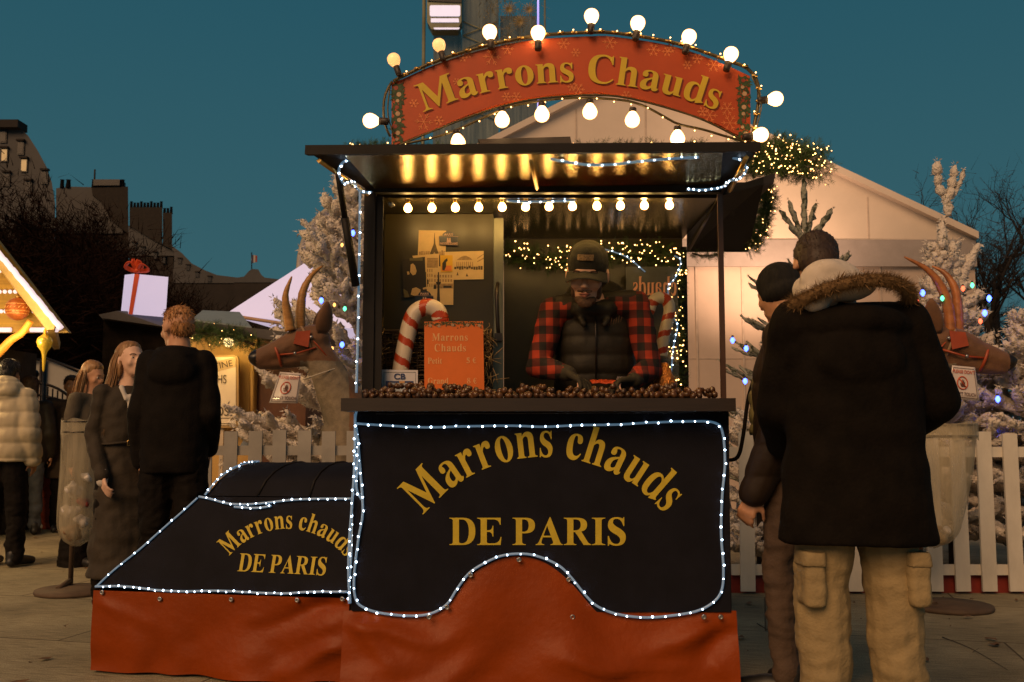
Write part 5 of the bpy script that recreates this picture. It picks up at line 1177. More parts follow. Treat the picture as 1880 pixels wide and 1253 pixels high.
m = MB(); m.tube([(-.235, -.17, .77), (-.24, -.18, .73)], [.004, .010], 8); link('cigarette_tip', m.mesh('s'), M('pale_paper', (.6, .55, .5), .7), p, (0, 0, 0))

# ------------------------------------------------------------------ man in the black hooded jacket
hair_rb = M('reddish_blond_hair', (.36, .17, .06), .6, var=.35, vs=70, stretch=(1, 1, .25))
Ym = 5.84
def ex3(sb, J, k, Hm): sb.el((0, .055, 1.525), (.120, .105, .070), (-.2, 0, 0)); sb.el((0, .11, 1.44), (.14, .075, .10)); sb.cap((-.06, -.03, 1.50), (.06, -.03, 1.50), .065)
p, J, Hm, k = figure('tall man with short reddish blond hair in a black hooded jacket', (P(321, 800, Ym).x, Ym, 0), R(186), 1.86,
    pose=dict(head=(.01, -.03, 1.60), neck=(0, .01, 1.46), sl=(-.145, 0, 1.41), sr=(.145, 0, 1.41), er=(.188, .03, 1.12), wr=(.185, -.05, .86), el=(-.192, .04, 1.13), wl=(-.165, -.10, .93), kr=(.10, -.02, .5), kl=(-.10, .02, .5)), hs=1.08, yaw=R(42), nod=R(5), voxel=.010,
    coat=(black, [(0, .0, .80, .165, .13), (0, 0, .95, .18, .14), (0, 0, 1.1, .185, .14), (0, .0, 1.27, .185, .14), (0, .005, 1.39, .165, .125), (0, .01, 1.49, .10, .09)], (.068, .066, .055), folds(.008, 7, 16, 8), ex3),
    legs=(black, .105, .088, .085, .014), shoes=(shoeb, soleb), skin=skin1, curl=.9)
hairball(p, Hm, 1.03, hair_rb, [((0, .022, .045), (.080, .096, .085)), ((0, .055, .0), (.070, .062, .07)), ((0, -.045, .088), (.055, .045, .028))], .006, .007)
face_bits(bpy.data.objects[p.name], Hm, 1.0, hair_rb)

# ------------------------------------------------------------------ woman in the long trench coat
trench = M('dark_trench_cloth', (.032, .022, .012), .8, var=.2, vs=8, bump=.25, bs=70); hair_lb = M('light_brown_hair', (.27, .14, .055), .5, var=.4, vs=50, stretch=(1, 1, .12)); shirtw = M('white_shirt', (.6, .55, .5), .8)
Yw = 6.25
p, J, Hm, k = figure('woman with long light brown hair and white collar in a long dark trench coat', (P(228, 800, Yw).x, Yw, 0), R(38), 1.66, female=True,
    pose=dict(head=(.02, -.03, 1.615), neck=(0, .01, 1.455), sl=(-.145, 0, 1.40), sr=(.145, 0, 1.40), er=(.18, .02, 1.14), wr=(.15, -.16, .95), el=(-.185, .03, 1.12), wl=(-.165, -.12, .87)), hs=1.04, yaw=R(10), nod=R(-9), roll=R(0), skin=skin2, voxel=.0085,
    coat=(trench, [(0, .0, .22, .20, .18), (0, 0, .55, .18, .16), (0, 0, .85, .165, .14), (0, 0, 1.05, .140, .12), (0, .0, 1.25, .155, .125), (0, .005, 1.38, .145, .11), (0, .01, 1.45, .085, .075)], (.060, .056, .052), folds(.013, 8, 19, 4), None),
    legs=(black, .08, .07, .07, .01), shoes=(shoew, solew), curl=.6)
face_bits(p, Hm, .95, M('brown_brow', (.09, .045, .02), .7))
hairball(p, Hm, 1.0, hair_lb, [((0, .030, .044), (.082, .092, .090)), ((0, .008, .080), (.066, .068, .048)), ((0, .06, -.02), (.080, .065, .09)), ((-.070, .035, -.03), (.018, .040, .08)), ((.070, .035, -.03), (.018, .040, .08))], .004, .007, tuft=0)
hb = Hm.to_translation(); gs = []
Rz = Matrix.Rotation(R(10), 3, 'Z')
for sx_ in (-1, -.8, -.5, 0, .5, .8, 1):
    a = sx_ * 1.9; rr_h = .082
    x0, y0 = math.sin(a) * rr_h, .045 + math.cos(a) * .065
    gs.append([hb + Rz @ V((x0 * .6, y0 * .7, .09)), hb + Rz @ V((x0 * 1.02, y0 * 1.05, 0)), hb + Rz @ V((x0 * 1.15, y0 * 1.2, -.10)), hb + Rz @ V((x0 * 1.45, y0 * 1.25 + .0, -.22)), hb + Rz @ V((x0 * 1.7, y0 * 1.3, -.38)), hb + Rz @ V((x0 * 1.65, y0 * 1.35, -.47))])
strands('long_hair', hair_lb, p, gs, 330, .012, .0045, 3)
sb = SB(); sb.cap((-.030, -.110, 1.36), (-.045, -.06, 1.435), .014, .020); sb.cap((.028, -.110, 1.36), (.045, -.06, 1.435), .014, .020); sb.cap((0, -.115, 1.26), (0, -.10, 1.37), .018, .025)
for o_ in (fuse(sb, .008, 'shirt_collar', shirtw, p, 2),): o_.scale = (k, k, k)
sb = SB(); W = J['wl']; sb.cap(W + V((0, 0, .01)), W + V((0, -.005, -.035)), .040, .034); fuse(sb, .008, 'shirt_cuff', shirtw, p, 2)
m = MB(); m.tube([V((.152 * math.cos(a), .132 * math.sin(a), 1.075 + .006 * math.sin(3 * a))) * k for a in [q * .2618 for q in range(24)]], .017, 8, closed=True, flat=.45); link('belt', m.mesh('bl'), trench, p, (0, 0, 0))
m = MB(); m.tube([(-.02, -.135, 1.06 * k), (.02, -.138, 1.06 * k), (.02, -.138, 1.09 * k), (-.02, -.135, 1.09 * k)], .004, 6, closed=True); link('belt_buckle', m.mesh('b'), brass, p, (0, 0, 0))

# ------------------------------------------------------------------ woman in grey coat, half turned, behind the bin
greyc = M('grey_wool_coat', (.075, .060, .042), .9, var=.25, vs=14, bump=.3, bs=90)
p, J, Hm, k = figure('long-haired woman in a grey wool coat behind the left bin', (P(166, 800, 8.3).x, 8.3, 0), R(68), 1.66, female=True, yaw=R(0), nod=R(14), skin=skin1, voxel=.012,
    coat=(greyc, [(0, 0, .72, .20, .17), (0, 0, .90, .19, .15), (0, 0, 1.05, .17, .13), (0, .0, 1.25, .175, .13), (0, .005, 1.38, .16, .11), (0, .01, 1.455, .08, .075)], (.068, .062, .056), folds(.009, 6, 15, 14), None), legs=(black, .095, .09, .14, .012), shoes=(shoeb, soleb))
face_bits(p, Hm, .95, M('brown_brow', (.09, .045, .02), .7))
hairball(p, Hm, 1.0, hair_lb, [((0, .035, .042), (.082, .092, .090)), ((0, .008, .078), (.068, .070, .050)), ((0, .06, -.02), (.082, .065, .09))], .004, .009, tuft=0)
hb = Hm.to_translation()
gs = [[hb + V((math.sin(a) * .05, .03 + math.cos(a) * .05, .08)), hb + V((math.sin(a) * .085, .04 + math.cos(a) * .08, 0)), hb + V((math.sin(a) * .10, .06 + math.cos(a) * .09, -.14)), hb + V((math.sin(a) * .12, .09 + math.cos(a) * .09, -.30)), hb + V((math.sin(a) * .12, .11 + math.cos(a) * .09, -.42))] for a in (-1.9, -1.3, -.7, 0, .7, 1.3, 1.9)]
strands('long_hair', hair_lb, p, gs, 260, .013, .005, 8)

# ------------------------------------------------------------------ others at the left
puff = M('cream_puffer', (.50, .42, .28), .65, var=.07, vs=5, bump=.15, bs=30)
def ex4(sb, J, k, Hm): sb.el((0, .06, 1.46), (.16, .13, .085)); sb.el((.0, .11, 1.41), (.17, .08, .09))
p, J, Hm, k = figure('person with short black hair in a cream quilted puffer jacket', (P(10, 800, 8.2).x, 8.2, 0), R(170), 1.70, voxel=.012,
    pose=dict(er=(.245, .03, 1.12), wr=(.255, -.06, .90), el=(-.24, .03, 1.12), sl=(-.17, 0, 1.39), sr=(.17, 0, 1.39), head=(0, -.02, 1.60), kl=(-.13, 0, .5), al=(-.15, .02, .085)), yaw=R(5), nod=R(10),
    coat=(puff, [(0, .0, .87, .24, .17), (0, 0, .95, .25, .185), (0, 0, 1.1, .255, .19), (0, .0, 1.27, .25, .185), (0, .005, 1.39, .21, .15), (0, .01, 1.46, .12, .10)], (.10, .098, .075), quilt(.016, .125, 2, .87), ex4), legs=(black, .10, .085, .075, .012), shoes=(shoeb, soleb), skin=skin3)
hairball(p, Hm, 1.03, M('black_hair', (.012, .009, .008), .5, var=.3, vs=60), [((0, .02, .042), (.082, .098, .086)), ((0, .055, .0), (.072, .06, .07))], .004, .009)
jean = M('faded_jeans', (.050, .055, .065), .8, var=.3, vs=6); redp = M('rust_red_trousers', (.28, .045, .02), .85, var=.15)
p, J, Hm, k = figure('person in a dark jacket and faded jeans half hidden behind the cream puffer jacket', (P(52, 800, 10.6).x, 10.6, 0), R(200), 1.66, voxel=.014,
    coat=(blackq, BODY(.80, .20, .19, .20), (.08, .075, .06), folds(.01, 7, 16, 2), None), legs=(jean, .09, .07, .065, .012), shoes=(shoeb, soleb))
hairball(p, Hm, 1.03, hair_dk, [((0, .02, .042), (.085, .10, .088)), ((0, .055, -.02), (.078, .065, .09))], .004, .011)
p, J, Hm, k = figure('short person in rust red trousers, white trainers and dark headscarf', (P(90, 800, 11.3).x, 11.3, 0), R(-60), 1.42, voxel=.013, female=True, hs=1.15,
    coat=(black, BODY(.72, .20, .19, .19), (.08, .075, .06), folds(.01, 7, 16, 2), None), legs=(redp, .105, .095, .09, .014), shoes=(shoew, solew), skin=skin1)
hairball(p, Hm, 1.2, M('maroon_scarf', (.06, .018, .012), .9), [((0, .03, .03), (.086, .092, .095)), ((0, .04, -.06), (.085, .075, .07))], .004, .011); face_bits(p, Hm, 1.1, hair_dk)
p, J, Hm, k = figure('man with short dark hair in a long dark brown coat near the left bin', (P(128, 800, 11.0).x, 11.0, 0), R(25), 1.69, voxel=.013, skin=skin3, pose=dict(er=(.26, .0, 1.12), wr=(.22, -.14, .92)),
    coat=(M('brown_long_coat', (.040, .022, .012), .85, var=.2), BODY(.60, .25, .22, .22), (.085, .08, .065), folds(.012, 6, 14, 9), None), legs=(black, .10, .085, .075, .012), shoes=(shoeb, soleb))
hairball(p, Hm, 1.03, hair_dk, [((0, .03, .048), (.080, .090, .082)), ((0, .055, .0), (.074, .06, .06)), ((0, -.05, .09), (.05, .035, .02))], .004, .01); face_bits(p, Hm, 1.0, hair_dk)
m = MB(); sb = SB(); sb.el((.16, -.20, .93), (.14, .07, .12)); fuse(sb, .012, 'handbag', M('tan_leather_bag', (.10, .055, .02), .5), p, 3)

# ------------------------------------------------------------------ the vendor
Yv = 4.62
vb = V((P(1092, 800, Yv).x, Yv, .33)); W2 = lambda px, py, Y: P(px, py, Y) - vb
vest = M('black_padded_vest', (.020, .016, .010), .6, var=.25, vs=8, bump=.2, bs=40, spec=.3); cap_m = M('olive_black_cap', (.030, .026, .013), .85, var=.25, vs=30, bump=.3, bs=150)
plaid = M('red_plaid', (.25, .02, .01), .85); t_, b_n = nodes(plaid)
co = t_.nodes.new('ShaderNodeTexCoord'); sp = t_.nodes.new('ShaderNodeSeparateXYZ'); t_.links.new(co.outputs['Object'], sp.inputs[0])
def band(sock, f, ph=0):
    a = t_.nodes.new('ShaderNodeMath'); a.operation = 'MULTIPLY_ADD'; a.inputs[1].default_value = f; a.inputs[2].default_value = ph; t_.links.new(sock, a.inputs[0])
    s_ = t_.nodes.new('ShaderNodeMath'); s_.operation = 'SINE'; t_.links.new(a.outputs[0], s_.inputs[0])
    g_ = t_.nodes.new('ShaderNodeMath'); g_.operation = 'GREATER_THAN'; g_.inputs[1].default_value = .0; t_.links.new(s_.outputs[0], g_.inputs[0]); return g_.outputs[0]
bz_, bx_ = band(sp.outputs['Z'], 84), band(sp.outputs['X'], 100, 1)
ad = t_.nodes.new('ShaderNodeMath'); ad.operation = 'ADD'; t_.links.new(bz_, ad.inputs[0]); t_.links.new(bx_, ad.inputs[1]); dv = t_.nodes.new('ShaderNodeMath'); dv.operation = 'DIVIDE'; dv.inputs[1].default_value = 2; t_.links.new(ad.outputs[0], dv.inputs[0])
cr_ = t_.nodes.new('ShaderNodeValToRGB'); cr_.color_ramp.interpolation = 'CONSTANT'; ce = cr_.color_ramp.elements; ce[0].color = (.34, .030, .008, 1); ce[1].position = .4; ce[1].color = (.085, .010, .005, 1); q_ = ce.new(.9); q_.color = (.008, .005, .004, 1)
t_.links.new(dv.outputs[0], cr_.inputs[0]); t_.links.new(cr_.outputs[0], b_n.inputs['Base Color'])
pv = dict(head=W2(1078, 506, 4.37), neck=W2(1088, 560, 4.50), chest=W2(1092, 640, 4.60), pelvis=W2(1092, 800, 4.68), sl=W2(1016, 570, 4.52), sr=W2(1168, 560, 4.52), el=W2(988, 672, 4.44), er=W2(1193, 678, 4.46),
          wl=W2(1044, 686, 4.24), wr=W2(1164, 699, 4.25), hl=W2(1055, 815, 4.70), hr=W2(1130, 815, 4.70), kl=V((-.10, .02, .45)), kr=V((.10, .02, .45)), al=V((-.10, .08, .085)), ar=V((.10, .08, .085)))
t = empty('person', vb, 'bearded vendor in a cap, black padded vest and red plaid shirt bent over the chestnuts', 'person')
J = pv; Hm = Matrix.Translation(J['head']) @ Euler((R(16), R(3), R(-9)), 'XYZ').to_matrix().to_4x4()
sb = SB(); head(sb, Hm, 1.12, neck=False); sb.cap(J['neck'] + V((0, .03, -.04)), J['head'] + V((0, .055, -.03)), .062, .062); sb.el(J['chest'], (.15, .12, .2)); sb.cap(J['chest'], J['pelvis'], .13, .13); sb.cap(J['sl'], J['sr'], .055); sb.cap(J['chest'], J['neck'], .10, .07)
sb.el(J['pelvis'], (.15, .12, .12))
for s_ in 'lr':
    sb.chain([J['s' + s_], J['e' + s_], J['w' + s_]], [.047, .038, .028]); sb.chain([J['h' + s_], J['k' + s_], J['a' + s_]], [.08, .055, .038]); sb.cap(J['a' + s_] + V((0, .02, -.045)), J['a' + s_] + V((0, -.13, -.055)), .03, .025)
aim = {'l': (V((.55, -.62, -.38)), V((.0, -.35, -1)), 1), 'r': (V((-.80, -.45, -.15)), V((0, -.4, -1)), -1)}
hand(sb, J['wl'], aim['l'][0], aim['l'][1], 1, .8, 1.0); hand(sb, J['wr'], aim['r'][0], aim['r'][1], -1, .9, 1.0)
fuse(sb, .0065, 'body', M('lit_vendor_skin', (.66, .38, .25), .5, var=.05, vs=14), t, 2)  # skin colour brightened to stand in for light on the shaded face
glove = M('dark_work_glove', (.030, .024, .012), .8, var=.3, vs=30)
for s_, sd in (('l', 1), ('r', -1)):
    sb = SB(); hand(sb, J['w' + s_], aim[s_][0], aim[s_][1], sd, .8 if s_ == 'l' else .9, 1.14); sb.cap(J['w' + s_].lerp(J['e' + s_], .12), J['w' + s_], .036, .034); fuse(sb, .0055, 'glove', glove, t, 2)
sb = SB(); sb.cap(J['sl'], J['sr'], .066); sb.el(J['chest'], (.165, .12, .17))
for s_ in 'lr': sb.chain([J['s' + s_], J['s' + s_].lerp(J['e' + s_], .5), J['e' + s_], J['e' + s_].lerp(J['w' + s_], .55), J['w' + s_].lerp(J['e' + s_], .1)], [.064, .060, .056, .048, .038])
fuse(sb, .008, 'plaid_shirt', plaid, t, 3, folds(.008, 14, 30, 5))
sb = SB(); c_ = J['chest']; sb.loft([(J['pelvis'] + V((0, 0, -.12)), .20, .15), (J['pelvis'] + V((0, -.01, .05)), .195, .15), (c_ + V((0, .0, -.10)), .185, .15), (c_ + V((0, .0, .06)), .188, .155), (c_ + V((0, .01, .17)), .165, .15), (c_ + V((0, .03, .27)), .11, .11)], pw=2.4)
sb.cap(J['sl'] + V((.03, 0, .01)), J['sr'] + V((-.03, 0, .01)), .062); sb.el(J['neck'] + V((0.025, .14, .045)), (.15, .13, .095)); sb.cap(J['neck'] + V((-.05, -.03, -.03)), J['neck'] + V((.05, -.03, -.03)), .055); sb.chain([J['neck'] + V(q) for q in ((-.08, .01, .02), (-.078, -.05, -.03), (-.045, -.085, -.10))], [.022, .017, .012]); sb.chain([J['neck'] + V(q) for q in ((.08, .01, .02), (.078, -.05, -.03), (.045, -.085, -.10))], [.022, .017, .012])
sb.cap(J['neck'] + V((.12, .06, -.02)), J['neck'] + V((-.10, .06, -.02)), .085)
fuse(sb, .008, 'padded_vest', vest, t, 3, quilt(.009, .085, 6))
m = MB(); q = W2(1092, 620, 4.43); m.tube([W2(1093, 560, 4.44), W2(1094, 620, 4.428), W2(1094, 700, 4.44)], .004, 6); link('zip', m.mesh('z'), metal, t, (0, 0, 0))
q = W2(1128, 594, 4.425); cu = sans('Jotul', .028, (0, 0, 0), (0, 0, 0), M('vest_print', (.10, .05, .02), .7), 'vest_print', None) if False else None
m = MB(); xx = 0
for k_ in range(7): m.tube([W2(1112 + k_ * 4.6, 600 - k_ * 1.5, 4.428), W2(1114 + k_ * 4.6, 591 - k_ * 1.5 - (k_ % 3) * 2, 4.428)], .0013, 4); 
link('vest_print', m.mesh('vp'), M('vest_print', (.13, .06, .025), .7), t, (0, 0, 0))
# beard, moustache, hair
beard = M('brown_beard', (.085, .042, .020), .8, var=.4, vs=90)
sb = SB()
for c, r in (((0, -.052, -.088), (.044, .034, .026)), ((0, -.078, -.100), (.030, .018, .020)), ((-.048, -.018, -.055), (.014, .032, .036)), ((.048, -.018, -.055), (.014, .032, .036)), ((-.016, -.097, -.049), (.016, .006, .006)), ((.016, -.097, -.049), (.016, .006, .006))): sb.el(V(c) * 1.12, [a * 1.12 for a in r], (0, 0, 0), Hm)
fuse(sb, .005, 'beard', beard, t, 1, folds(.003, 60, 120))
face_bits(t, Hm, 1.12, beard); Hf = Hm @ Matrix.Scale(1.12, 4); hairball(t, Hm, 1.12, hair_dk, [((0, .045, .0), (.078, .070, .060))], .003, .007)
# cap with brim and front patch
Hm = Hf; sb = SB(); sb.el(V((0, .016, .052)), (.084, .104, .088), (0, 0, 0), Hm); sb.el(V((0, -.03, .060)), (.070, .060, .072), (0, 0, 0), Hm); cp_ = fuse(sb, .006, 'cap', cap_m, t, 3)
m = MB(); rows = []
for j in range(7):
    v = j / 6; row = []
    for i in range(13):
        a = (i / 12 - .5) * 2.5; rr_b = .088 + .068 * v * math.cos(a * .55) ** .7
        row.append(Hm @ V((math.sin(a) * (.083 + .006 * v), .012 - math.cos(a) * rr_b - .0, .030 - .026 * v - .022 * (math.sin(a) ** 2) * (1 + .5 * v))))
    rows.append(row)
for dz in (0, 1):
    vs = [[m.bm.verts.new(q + (Hm.to_3x3() @ V((0, 0, .004 * dz)))) for q in row] for row in rows]
    for j in range(6):
        for i in range(12): m.face([vs[j][i], vs[j][i + 1], vs[j + 1][i + 1], vs[j + 1][i]], True)
    if dz == 0: v0 = vs
for i in range(12): m.face([v0[6][i], v0[6][i + 1], vs[6][i + 1], vs[6][i]])
link('brim', m.mesh('br'), cap_m, cp_, (0, 0, 0))
m = MB()
for r_ in range(2):
    pts_ = []
    for i in range(9):
        a = (i / 8 - .5) * .85; pts_.append(Hm @ V((math.sin(a) * .076, -.017 - math.cos(a) * .083 + (.012 if r_ else 0), .070 + .022 * r_)))
    rows = pts_ if r_ == 0 else rows
    if r_ == 1:
        va = [m.bm.verts.new(q) for q in rows]; vb_ = [m.bm.verts.new(q) for q in pts_]
        for i in range(8): m.face([va[i], va[i + 1], vb_[i + 1], vb_[i]])
link('cap_patch', m.mesh('cp'), M('cap_patch', (.20, .12, .05), .8, var=.6, vs=120), cp_, (0, 0, 0))
m = MB(); m.ball(Hm @ V((0, .016, .137)), .006, 8, 5); link('cap_button', m.mesh('bt'), cap_m, cp_, (0, 0, 0))
sb = SB(); sb.el(J['pelvis'] + V((0, 0, -.05)), (.165, .125, .12))
for s_ in 'lr': sb.chain([J['h' + s_], J['k' + s_], J['a' + s_]], [.095, .07, .06])
fuse(sb, .012, 'trousers', black, t, 3)
for s_ in 'lr':
    an = J['a' + s_]; sb = SB(); sb.chain([V((an.x, an.y + .04, .045)), V((an.x, an.y - .08, .05)), V((an.x, an.y - .18, .036))], [.042, .044, .034]); sb.cap(V((an.x, an.y + .03, .05)), V((an.x, an.y + .03, .11)), .046); fuse(sb, .01, 'shoe', shoeb, t, 2)
# ================================================================== antelope figures with leather bridles
hide = M('brown_hide', (.14, .062, .025), .7, var=.3, vs=5, bump=.4, bs=120, sheen=.2); hide_g = M('grey_chest_fur', (.20, .16, .11), .85, var=.25, vs=12, bump=.5, bs=80)
horn = M('ochre_horn', (.40, .19, .045), .45, var=.3, vs=18, stretch=(1, 1, 3)); horn2 = M('rust_horn', (.36, .13, .035), .4, var=.35, vs=14); leather = M('red_leather', (.34, .055, .015), .45); nosem = M('black_nose', (.012, .009, .008), .3)
def antelope(label, base, face, scl, hm, hs, hornset, sign_off, hz):
    """local frame: head points along -X*face ; x is forward"""
    t = empty('antelope_figure', base, label, 'animal figure'); f = face
    L = lambda x, y, z: V((x * f, y, z)) * scl
    H_ = lambda x, y, z: L(x * hs, y * hs, 1.62 + (z - 1.62) * hs)
    sh = scl * hs
    sb = SB()
    # trunk, neck, head
    sb.el(L(-.62, 0, .92), (.50 * scl, .20 * scl, .25 * scl)); sb.el(L(-.28, 0, .92), (.24 * scl, .19 * scl, .27 * scl)); sb.el(L(-.98, 0, .96), (.22 * scl, .18 * scl, .22 * scl))
    sb.chain([L(-.30, 0, 1.0), L(-.20, 0, 1.22), L(-.09, 0, 1.44), L(.0, 0, 1.60)], [.21 * scl, .165 * scl, .125 * scl, .105 * scl])
    sb.chain([H_(.0, 0, 1.655), H_(.10, 0, 1.635), H_(.20, 0, 1.585), H_(.315, 0, 1.540)], [.092 * sh, .082 * sh, .068 * sh, .054 * sh]); sb.el(H_(.03, 0, 1.595), (.11 * sh, .062 * sh, .10 * sh)); sb.chain([H_(.06, 0, 1.550), H_(.22, 0, 1.520), H_(.31, 0, 1.512)], [.058 * sh, .048 * sh, .040 * sh])
    sb.el(H_(.345, 0, 1.538), (.036 * sh, .050 * sh, .044 * sh)); sb.cap(H_(.34, .02, 1.515), H_(.34, -.02, 1.515), .022 * sh)
    for y in (-1, 1):
        sb.el(H_(.105, y * .062, 1.650), (.035 * sh, .018 * sh, .018 * sh)); sb.el(H_(.375, y * .022, 1.545), (.012 * sh, .012 * sh, .010 * sh))
        sb.chain([L(-.22, y * .11, .85), L(-.20, y * .11, .48), L(-.21, y * .11, .07)], [.085 * scl, .040 * scl, .030 * scl]); sb.cap(L(-.21, y * .11, .05), L(-.17, y * .11, .03), .034 * scl, .03 * scl)
        sb.chain([L(-1.02, y * .11, .90), L(-.96, y * .11, .60), L(-1.12, y * .11, .42), L(-1.08, y * .11, .07)], [.13 * scl, .065 * scl, .040 * scl, .030 * scl]); sb.cap(L(-1.08, y * .11, .05), L(-1.04, y * .11, .03), .034 * scl, .03 * scl)
    sb.cap(L(-1.18, 0, 1.05), L(-1.26, 0, .86), .035 * scl, .02 * scl)
    fuse(sb, .012, 'body', [hm, hide_g, nosem], t, 4, lambda c, n: .004 * noise.noise(c * 22),
         mats_by=lambda c: 2 if c.x * f > .335 * sh else (1 if (c.z < 1.50 * scl and c.x * f > (-.235 + (1.5 - c.z / scl) * .0) * scl and c.z > .7 * scl and c.x * f < .10 * scl) else 0))
    for y in (-1, 1):       # ears, eyes, horns
        m = MB(); b0 = H_(-.035, y * .07, 1.69); tip = H_(-.055, y * .13, 1.87); d = tip - b0; s_ = V((0, 0, 1)).cross(d).normalized(); nrm = d.cross(s_).normalized(); rows = []
        for j in range(9):
            v = j / 8; w_ = .050 * sh * math.sin(math.pi * (.12 + .86 * v) ** .8) ** .8; c = b0 + d * v
            rows.append([m.bm.verts.new(c + s_ * w_ * a + nrm * (-.022 * scl * (1 - a * a) * math.sin(math.pi * v) + o_)) for a in (-1, -.6, 0, .6, 1) for o_ in (0,)])
        for a_, b_ in zip(rows, rows[1:]):
            for i in range(4): m.face([a_[i], a_[i + 1], b_[i + 1], b_[i]], True)
        me = m.mesh('ear'); o = link('ear', me, hm, t, (0, 0, 0)); md = o.modifiers.new('s', 'SOLIDIFY'); md.thickness = .010
        m = MB(); m.ball(H_(.110, y * .070, 1.645), .018 * sh, 12, 8); link('eye', m.mesh('e'), eyed, t, (0, 0, 0))
        pts = catmull([H_(x, y * (.035 + w2), z) for (x, w2, z) in hornset[0 if y < 0 else 1]], 6); n = len(pts)
        m = MB(); m.tube(pts, [(.027 * (1 - (i / (n - 1)) ** 1.8) + .004) * sh * (1 + .05 * math.sin(i * 2.4)) for i in range(n)], 10); link('horn', m.mesh('h'), hz, t, (0, 0, 0))
    # bridle: nose band, cheek strap, brow band, blinkers, buckles
    def ring(c, d, r1, r2, w, nm, mt=leather):
        d = V(d).normalized(); u = V((0, 1, 0)); v = d.cross(u).normalized(); m = MB()
        pts = [c + (u * math.cos(a) * r1 + v * math.sin(a) * r2) * sh for a in [k * .2618 for k in range(24)]]; m.tube(pts, w * sh, 6, closed=True, flat=.6); link(nm, m.mesh(nm), mt, t, (0, 0, 0))
    ax = V((f * 1, 0, -.36))
    ring(H_(.215, 0, 1.555), ax, .070, .076, .008, 'nose_band'); ring(H_(.045, 0, 1.635), V((f * .9, 0, -.35)), .090, .102, .008, 'brow_band', M('pale_band', (.28, .18, .10), .5)); ring(H_(-.02, 0, 1.60), V((f * 1, 0, -.9)), .094, .118, .007, 'throat_strap')
    for y in (-1, 1):
        m = MB(); m.hexa([H_(.035, y * .092, 1.70), H_(.115, y * .084, 1.69), H_(.13, y * .082, 1.62), H_(.045, y * .092, 1.60)], [H_(.035, y * .100, 1.70), H_(.115, y * .094, 1.69), H_(.13, y * .092, 1.62), H_(.045, y * .100, 1.60)]); link('blinker', m.mesh('bl', .004), leather, t, (0, 0, 0))
        m = MB(); m.tube([H_(.0, y * .094, 1.60), H_(.11, y * .076, 1.565), H_(.215, y * .058, 1.555)], .006 * sh, 5); link('cheek_strap', m.mesh('cs'), leather, t, (0, 0, 0))
        for c in (H_(.03, y * .102, 1.66), H_(.12, y * .078, 1.565)):
            m = MB(); m.ball(c, .010 * sh, 10, 6); link('rivet', m.mesh('rv'), steel, t, (0, 0, 0))
    # cord round the neck
    m = MB(); m.tube([L(-.06, 0, 1.42) + V((f * .14 * math.cos(a), .135 * math.sin(a), .05 * -math.cos(a))) * scl for a in [k * .3 for k in range(21)]], .004, 5, closed=True); link('neck_cord', m.mesh('nc'), M('pale_cord', (.5, .45, .38), .8), t, (0, 0, 0))
    return t
YA = 7.85
ha = [[(.145, 0, 1.70), (.165, .0, 1.80), (.178, .01, 1.91), (.145, .02, 2.02)], [(.085, 0, 1.70), (.085, .0, 1.82), (.07, .01, 1.95), (.02, .02, 2.05), (-.045, .03, 2.11)]]
A1 = antelope('brown antelope figure facing left behind the left picket fence, notice hanging on its neck', (P(575, 800, YA).x, YA, 0), -1, 1.09, hide, 1.22, ha, 0, horn)
YB_ = 7.45
hb_ = [[(.055, 0, 1.70), (.047, 0, 1.83), (.006, .01, 1.955), (-.061, .02, 2.04), (-.17, .03, 2.106)], [(.105, 0, 1.70), (.108, 0, 1.81), (.10, .0, 1.934), (.055, .01, 2.025), (-.009, .02, 2.07)]]
A1.rotation_euler.z = R(16)
A2 = antelope('brown antelope figure facing right behind the fur-hooded customer, notice on its neck', (P(1730, 800, YB_).x, YB_, 0), 1, 1.06, hide, 1.32, hb_, 0, horn2)
A2.rotation_euler.z = R(-12)
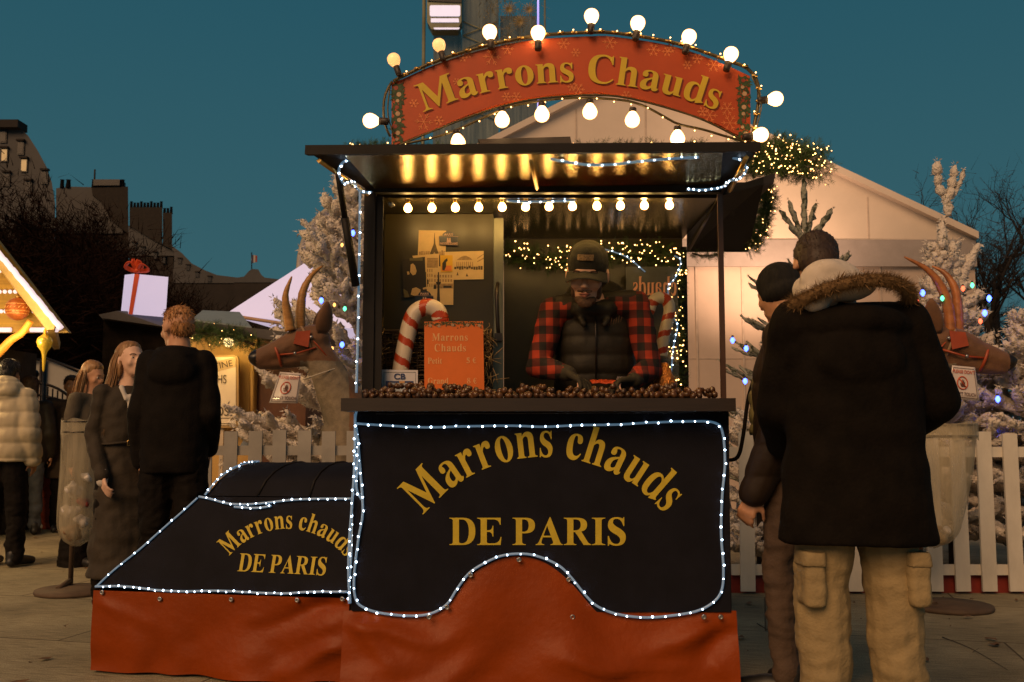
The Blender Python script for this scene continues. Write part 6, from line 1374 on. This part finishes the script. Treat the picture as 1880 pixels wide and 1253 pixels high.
# laminated notices (each hangs on a neck, a thing of its own)
lam = M('laminated_paper', (.62, .55, .52), .25, var=.05, coat=.5); redi = M('notice_red', (.50, .07, .02), .5); handm = M('notice_hand', (.09, .03, .02), .5)
def notice(label, pts, Y, bend):
    t = empty('notice_sign', P(*pts[0], Y), label, 'notice'); tl, tr_, br_, bl = pts
    def f(u, v, off=0):
        x = (tl[0] * (1 - u) + tr_[0] * u) * (1 - v) + (bl[0] * (1 - u) + br_[0] * u) * v; y = (tl[1] * (1 - u) + tr_[1] * u) * (1 - v) + (bl[1] * (1 - u) + br_[1] * u) * v
        return P(x, y, Y + bend * ((max(0, .42 - u) * 2.4) ** 1.0) * .10 - off)
    m = MB(); g = [[m.bm.verts.new(f(i / 10, j / 6)) for i in range(11)] for j in range(7)]
    for j in range(6):
        for i in range(10): m.face([g[j][i], g[j][i + 1], g[j + 1][i + 1], g[j + 1][i]], True)
    o = m.build('sheet', lam, t); md = o.modifiers.new('s', 'SOLIDIFY'); md.thickness = .002; md.offset = 1
    m = MB()
    for a, b_ in (((.06, .06), (.94, .06)), ((.94, .06), (.94, .94)), ((.94, .94), (.06, .94)), ((.06, .94), (.06, .06))): m.tube([f(a[0] + (b_[0] - a[0]) * k / 6, a[1] + (b_[1] - a[1]) * k / 6, .004) for k in range(7)], .0016, 4)
    m.build('border_line', handm, t)
    m = MB(); m.tube([f(.45 + .19 * math.cos(a), .50 + .19 * math.sin(a), .005) for a in [k * .2618 for k in range(24)]], .004, 5, closed=True); m.tube([f(.32, .37, .006), f(.58, .63, .006)], .0035, 5); m.build('prohibition_ring', redi, t)
    m = MB(); m.poly([f(x, y, .0045) for x, y in ((.40, .62), (.36, .52), (.38, .50), (.41, .54), (.41, .42), (.43, .41), (.44, .48), (.45, .39), (.47, .39), (.475, .48), (.49, .41), (.51, .42), (.51, .50), (.53, .46), (.545, .48), (.53, .62))]); m.build('hand_pictogram', handm, t)
    for txt, v in (('PLEASE DON\'T', .17), ('DON\'T TOUCH', .84)):
        c = f(.5, v, .006); sz = .034; e = f(.9, v, .006) - f(.5, v, .006); sans(txt, sz, c + V((0, 0, -.01)), (R(90), -math.atan2(e.z, e.x), 0), redi if v < .5 else handm, 'notice_lettering', t, bold=.0004, sx=.72)
    return t
notice('laminated do-not-touch notice with folded edge hanging on the left antelope neck', [(514, 683), (553, 686), (546, 741), (494, 740)], YA - .30, 1)
notice('laminated do-not-touch notice with red ring hanging on the right antelope neck', [(1748, 671), (1790, 675), (1799, 737), (1742, 731)], YB_ - .30, 0)

# ================================================================== litter bins: disc base, pole, ring, clear bag
bagm = bpy.data.materials.new('clear_bag_plastic'); bagm.use_nodes = True; tb, bb = nodes(bagm)
bb.inputs['Base Color'].default_value = (.46, .40, .28, 1); bb.inputs['Roughness'].default_value = .35; bb.inputs['Alpha'].default_value = .62
nz = tb.nodes.new('ShaderNodeTexNoise'); nz.inputs['Scale'].default_value = 7; nz.inputs['Detail'].default_value = 5; mpb = tb.nodes.new('ShaderNodeMapping'); cob = tb.nodes.new('ShaderNodeTexCoord'); mpb.inputs['Scale'].default_value = (3, 3, .5)
tb.links.new(cob.outputs['Object'], mpb.inputs[0]); tb.links.new(mpb.outputs[0], nz.inputs['Vector']); rb_ = tb.nodes.new('ShaderNodeMapRange'); rb_.inputs[1].default_value = .3; rb_.inputs[2].default_value = .7; rb_.inputs[3].default_value = .25; rb_.inputs[4].default_value = .68
tb.links.new(nz.outputs[0], rb_.inputs[0]); tb.links.new(rb_.outputs[0], bb.inputs['Alpha'])
rustm = M('rusty_base', (.085, .052, .030), .7, var=.3, vs=8)
def bin_(label, x, Y, ztop, zbot, r, seed, trash, tap=.05):
    bx = P(x, 900, Y).x; t = empty('litter_bin', (bx, Y, 0), label, 'litter bin')
    m = MB(); m.lathe((bx, Y - .02, 0), [(.25, .0), (.255, .012), (.25, .028), (.06, .034)], 28); m.build('base_disc', rustm, t)
    m = MB(); px_ = bx - .10; m.tube([(px_, Y + r + .02, .03), (px_, Y + r + .02, ztop)], .018, 8); m.tube([(px_, Y - .05, .03), (px_, Y + r + .02, .06)], .018, 6); m.build('pole', rustm, t)
    m = MB()
    for z in (ztop, ztop - .07): m.tube([V((bx + r * math.cos(a), Y + r * math.sin(a), z)) for a in [k * .2244 for k in range(28)]], .008, 6, closed=True)
    m.build('ring', metal, t)
    m = MB(); rows = []; n = 36
    for j in range(26):
        v = j / 25; z = ztop + .01 - (ztop - zbot) * v; rr = r * (1.03 - tap * v) if v < .8 else r * ((1.03 - tap * .8) * math.sqrt(max(0, 1 - ((v - .8) / .2) ** 2))); rr = max(rr, .02)
        rows.append([m.bm.verts.new((bx - max(0, v - .3) ** 1.5 * tap * .30 + (rr + .014 * noise.noise(V((math.cos(a) * 3, math.sin(a) * 3, v * 1.5 + seed))) + .006 * math.sin(a * 9 + seed)) * math.cos(a), Y + rr * math.sin(a), z + .01 * noise.noise(V((a, v * 5, seed))))) for a in [2 * math.pi * k / n for k in range(n)]])
    for a_, b_ in zip(rows, rows[1:]):
        for i in range(n): m.face([a_[i], a_[(i + 1) % n], b_[(i + 1) % n], b_[i]], True)
    m.face(rows[-1]); m.build('clear_bag', bagm, t)
    m = MB(); rows = []
    for j in range(4):
        v = j / 3; rows.append([m.bm.verts.new((bx + (r * 1.05 + .006 * math.sin(a * 7)) * math.cos(a), Y + (r * 1.05) * math.sin(a), ztop + .015 - .10 * v + .012 * math.sin(a * 5 + seed))) for a in [2 * math.pi * k / n for k in range(n)]])
    for a_, b_ in zip(rows, rows[1:]):
        for i in range(n): m.face([a_[i], a_[(i + 1) % n], b_[(i + 1) % n], b_[i]], True)
    m.build('bag_cuff', bagm, t)
    rnd = random.Random(seed)
    for (dx, dy, z, s_, c) in trash:
        sb = SB(); 
        for k in range(5): sb.el((rnd.uniform(-.4, .4) * s_, rnd.uniform(-.3, .3) * s_, rnd.uniform(-.3, .3) * s_), [s_ * rnd.uniform(.35, .6) for _ in range(3)], (rnd.random(), rnd.random(), 0))
        o = fuse(sb, .011, 'crumpled_rubbish', M('rubbish_' + c, {'white': (.6, .55, .5), 'brown': (.20, .10, .04), 'red': (.30, .05, .03), 'paper': (.45, .33, .18)}[c], .6, var=.3, vs=20), None, 1, lambda q, n: s_ * .22 * noise.noise(q * 30))
        o.parent = t; o.location = (dx, dy, z)
    return t
bin_('litter bin with a long clear bag half full of rubbish, beside the trench coat', 146, 6.9, 1.155, .30, .125, 3, [(-.01, -.05, .68, .085, 'white'), (.06, -.07, .60, .055, 'red'), (-.04, -.06, .55, .08, 'white'), (-.02, -.04, .40, .09, 'brown'), (.05, -.05, .48, .07, 'white'), (.07, -.07, .78, .055, 'white'), (-.05, -.04, .42, .06, 'brown')])
bin_('litter bin with a nearly empty clear bag right of the fur-hooded customer', 1733, 6.3, 1.13, .36, .20, 7, [(-.04, -.02, .44, .065, 'paper'), (-.09, -.02, .42, .05, 'white'), (.0, -.03, .48, .04, 'white'), (-.05, -.03, .50, .035, 'brown')], tap=.45)

# ================================================================== things on the stall
# candy canes
cw = M('candy_white', (.72, .60, .46), .35, var=.05); crd = M('candy_red', (.48, .055, .012), .35, var=.08)
def cane(label, pts, Y, r, yaw=0, name='candy_cane', turns=1.0):
    t = empty(name, P(*pts[0], Y), label, 'candy cane'); pp = resample(catmull(ppts(pts, Y), 8), .004); m = MB(); n = 24; rings = []; L = 0; u = V((0, 1, 0)); Ls = []
    for i, p in enumerate(pp):
        d = (pp[min(i + 1, len(pp) - 1)] - pp[max(i - 1, 0)]).normalized(); v = d.cross(u).normalized(); rings.append(m._v([p + (u * math.cos(2 * math.pi * k / n) + v * math.sin(2 * math.pi * k / n)) * r for k in range(n)]))
    for i in range(len(rings) - 1):
        for k in range(n):
            m.mi = 1 if ((i * .004 / .088) * turns + k / n) % 1 < .36 else 0
            m.face([rings[i][k], rings[i][(k + 1) % n], rings[i + 1][(k + 1) % n], rings[i + 1][k]], True)
    m.mi = 0; m.face(rings[0][::-1]); m.face(rings[-1]); m.build('striped_cane', [cw, crd], t)
    m = MB(); m.ball(pp[-1], r * .99, 16, 8); m.build('rounded_end', crd, t); return t
cane('fat striped candy cane leaning in the basket behind the CB card', [(735, 690), (737, 670), (745, 630), (753, 595), (764, 573), (785, 564), (803, 571), (809, 588)], 4.34, .037)
cane('striped candy cane hanging behind the vendor in front of the rear window', [(1214, 655), (1217, 625), (1224, 595), (1229, 570), (1224, 552), (1210, 547), (1197, 556), (1192, 570)], 4.95, .030, turns=-1)
# wicker basket
wick = M('wicker', (.06, .032, .014), .7, var=.5, vs=30)
ba = empty('wicker_basket', P(795, 715, 4.36), 'dark open-weave wicker basket behind the menu card', 'basket'); 
x0, x1 = P(690, 650, 4.38).x, P(900, 650, 4.38).x; zt, zb_ = P(800, 607, 4.38).z, ZC + .05; rnd = random.Random(6)
def rim(z, ins, Y0=4.39, Y1=4.53): return [V((x0 + ins, Y0 + ins * .3, z)), V((x1 - ins, Y0 + ins * .3, z)), V((x1 - ins, Y1, z)), V((x0 + ins, Y1, z))]
m = MB()
for j in range(15):
    v = j / 14; ins = .02 * v; rr_ = rim(zt - (zt - zb_) * v, ins); pts = []
    for i in range(4):
        a, b_ = rr_[i], rr_[(i + 1) % 4]
        for k in range(10): q = a.lerp(b_, k / 10); pts.append(q + V((0, .006 * (-1) ** (k + j), rnd.gauss(0, .002))))
    if 0 < j < 14 and j % 1 == 0: pts = [p + V((0, .0, 0)) for p in pts]
    m.tube(pts, .0042 if j else .008, 5, closed=True)
for i in range(4):
    a, b_ = rim(zt, 0)[i], rim(zt, 0)[(i + 1) % 4]; c, d = rim(zb_, .02)[i], rim(zb_, .02)[(i + 1) % 4]
    for k in range(14): m.tube([a.lerp(b_, k / 14), c.lerp(d, k / 14)], .0035, 5)
m.build('woven_side', wick, ba)
strw = M('basket_straw', (.34, .22, .09), .6, var=.4, vs=30)
m = MB(); 
for k in range(130):
    sx_ = rnd.random() < .55; q = V(((x0 + rnd.uniform(-.01, .03)) if sx_ else (x1 - rnd.uniform(-.015, .03)), 4.36 + rnd.uniform(-.01, .03), rnd.uniform(zb_, zt + .01))); d = V((rnd.gauss(0, .5), rnd.gauss(0, .3), rnd.gauss(0, 1))).normalized() * rnd.uniform(.03, .08); m.tube([q, q + d * .5 + V((rnd.gauss(0, .006), 0, 0)), q + d], .0014, 4)
tag(m.build('straw', strw, ba), kind='stuff')
# price card
YM = 4.30; mc = empty('price_card', P(832, 716, YM), 'orange price card for hot chestnuts with a fir border', 'price card')
cardm = M('orange_card', (.72, .15, .012), .5, var=.08); cream = M('cream_print', (.80, .42, .16), .6, var=.05)
m = MB(); m.prism([P(779, 591, YM), P(887, 590, YM), P(889, 716, YM), P(779, 716, YM)], (0, .004, 0)); m.build('card', cardm, mc)
fmx = lambda q: P(q[0], q[1], YM - .002)
for tx, x, y, em, k_ in (('Marrons', 793, 626, 20, .80), ('Chauds', 797, 645.5, 20, .82), ('Petit', 785, 668, 16, .80), ('5 €', 856, 667, 15, .95), ('Grand', 785, 705, 16, .82), ('8 €', 857, 704.5, 15, .95)):
    lettering(tx, line_xf(x, y, em), fmx, k=k_, track=60 if em == 20 else 20).build('price_lettering', cream, mc)
m = MB(); rnd = random.Random(8)
for k in range(160):
    x = rnd.uniform(780, 886); y = 595 + rnd.gauss(0, 2.5); a = rnd.uniform(0, 6.3); s_ = rnd.uniform(2.5, 5); x += 0
    m.poly([P(x + s_ * math.cos(a), max(590.5, y + s_ * math.sin(a)), YM - .0015 - k * 2e-6), P(x + 1.2 * math.cos(a + 1.8), y + 1.2 * math.sin(a + 1.8), YM - .0015 - k * 2e-6), P(x + 1.2 * math.cos(a - 1.8), y + 1.2 * math.sin(a - 1.8), YM - .0015 - k * 2e-6)])
m.mi = 1
for x in (790, 806, 831, 858, 880): m.poly([P(x + 3 * math.cos(q * .7), 597 + (x % 3) + 3 * math.sin(q * .7), YM - .0025) for q in range(9)])
m.build('fir_print', pg[:2], mc)
m = MB(); m.prism([P(800, 700, YM + .01), P(870, 700, YM + .01), P(870, 716, YM + .08), P(800, 716, YM + .08)], (0, .004, 0)); m.build('card_stand', blackp, mc)
# CB card
YCB = 4.275; cbc = empty('payment_card_sign', P(734, 716, YCB), 'small white card sign with CB in blue letters at the left of the counter', 'card sign')
whp = M('white_card', (.62, .58, .60), .4, var=.04); blu = M('card_blue', (.020, .040, .14), .5)
m = MB(); m.prism([P(701, 679, YCB), P(767, 680, YCB), P(767, 720, YCB), P(700, 720, YCB)], (0, .004, 0)); m.build('card', whp, cbc)
m = MB(); m.tube([P(705, 718, YCB - .001), P(705, 684, YCB - .001), P(763, 684, YCB - .001), P(763, 718, YCB - .001)], .0012, 4); m.build('border_line', M('card_grey', (.2, .22, .25), .5), cbc)
sans('CB', .034, P(733.5, 696.5, YCB - .003), (R(90), 0, 0), blu, 'card_lettering', cbc, bold=.0009, sx=1.15)
m = MB(); m.prism([P(708, 700, YCB - .001), P(759, 700, YCB - .001), P(759, 703, YCB - .001), P(708, 703, YCB - .001)], (0, -.001, 0)); m.prism([P(708, 703, YCB - .001), P(712, 703, YCB - .001), P(712, 719, YCB - .001), P(708, 719, YCB - .001)], (0, -.001, 0)); m.build('blue_frame_print', blu, cbc)
m = MB(); m.prism([P(713, 704, YCB - .001), P(758, 704, YCB - .001), P(758, 719, YCB - .001), P(713, 719, YCB - .001)], (0, -.0006, 0)); m.build('pale_print', M('card_pale_blue', (.38, .42, .46), .5), cbc)
m = MB(); m.prism([P(733, 700, YCB - .0025), P(743, 700, YCB - .0025), P(743, 704, YCB - .0025), P(733, 704, YCB - .0025)], (0, -.0005, 0)); m.build('amber_print', M('card_amber', (.55, .3, .12), .5), cbc)
# postcards and plaques on the cupboard door
YQ = 4.55 - .004; sep = M('sepia_paper', (.60, .42, .20), .55, var=.08, vs=20); ink1 = M('sepia_ink', (.10, .065, .03), .6, var=.4, vs=60); ink2 = M('sepia_mid', (.32, .20, .09), .6, var=.35, vs=70); blkph = M('photo_black', (.020, .014, .008), .5); enam = M('plaque_enamel', (.015, .02, .035), .3); pink = M('plaque_print', (.5, .32, .25), .5)
def card(name, label, cat, pts, Y, mt=sep): 
    t = empty(name, P(*pts[0], Y), label, cat); m = MB(); m.prism([P(x, y, Y) for x, y in pts], (0, .0015, 0)); m.build('paper', mt, t); return t
def prn(t, shapes, Y, mt, name='print'):
    m = MB()
    for s_ in shapes: m.poly([P(x, y, Y) for x, y in s_])
    m.build(name, mt, t)
def rc(x0, y0, x1, y1): return [(x0, y0), (x1, y0), (x1, y1), (x0, y1)]
t = card('postcard', 'tall sepia postcard of an iron lattice tower at the top of the cupboard', 'postcard', [(769, 423), (819, 424), (818, 468), (767, 470)], YQ)
prn(t, [[(797.5, 428), (798.2, 428), (799.5, 448), (803, 459), (792, 459), (796.3, 448)], [(789, 468), (792, 459), (803, 459), (806, 468), (801, 468), (797.5, 463), (794, 468)]], YQ - .001, ink1, 'tower_print'); rnd = random.Random(3)
prn(t, [rc(769 + k * 4.1, 463 - rnd.uniform(0, 3), 772.6 + k * 4.1, 469) for k in range(12)], YQ - .0006, ink2, 'rooftop_print')
t = card('postcard', 'sepia postcard of a calm river scene in the middle of the collage', 'postcard', [(757, 470), (806, 466), (806, 494), (782, 500), (760, 478)], YQ - .002); prn(t, [rc(764, 478, 780, 484), rc(784, 474, 804, 492)], YQ - .003, ink2, 'river_print')
t = card('postcard', 'wide sepia postcard of an opera house square at the right of the collage', 'postcard', [(816, 463), (888, 461), (888, 513), (833, 514), (817, 500)], YQ - .001)
prn(t, [[(838, 478), (843, 474), (851, 470), (856, 470), (864, 474), (868, 478)]] + [rc(838 + k * 3.6, 481, 839.6 + k * 3.6, 492) for k in range(9)] + [[(876, 474), (888, 466), (888, 468), (876, 476)], [(876, 480), (888, 473), (888, 476), (876, 482)]], YQ - .002, ink2, 'facade_print')
prn(t, [rc(834 + k * 4.4, 489 + rnd.uniform(-2, 2), 837.6 + k * 4.4, 494 + rnd.uniform(-1, 2)) for k in range(12)] + [[(838, 506), (840, 499), (842, 506)], [(855, 508), (857, 502), (860, 508)]], YQ - .0022, ink1, 'crowd_print')
t = card('postcard', 'tall sepia postcard of a street with a black lamp post below the small yellow print', 'postcard', [(782, 490), (833, 489), (832, 560), (790, 560), (783, 530)], YQ - .003)
prn(t, [rc(784 + (k % 3) * 4, 494 + (k // 3) * 9, 786 + (k % 3) * 4, 500 + (k // 3) * 9) for k in range(12)] + [rc(797 + (k % 7) * 5, 505 + (k // 7) * 8, 800 + (k % 7) * 5, 510 + (k // 7) * 8) for k in range(14)] + [rc(796, 521, 832, 530)], YQ - .004, ink2, 'street_print')
prn(t, [[(804, 500), (806, 500), (807, 532), (808, 556), (802, 556), (803, 532)], [(800, 518), (810, 518), (808, 523), (802, 523)], rc(784, 514, 787, 522), rc(796, 524, 801, 531), rc(814, 525, 829, 529)], YQ - .0045, blkph, 'lamp_post_print')
t = card('photograph', 'black and white photograph of a man holding a cup at the left of the collage', 'photograph', [(738, 477), (780, 472), (783, 545), (741, 547)], YQ - .005, blkph)
prn(t, [[(754, 486), (758, 484), (762, 488), (765, 498), (763, 504), (758, 506), (753, 500)], [(747, 499), (751, 499), (752, 504), (748, 505)], [(757, 530), (764, 528), (772, 532), (772, 541), (762, 544), (754, 541)], [(776, 529), (783, 527), (784, 531), (777, 532)]], YQ - .006, M('photo_light', (.50, .34, .17), .6, var=.15, vs=50), 'light_print')
prn(t, [[(740, 530), (748, 535), (752, 546), (742, 547)], rc(752, 474, 776, 479)], YQ - .0058, M('photo_grey', (.12, .10, .045), .6), 'grey_print')
t = card('poster', 'tiny yellow poster stuck between the two wide postcards', 'poster', [(808, 469), (831, 469), (831, 500), (809, 500)], YQ - .006, M('yellow_poster', (.62, .36, .02), .55, var=.06)); prn(t, [rc(811, 488, 829, 498)], YQ - .0068, M('orange_print', (.55, .15, .03), .5), 'caption_print'); prn(t, [[(812, 496), (812, 484), (816, 478), (821, 474), (822, 479), (819, 482), (819, 490), (816, 497)]], YQ - .0074, blkph, 'dark_print')
for (ox, oy, lab, kk) in ((0, 0, 'dark enamel souvenir plaque with an arched top above the postcards', 1), (-44.5, 109, 'dark enamel souvenir plaque partly behind the candy cane', 1.0)):
    Yq = YQ - .007; t = empty('souvenir_plaque', P(824 + ox, 440 + oy, Yq), lab, 'plaque')
    arc = [(806, 434), (811, 433)] + [(824 + 12 * math.cos(a), 434 - 9 * math.sin(a)) for a in [math.pi * (1 - k / 10) for k in range(11)]] + [(840, 434), (841, 449), (840, 452), (807, 450)]
    m = MB(); m.prism([P(x + ox, y + oy, Yq) for x, y in arc], (0, .004, 0)); m.build('plate', enam, t)
    m = MB(); 
    for q in ([(806, 434), (841, 435)], [(808, 449), (840, 450)]): m.tube([P(x + ox, y + oy, Yq - .001) for x, y in q], .0012, 4)
    m.build('rim_line', pink, t)
    sans('PARIS', .016, P(824 + ox, 433 + oy, Yq - .002), (R(90), 0, 0), pink, 'plaque_lettering', t, bold=.0003); sans('NOTRE-DAME', .013, P(824 + ox, 449 + oy, Yq - .002), (R(90), 0, 0), pink, 'plaque_lettering', t, bold=.0003)
    prn(t, [[(a + ox, b_ + oy) for a, b_ in ((820, 446), (821, 437), (823, 437), (823.5, 441), (824.5, 441), (825, 437), (827, 437), (828, 446))]], Yq - .002, pink, 'towers_print')
# red paper sheet and foil bag at the vendor's hands
m = MB(); g = []
for j in range(9):
    g.append([m.bm.verts.new(P(1086 + i * 4.4, 700 + j * 1.0, 4.235) + V((0, .0 + .004 * j * -1 + .10 * (8 - j) / 8, .010 + .007 * noise.noise(V((i * .9, j * .7, 2))) + .0 * j))) for i in range(12)])
for a_, b_ in zip(g, g[1:]):
    for i in range(11): m.face([a_[i], a_[i + 1], b_[i + 1], b_[i]], True)
o = m.build('paper_bag', M('red_orange_paper', (.50, .06, .012), .5, var=.2, vs=20)); tag(o, 'red-orange paper bag lying on the chestnuts between the gloved hands', 'paper bag'); md = o.modifiers.new('s', 'SOLIDIFY'); md.thickness = .004
m = MB(); rnd = random.Random(3); c = P(1143, 699, 4.24); vs_ = [m.bm.verts.new(c + V((rnd.uniform(-.032, .032), rnd.uniform(-.02, .02), rnd.uniform(-.012, .014)))) for k in range(26)]; bmesh.ops.convex_hull(m.bm, input=vs_)
for v in m.bm.verts: v.co += V((rnd.gauss(0, .002), rnd.gauss(0, .003), rnd.gauss(0, .003)))
tag(m.build('crumpled_foil', M('clear_foil', (.7, .62, .65), .18, metal=.7)), 'shiny crumpled foil in the vendor\'s gloved hand on the right', 'foil')
sb = SB(); q0 = P(1222, 722, 4.5); sb.loft([(q0, .055, .05), (q0 + V((0, 0, .05)), .05, .045), (q0 + V((-.005, 0, .10)), .034, .03), (q0 + V((-.01, 0, .135)), .016, .014)])
o = fuse(sb, .006, 'foil_sack', M('amber_foil', (.55, .20, .035), .3, metal=.5, var=.4, vs=30, bump=1.2, bs=70), None, 1, lambda c, n: .010 * noise.noise(c * 28) + .005 * noise.noise(c * 70)); tag(o, 'crinkled amber foil sack standing right of the vendor', 'sack')
# mirrored window lettering, read from behind
mi = M('window_lettering', (.62, .26, .10), .5, emit=(1, .35, .12), es=.12)
def mir(adv, wd, x, y, tot): q = (adv + x) * .044 * .62; return (1243 - q, 543 - y * .052)
wl_ = lettering('chauds', mir, lambda q: P(q[0], q[1], 5.0), k=1.0); o = wl_.build('window_lettering', mi, stall)
m = MB(); m.box((P(1150, 560, 5.02).x, 5.02, P(1150, 700, 5.02).z), (P(1245, 560, 5.02).x, 5.03, P(1150, 490, 5.02).z)); m.build('window_board', M('grey_green_board', (.11, .105, .075), .4, var=.15), stall)
# chestnuts
nutm = M('chestnut_shell', (.085, .034, .010), .34, var=.5, vs=22, coat=.3); nut2 = M('chestnut_base', (.28, .17, .08), .7); nut3 = M('roasted_shell', (.05, .022, .010), .4, var=.4, vs=25)
def nutmesh(s, mat):
    m = MB(); m.ball((0, 0, 0), (.0145 * s, .0125 * s, .0100 * s), 12, 8)
    for v in m.bm.verts:
        z = v.co.z
        if z > .006: v.co.z += (z - .006) * .5; v.co.x *= .9; v.co.y *= .9
        v.co *= 1 + .08 * noise.noise(v.co * 90 + V((s * 9, 0, 0)))
    for f in m.bm.faces:
        if f.calc_center_median().z < -.0105 * s: f.material_index = 1
    me = m.mesh('chestnut'); me.materials.append(mat); me.materials.append(nut2); return me
nuts = [nutmesh(1, nutm), nutmesh(1.12, nutm), nutmesh(.95, nut3), nutmesh(1.05, nutm)]; rnd = random.Random(17)
x0, x1 = P(668, 720, 4.08).x, P(1316, 720, 4.08).x; zt = ZC + .052; cnt = 0
def nut(x, y, z):
    global cnt
    o = bpy.data.objects.new('chestnut', nuts[rnd.randrange(4)]); C.objects.link(o); o.location = (x, y, z); o.rotation_euler = (rnd.uniform(0, 6.3), rnd.uniform(0, 6.3), rnd.uniform(0, 6.3)); cnt += 1
    tag(o, 'glossy brown chestnut in the loose layer heaped along the stall counter', 'chestnut', 'chestnuts heaped on the counter')
for row, (y, n, z) in enumerate(((4.035, 50, .011), (4.065, 52, .013), (4.05, 44, .030), (4.10, 48, .022), (4.085, 30, .034))):
    for i in range(n):
        x = x0 + (x1 - x0) * (i + .5 + rnd.uniform(-.35, .35)) / n
        if row in (2, 4) and rnd.random() < .30: continue
        nut(x, y + rnd.uniform(-.01, .01), zt + z + rnd.uniform(-.003, .004))
for (cx, w_, n, h) in ((765, 45, 26, .062), (835, 30, 12, .058), (990, 40, 10, .055), (1215, 50, 16, .056)):
    for i in range(n): nut(P(cx + rnd.gauss(0, w_ * .45), 700, 4.13).x, 4.13 + rnd.uniform(-.02, .02), zt + h * rnd.uniform(.55, 1.0))
# twigs and dry leaves on the paving
leafm = M('dry_leaf', (.12, .06, .025), .8, var=.5, vs=20); rnd = random.Random(21)
m = MB()
for k in range(700):
    x = rnd.uniform(-5, 5); y = rnd.uniform(3.3, 11); a = rnd.uniform(0, 6.3); s_ = rnd.choice((.004, .006, .008, .012, .022, .03)); c = V((x, y, .008))
    m.poly([c + V((s_ * 1.4 * math.cos(a + q) * (1 if q % 3.14 < .1 else .55), s_ * 1.4 * math.sin(a + q) * (1 if q % 3.14 < .1 else .55), rnd.uniform(0, .012))) for q in (0, .9, 2.2, 3.14, 4.1, 5.3)])
tag(m.build('dry_leaves', leafm), 'dry leaves and litter scattered over the paving', 'leaves', kind='stuff')
for i, (px, py, px2, py2, lab) in enumerate(((1390, 1145, 1440, 1200, 'thin twig on the paving beside the black shoe'), (1730, 1170, 1850, 1230, 'long cracked twig on the paving right of the beige trousers'), (1640, 1100, 1700, 1128, 'short twig on the paving near the right bin base'))):
    a, b_ = G(px, py, .006), G(px2, py2, .006); m = MB(); m.tube(catmull([a, a.lerp(b_, .4) + V((.03, .02, 0)), b_], 4), .0028, 5, r2=.001); m.tube([a.lerp(b_, .5), a.lerp(b_, .5) + V((.05, .04, .01))], .0014, 4); tag(m.build('twig', bark), lab, 'twig')
# assumed flood lamp, added to light the marquee gable, unseen behind the customers
fl = empty('assumed_floodlight', (P(1455, 800, 12.4).x, 12.4, 0), 'small black assumed flood lamp aimed up at the marquee gable, hidden behind the customers', 'assumed_floodlight')
m = MB(); q = V((P(1455, 800, 12.4).x, 12.4, 0)); m.tube([q, q + V((0, 0, 2.6))], .03, 8); m.build('stand', metal, fl)
m = MB(); m.box(q + V((-.16, -.10, 2.6)), q + V((.16, .0, 2.8)), rot=(R(-25), 0, 0)); m.build('housing', blackp, fl)
sl = bpy.data.lights.new('assumed_floodlight_beam', 'SPOT'); sl.energy = 310; sl.color = (1, .60, .36); sl.spot_size = R(120); sl.spot_blend = 1; sl.shadow_soft_size = .15
so = bpy.data.objects.new('assumed_floodlight_beam', sl); C.objects.link(so); so.parent = fl; so.location = (0, .12, 2.75); so.rotation_euler = V((0, 1, .72)).to_track_quat('-Z', 'Y').to_euler()
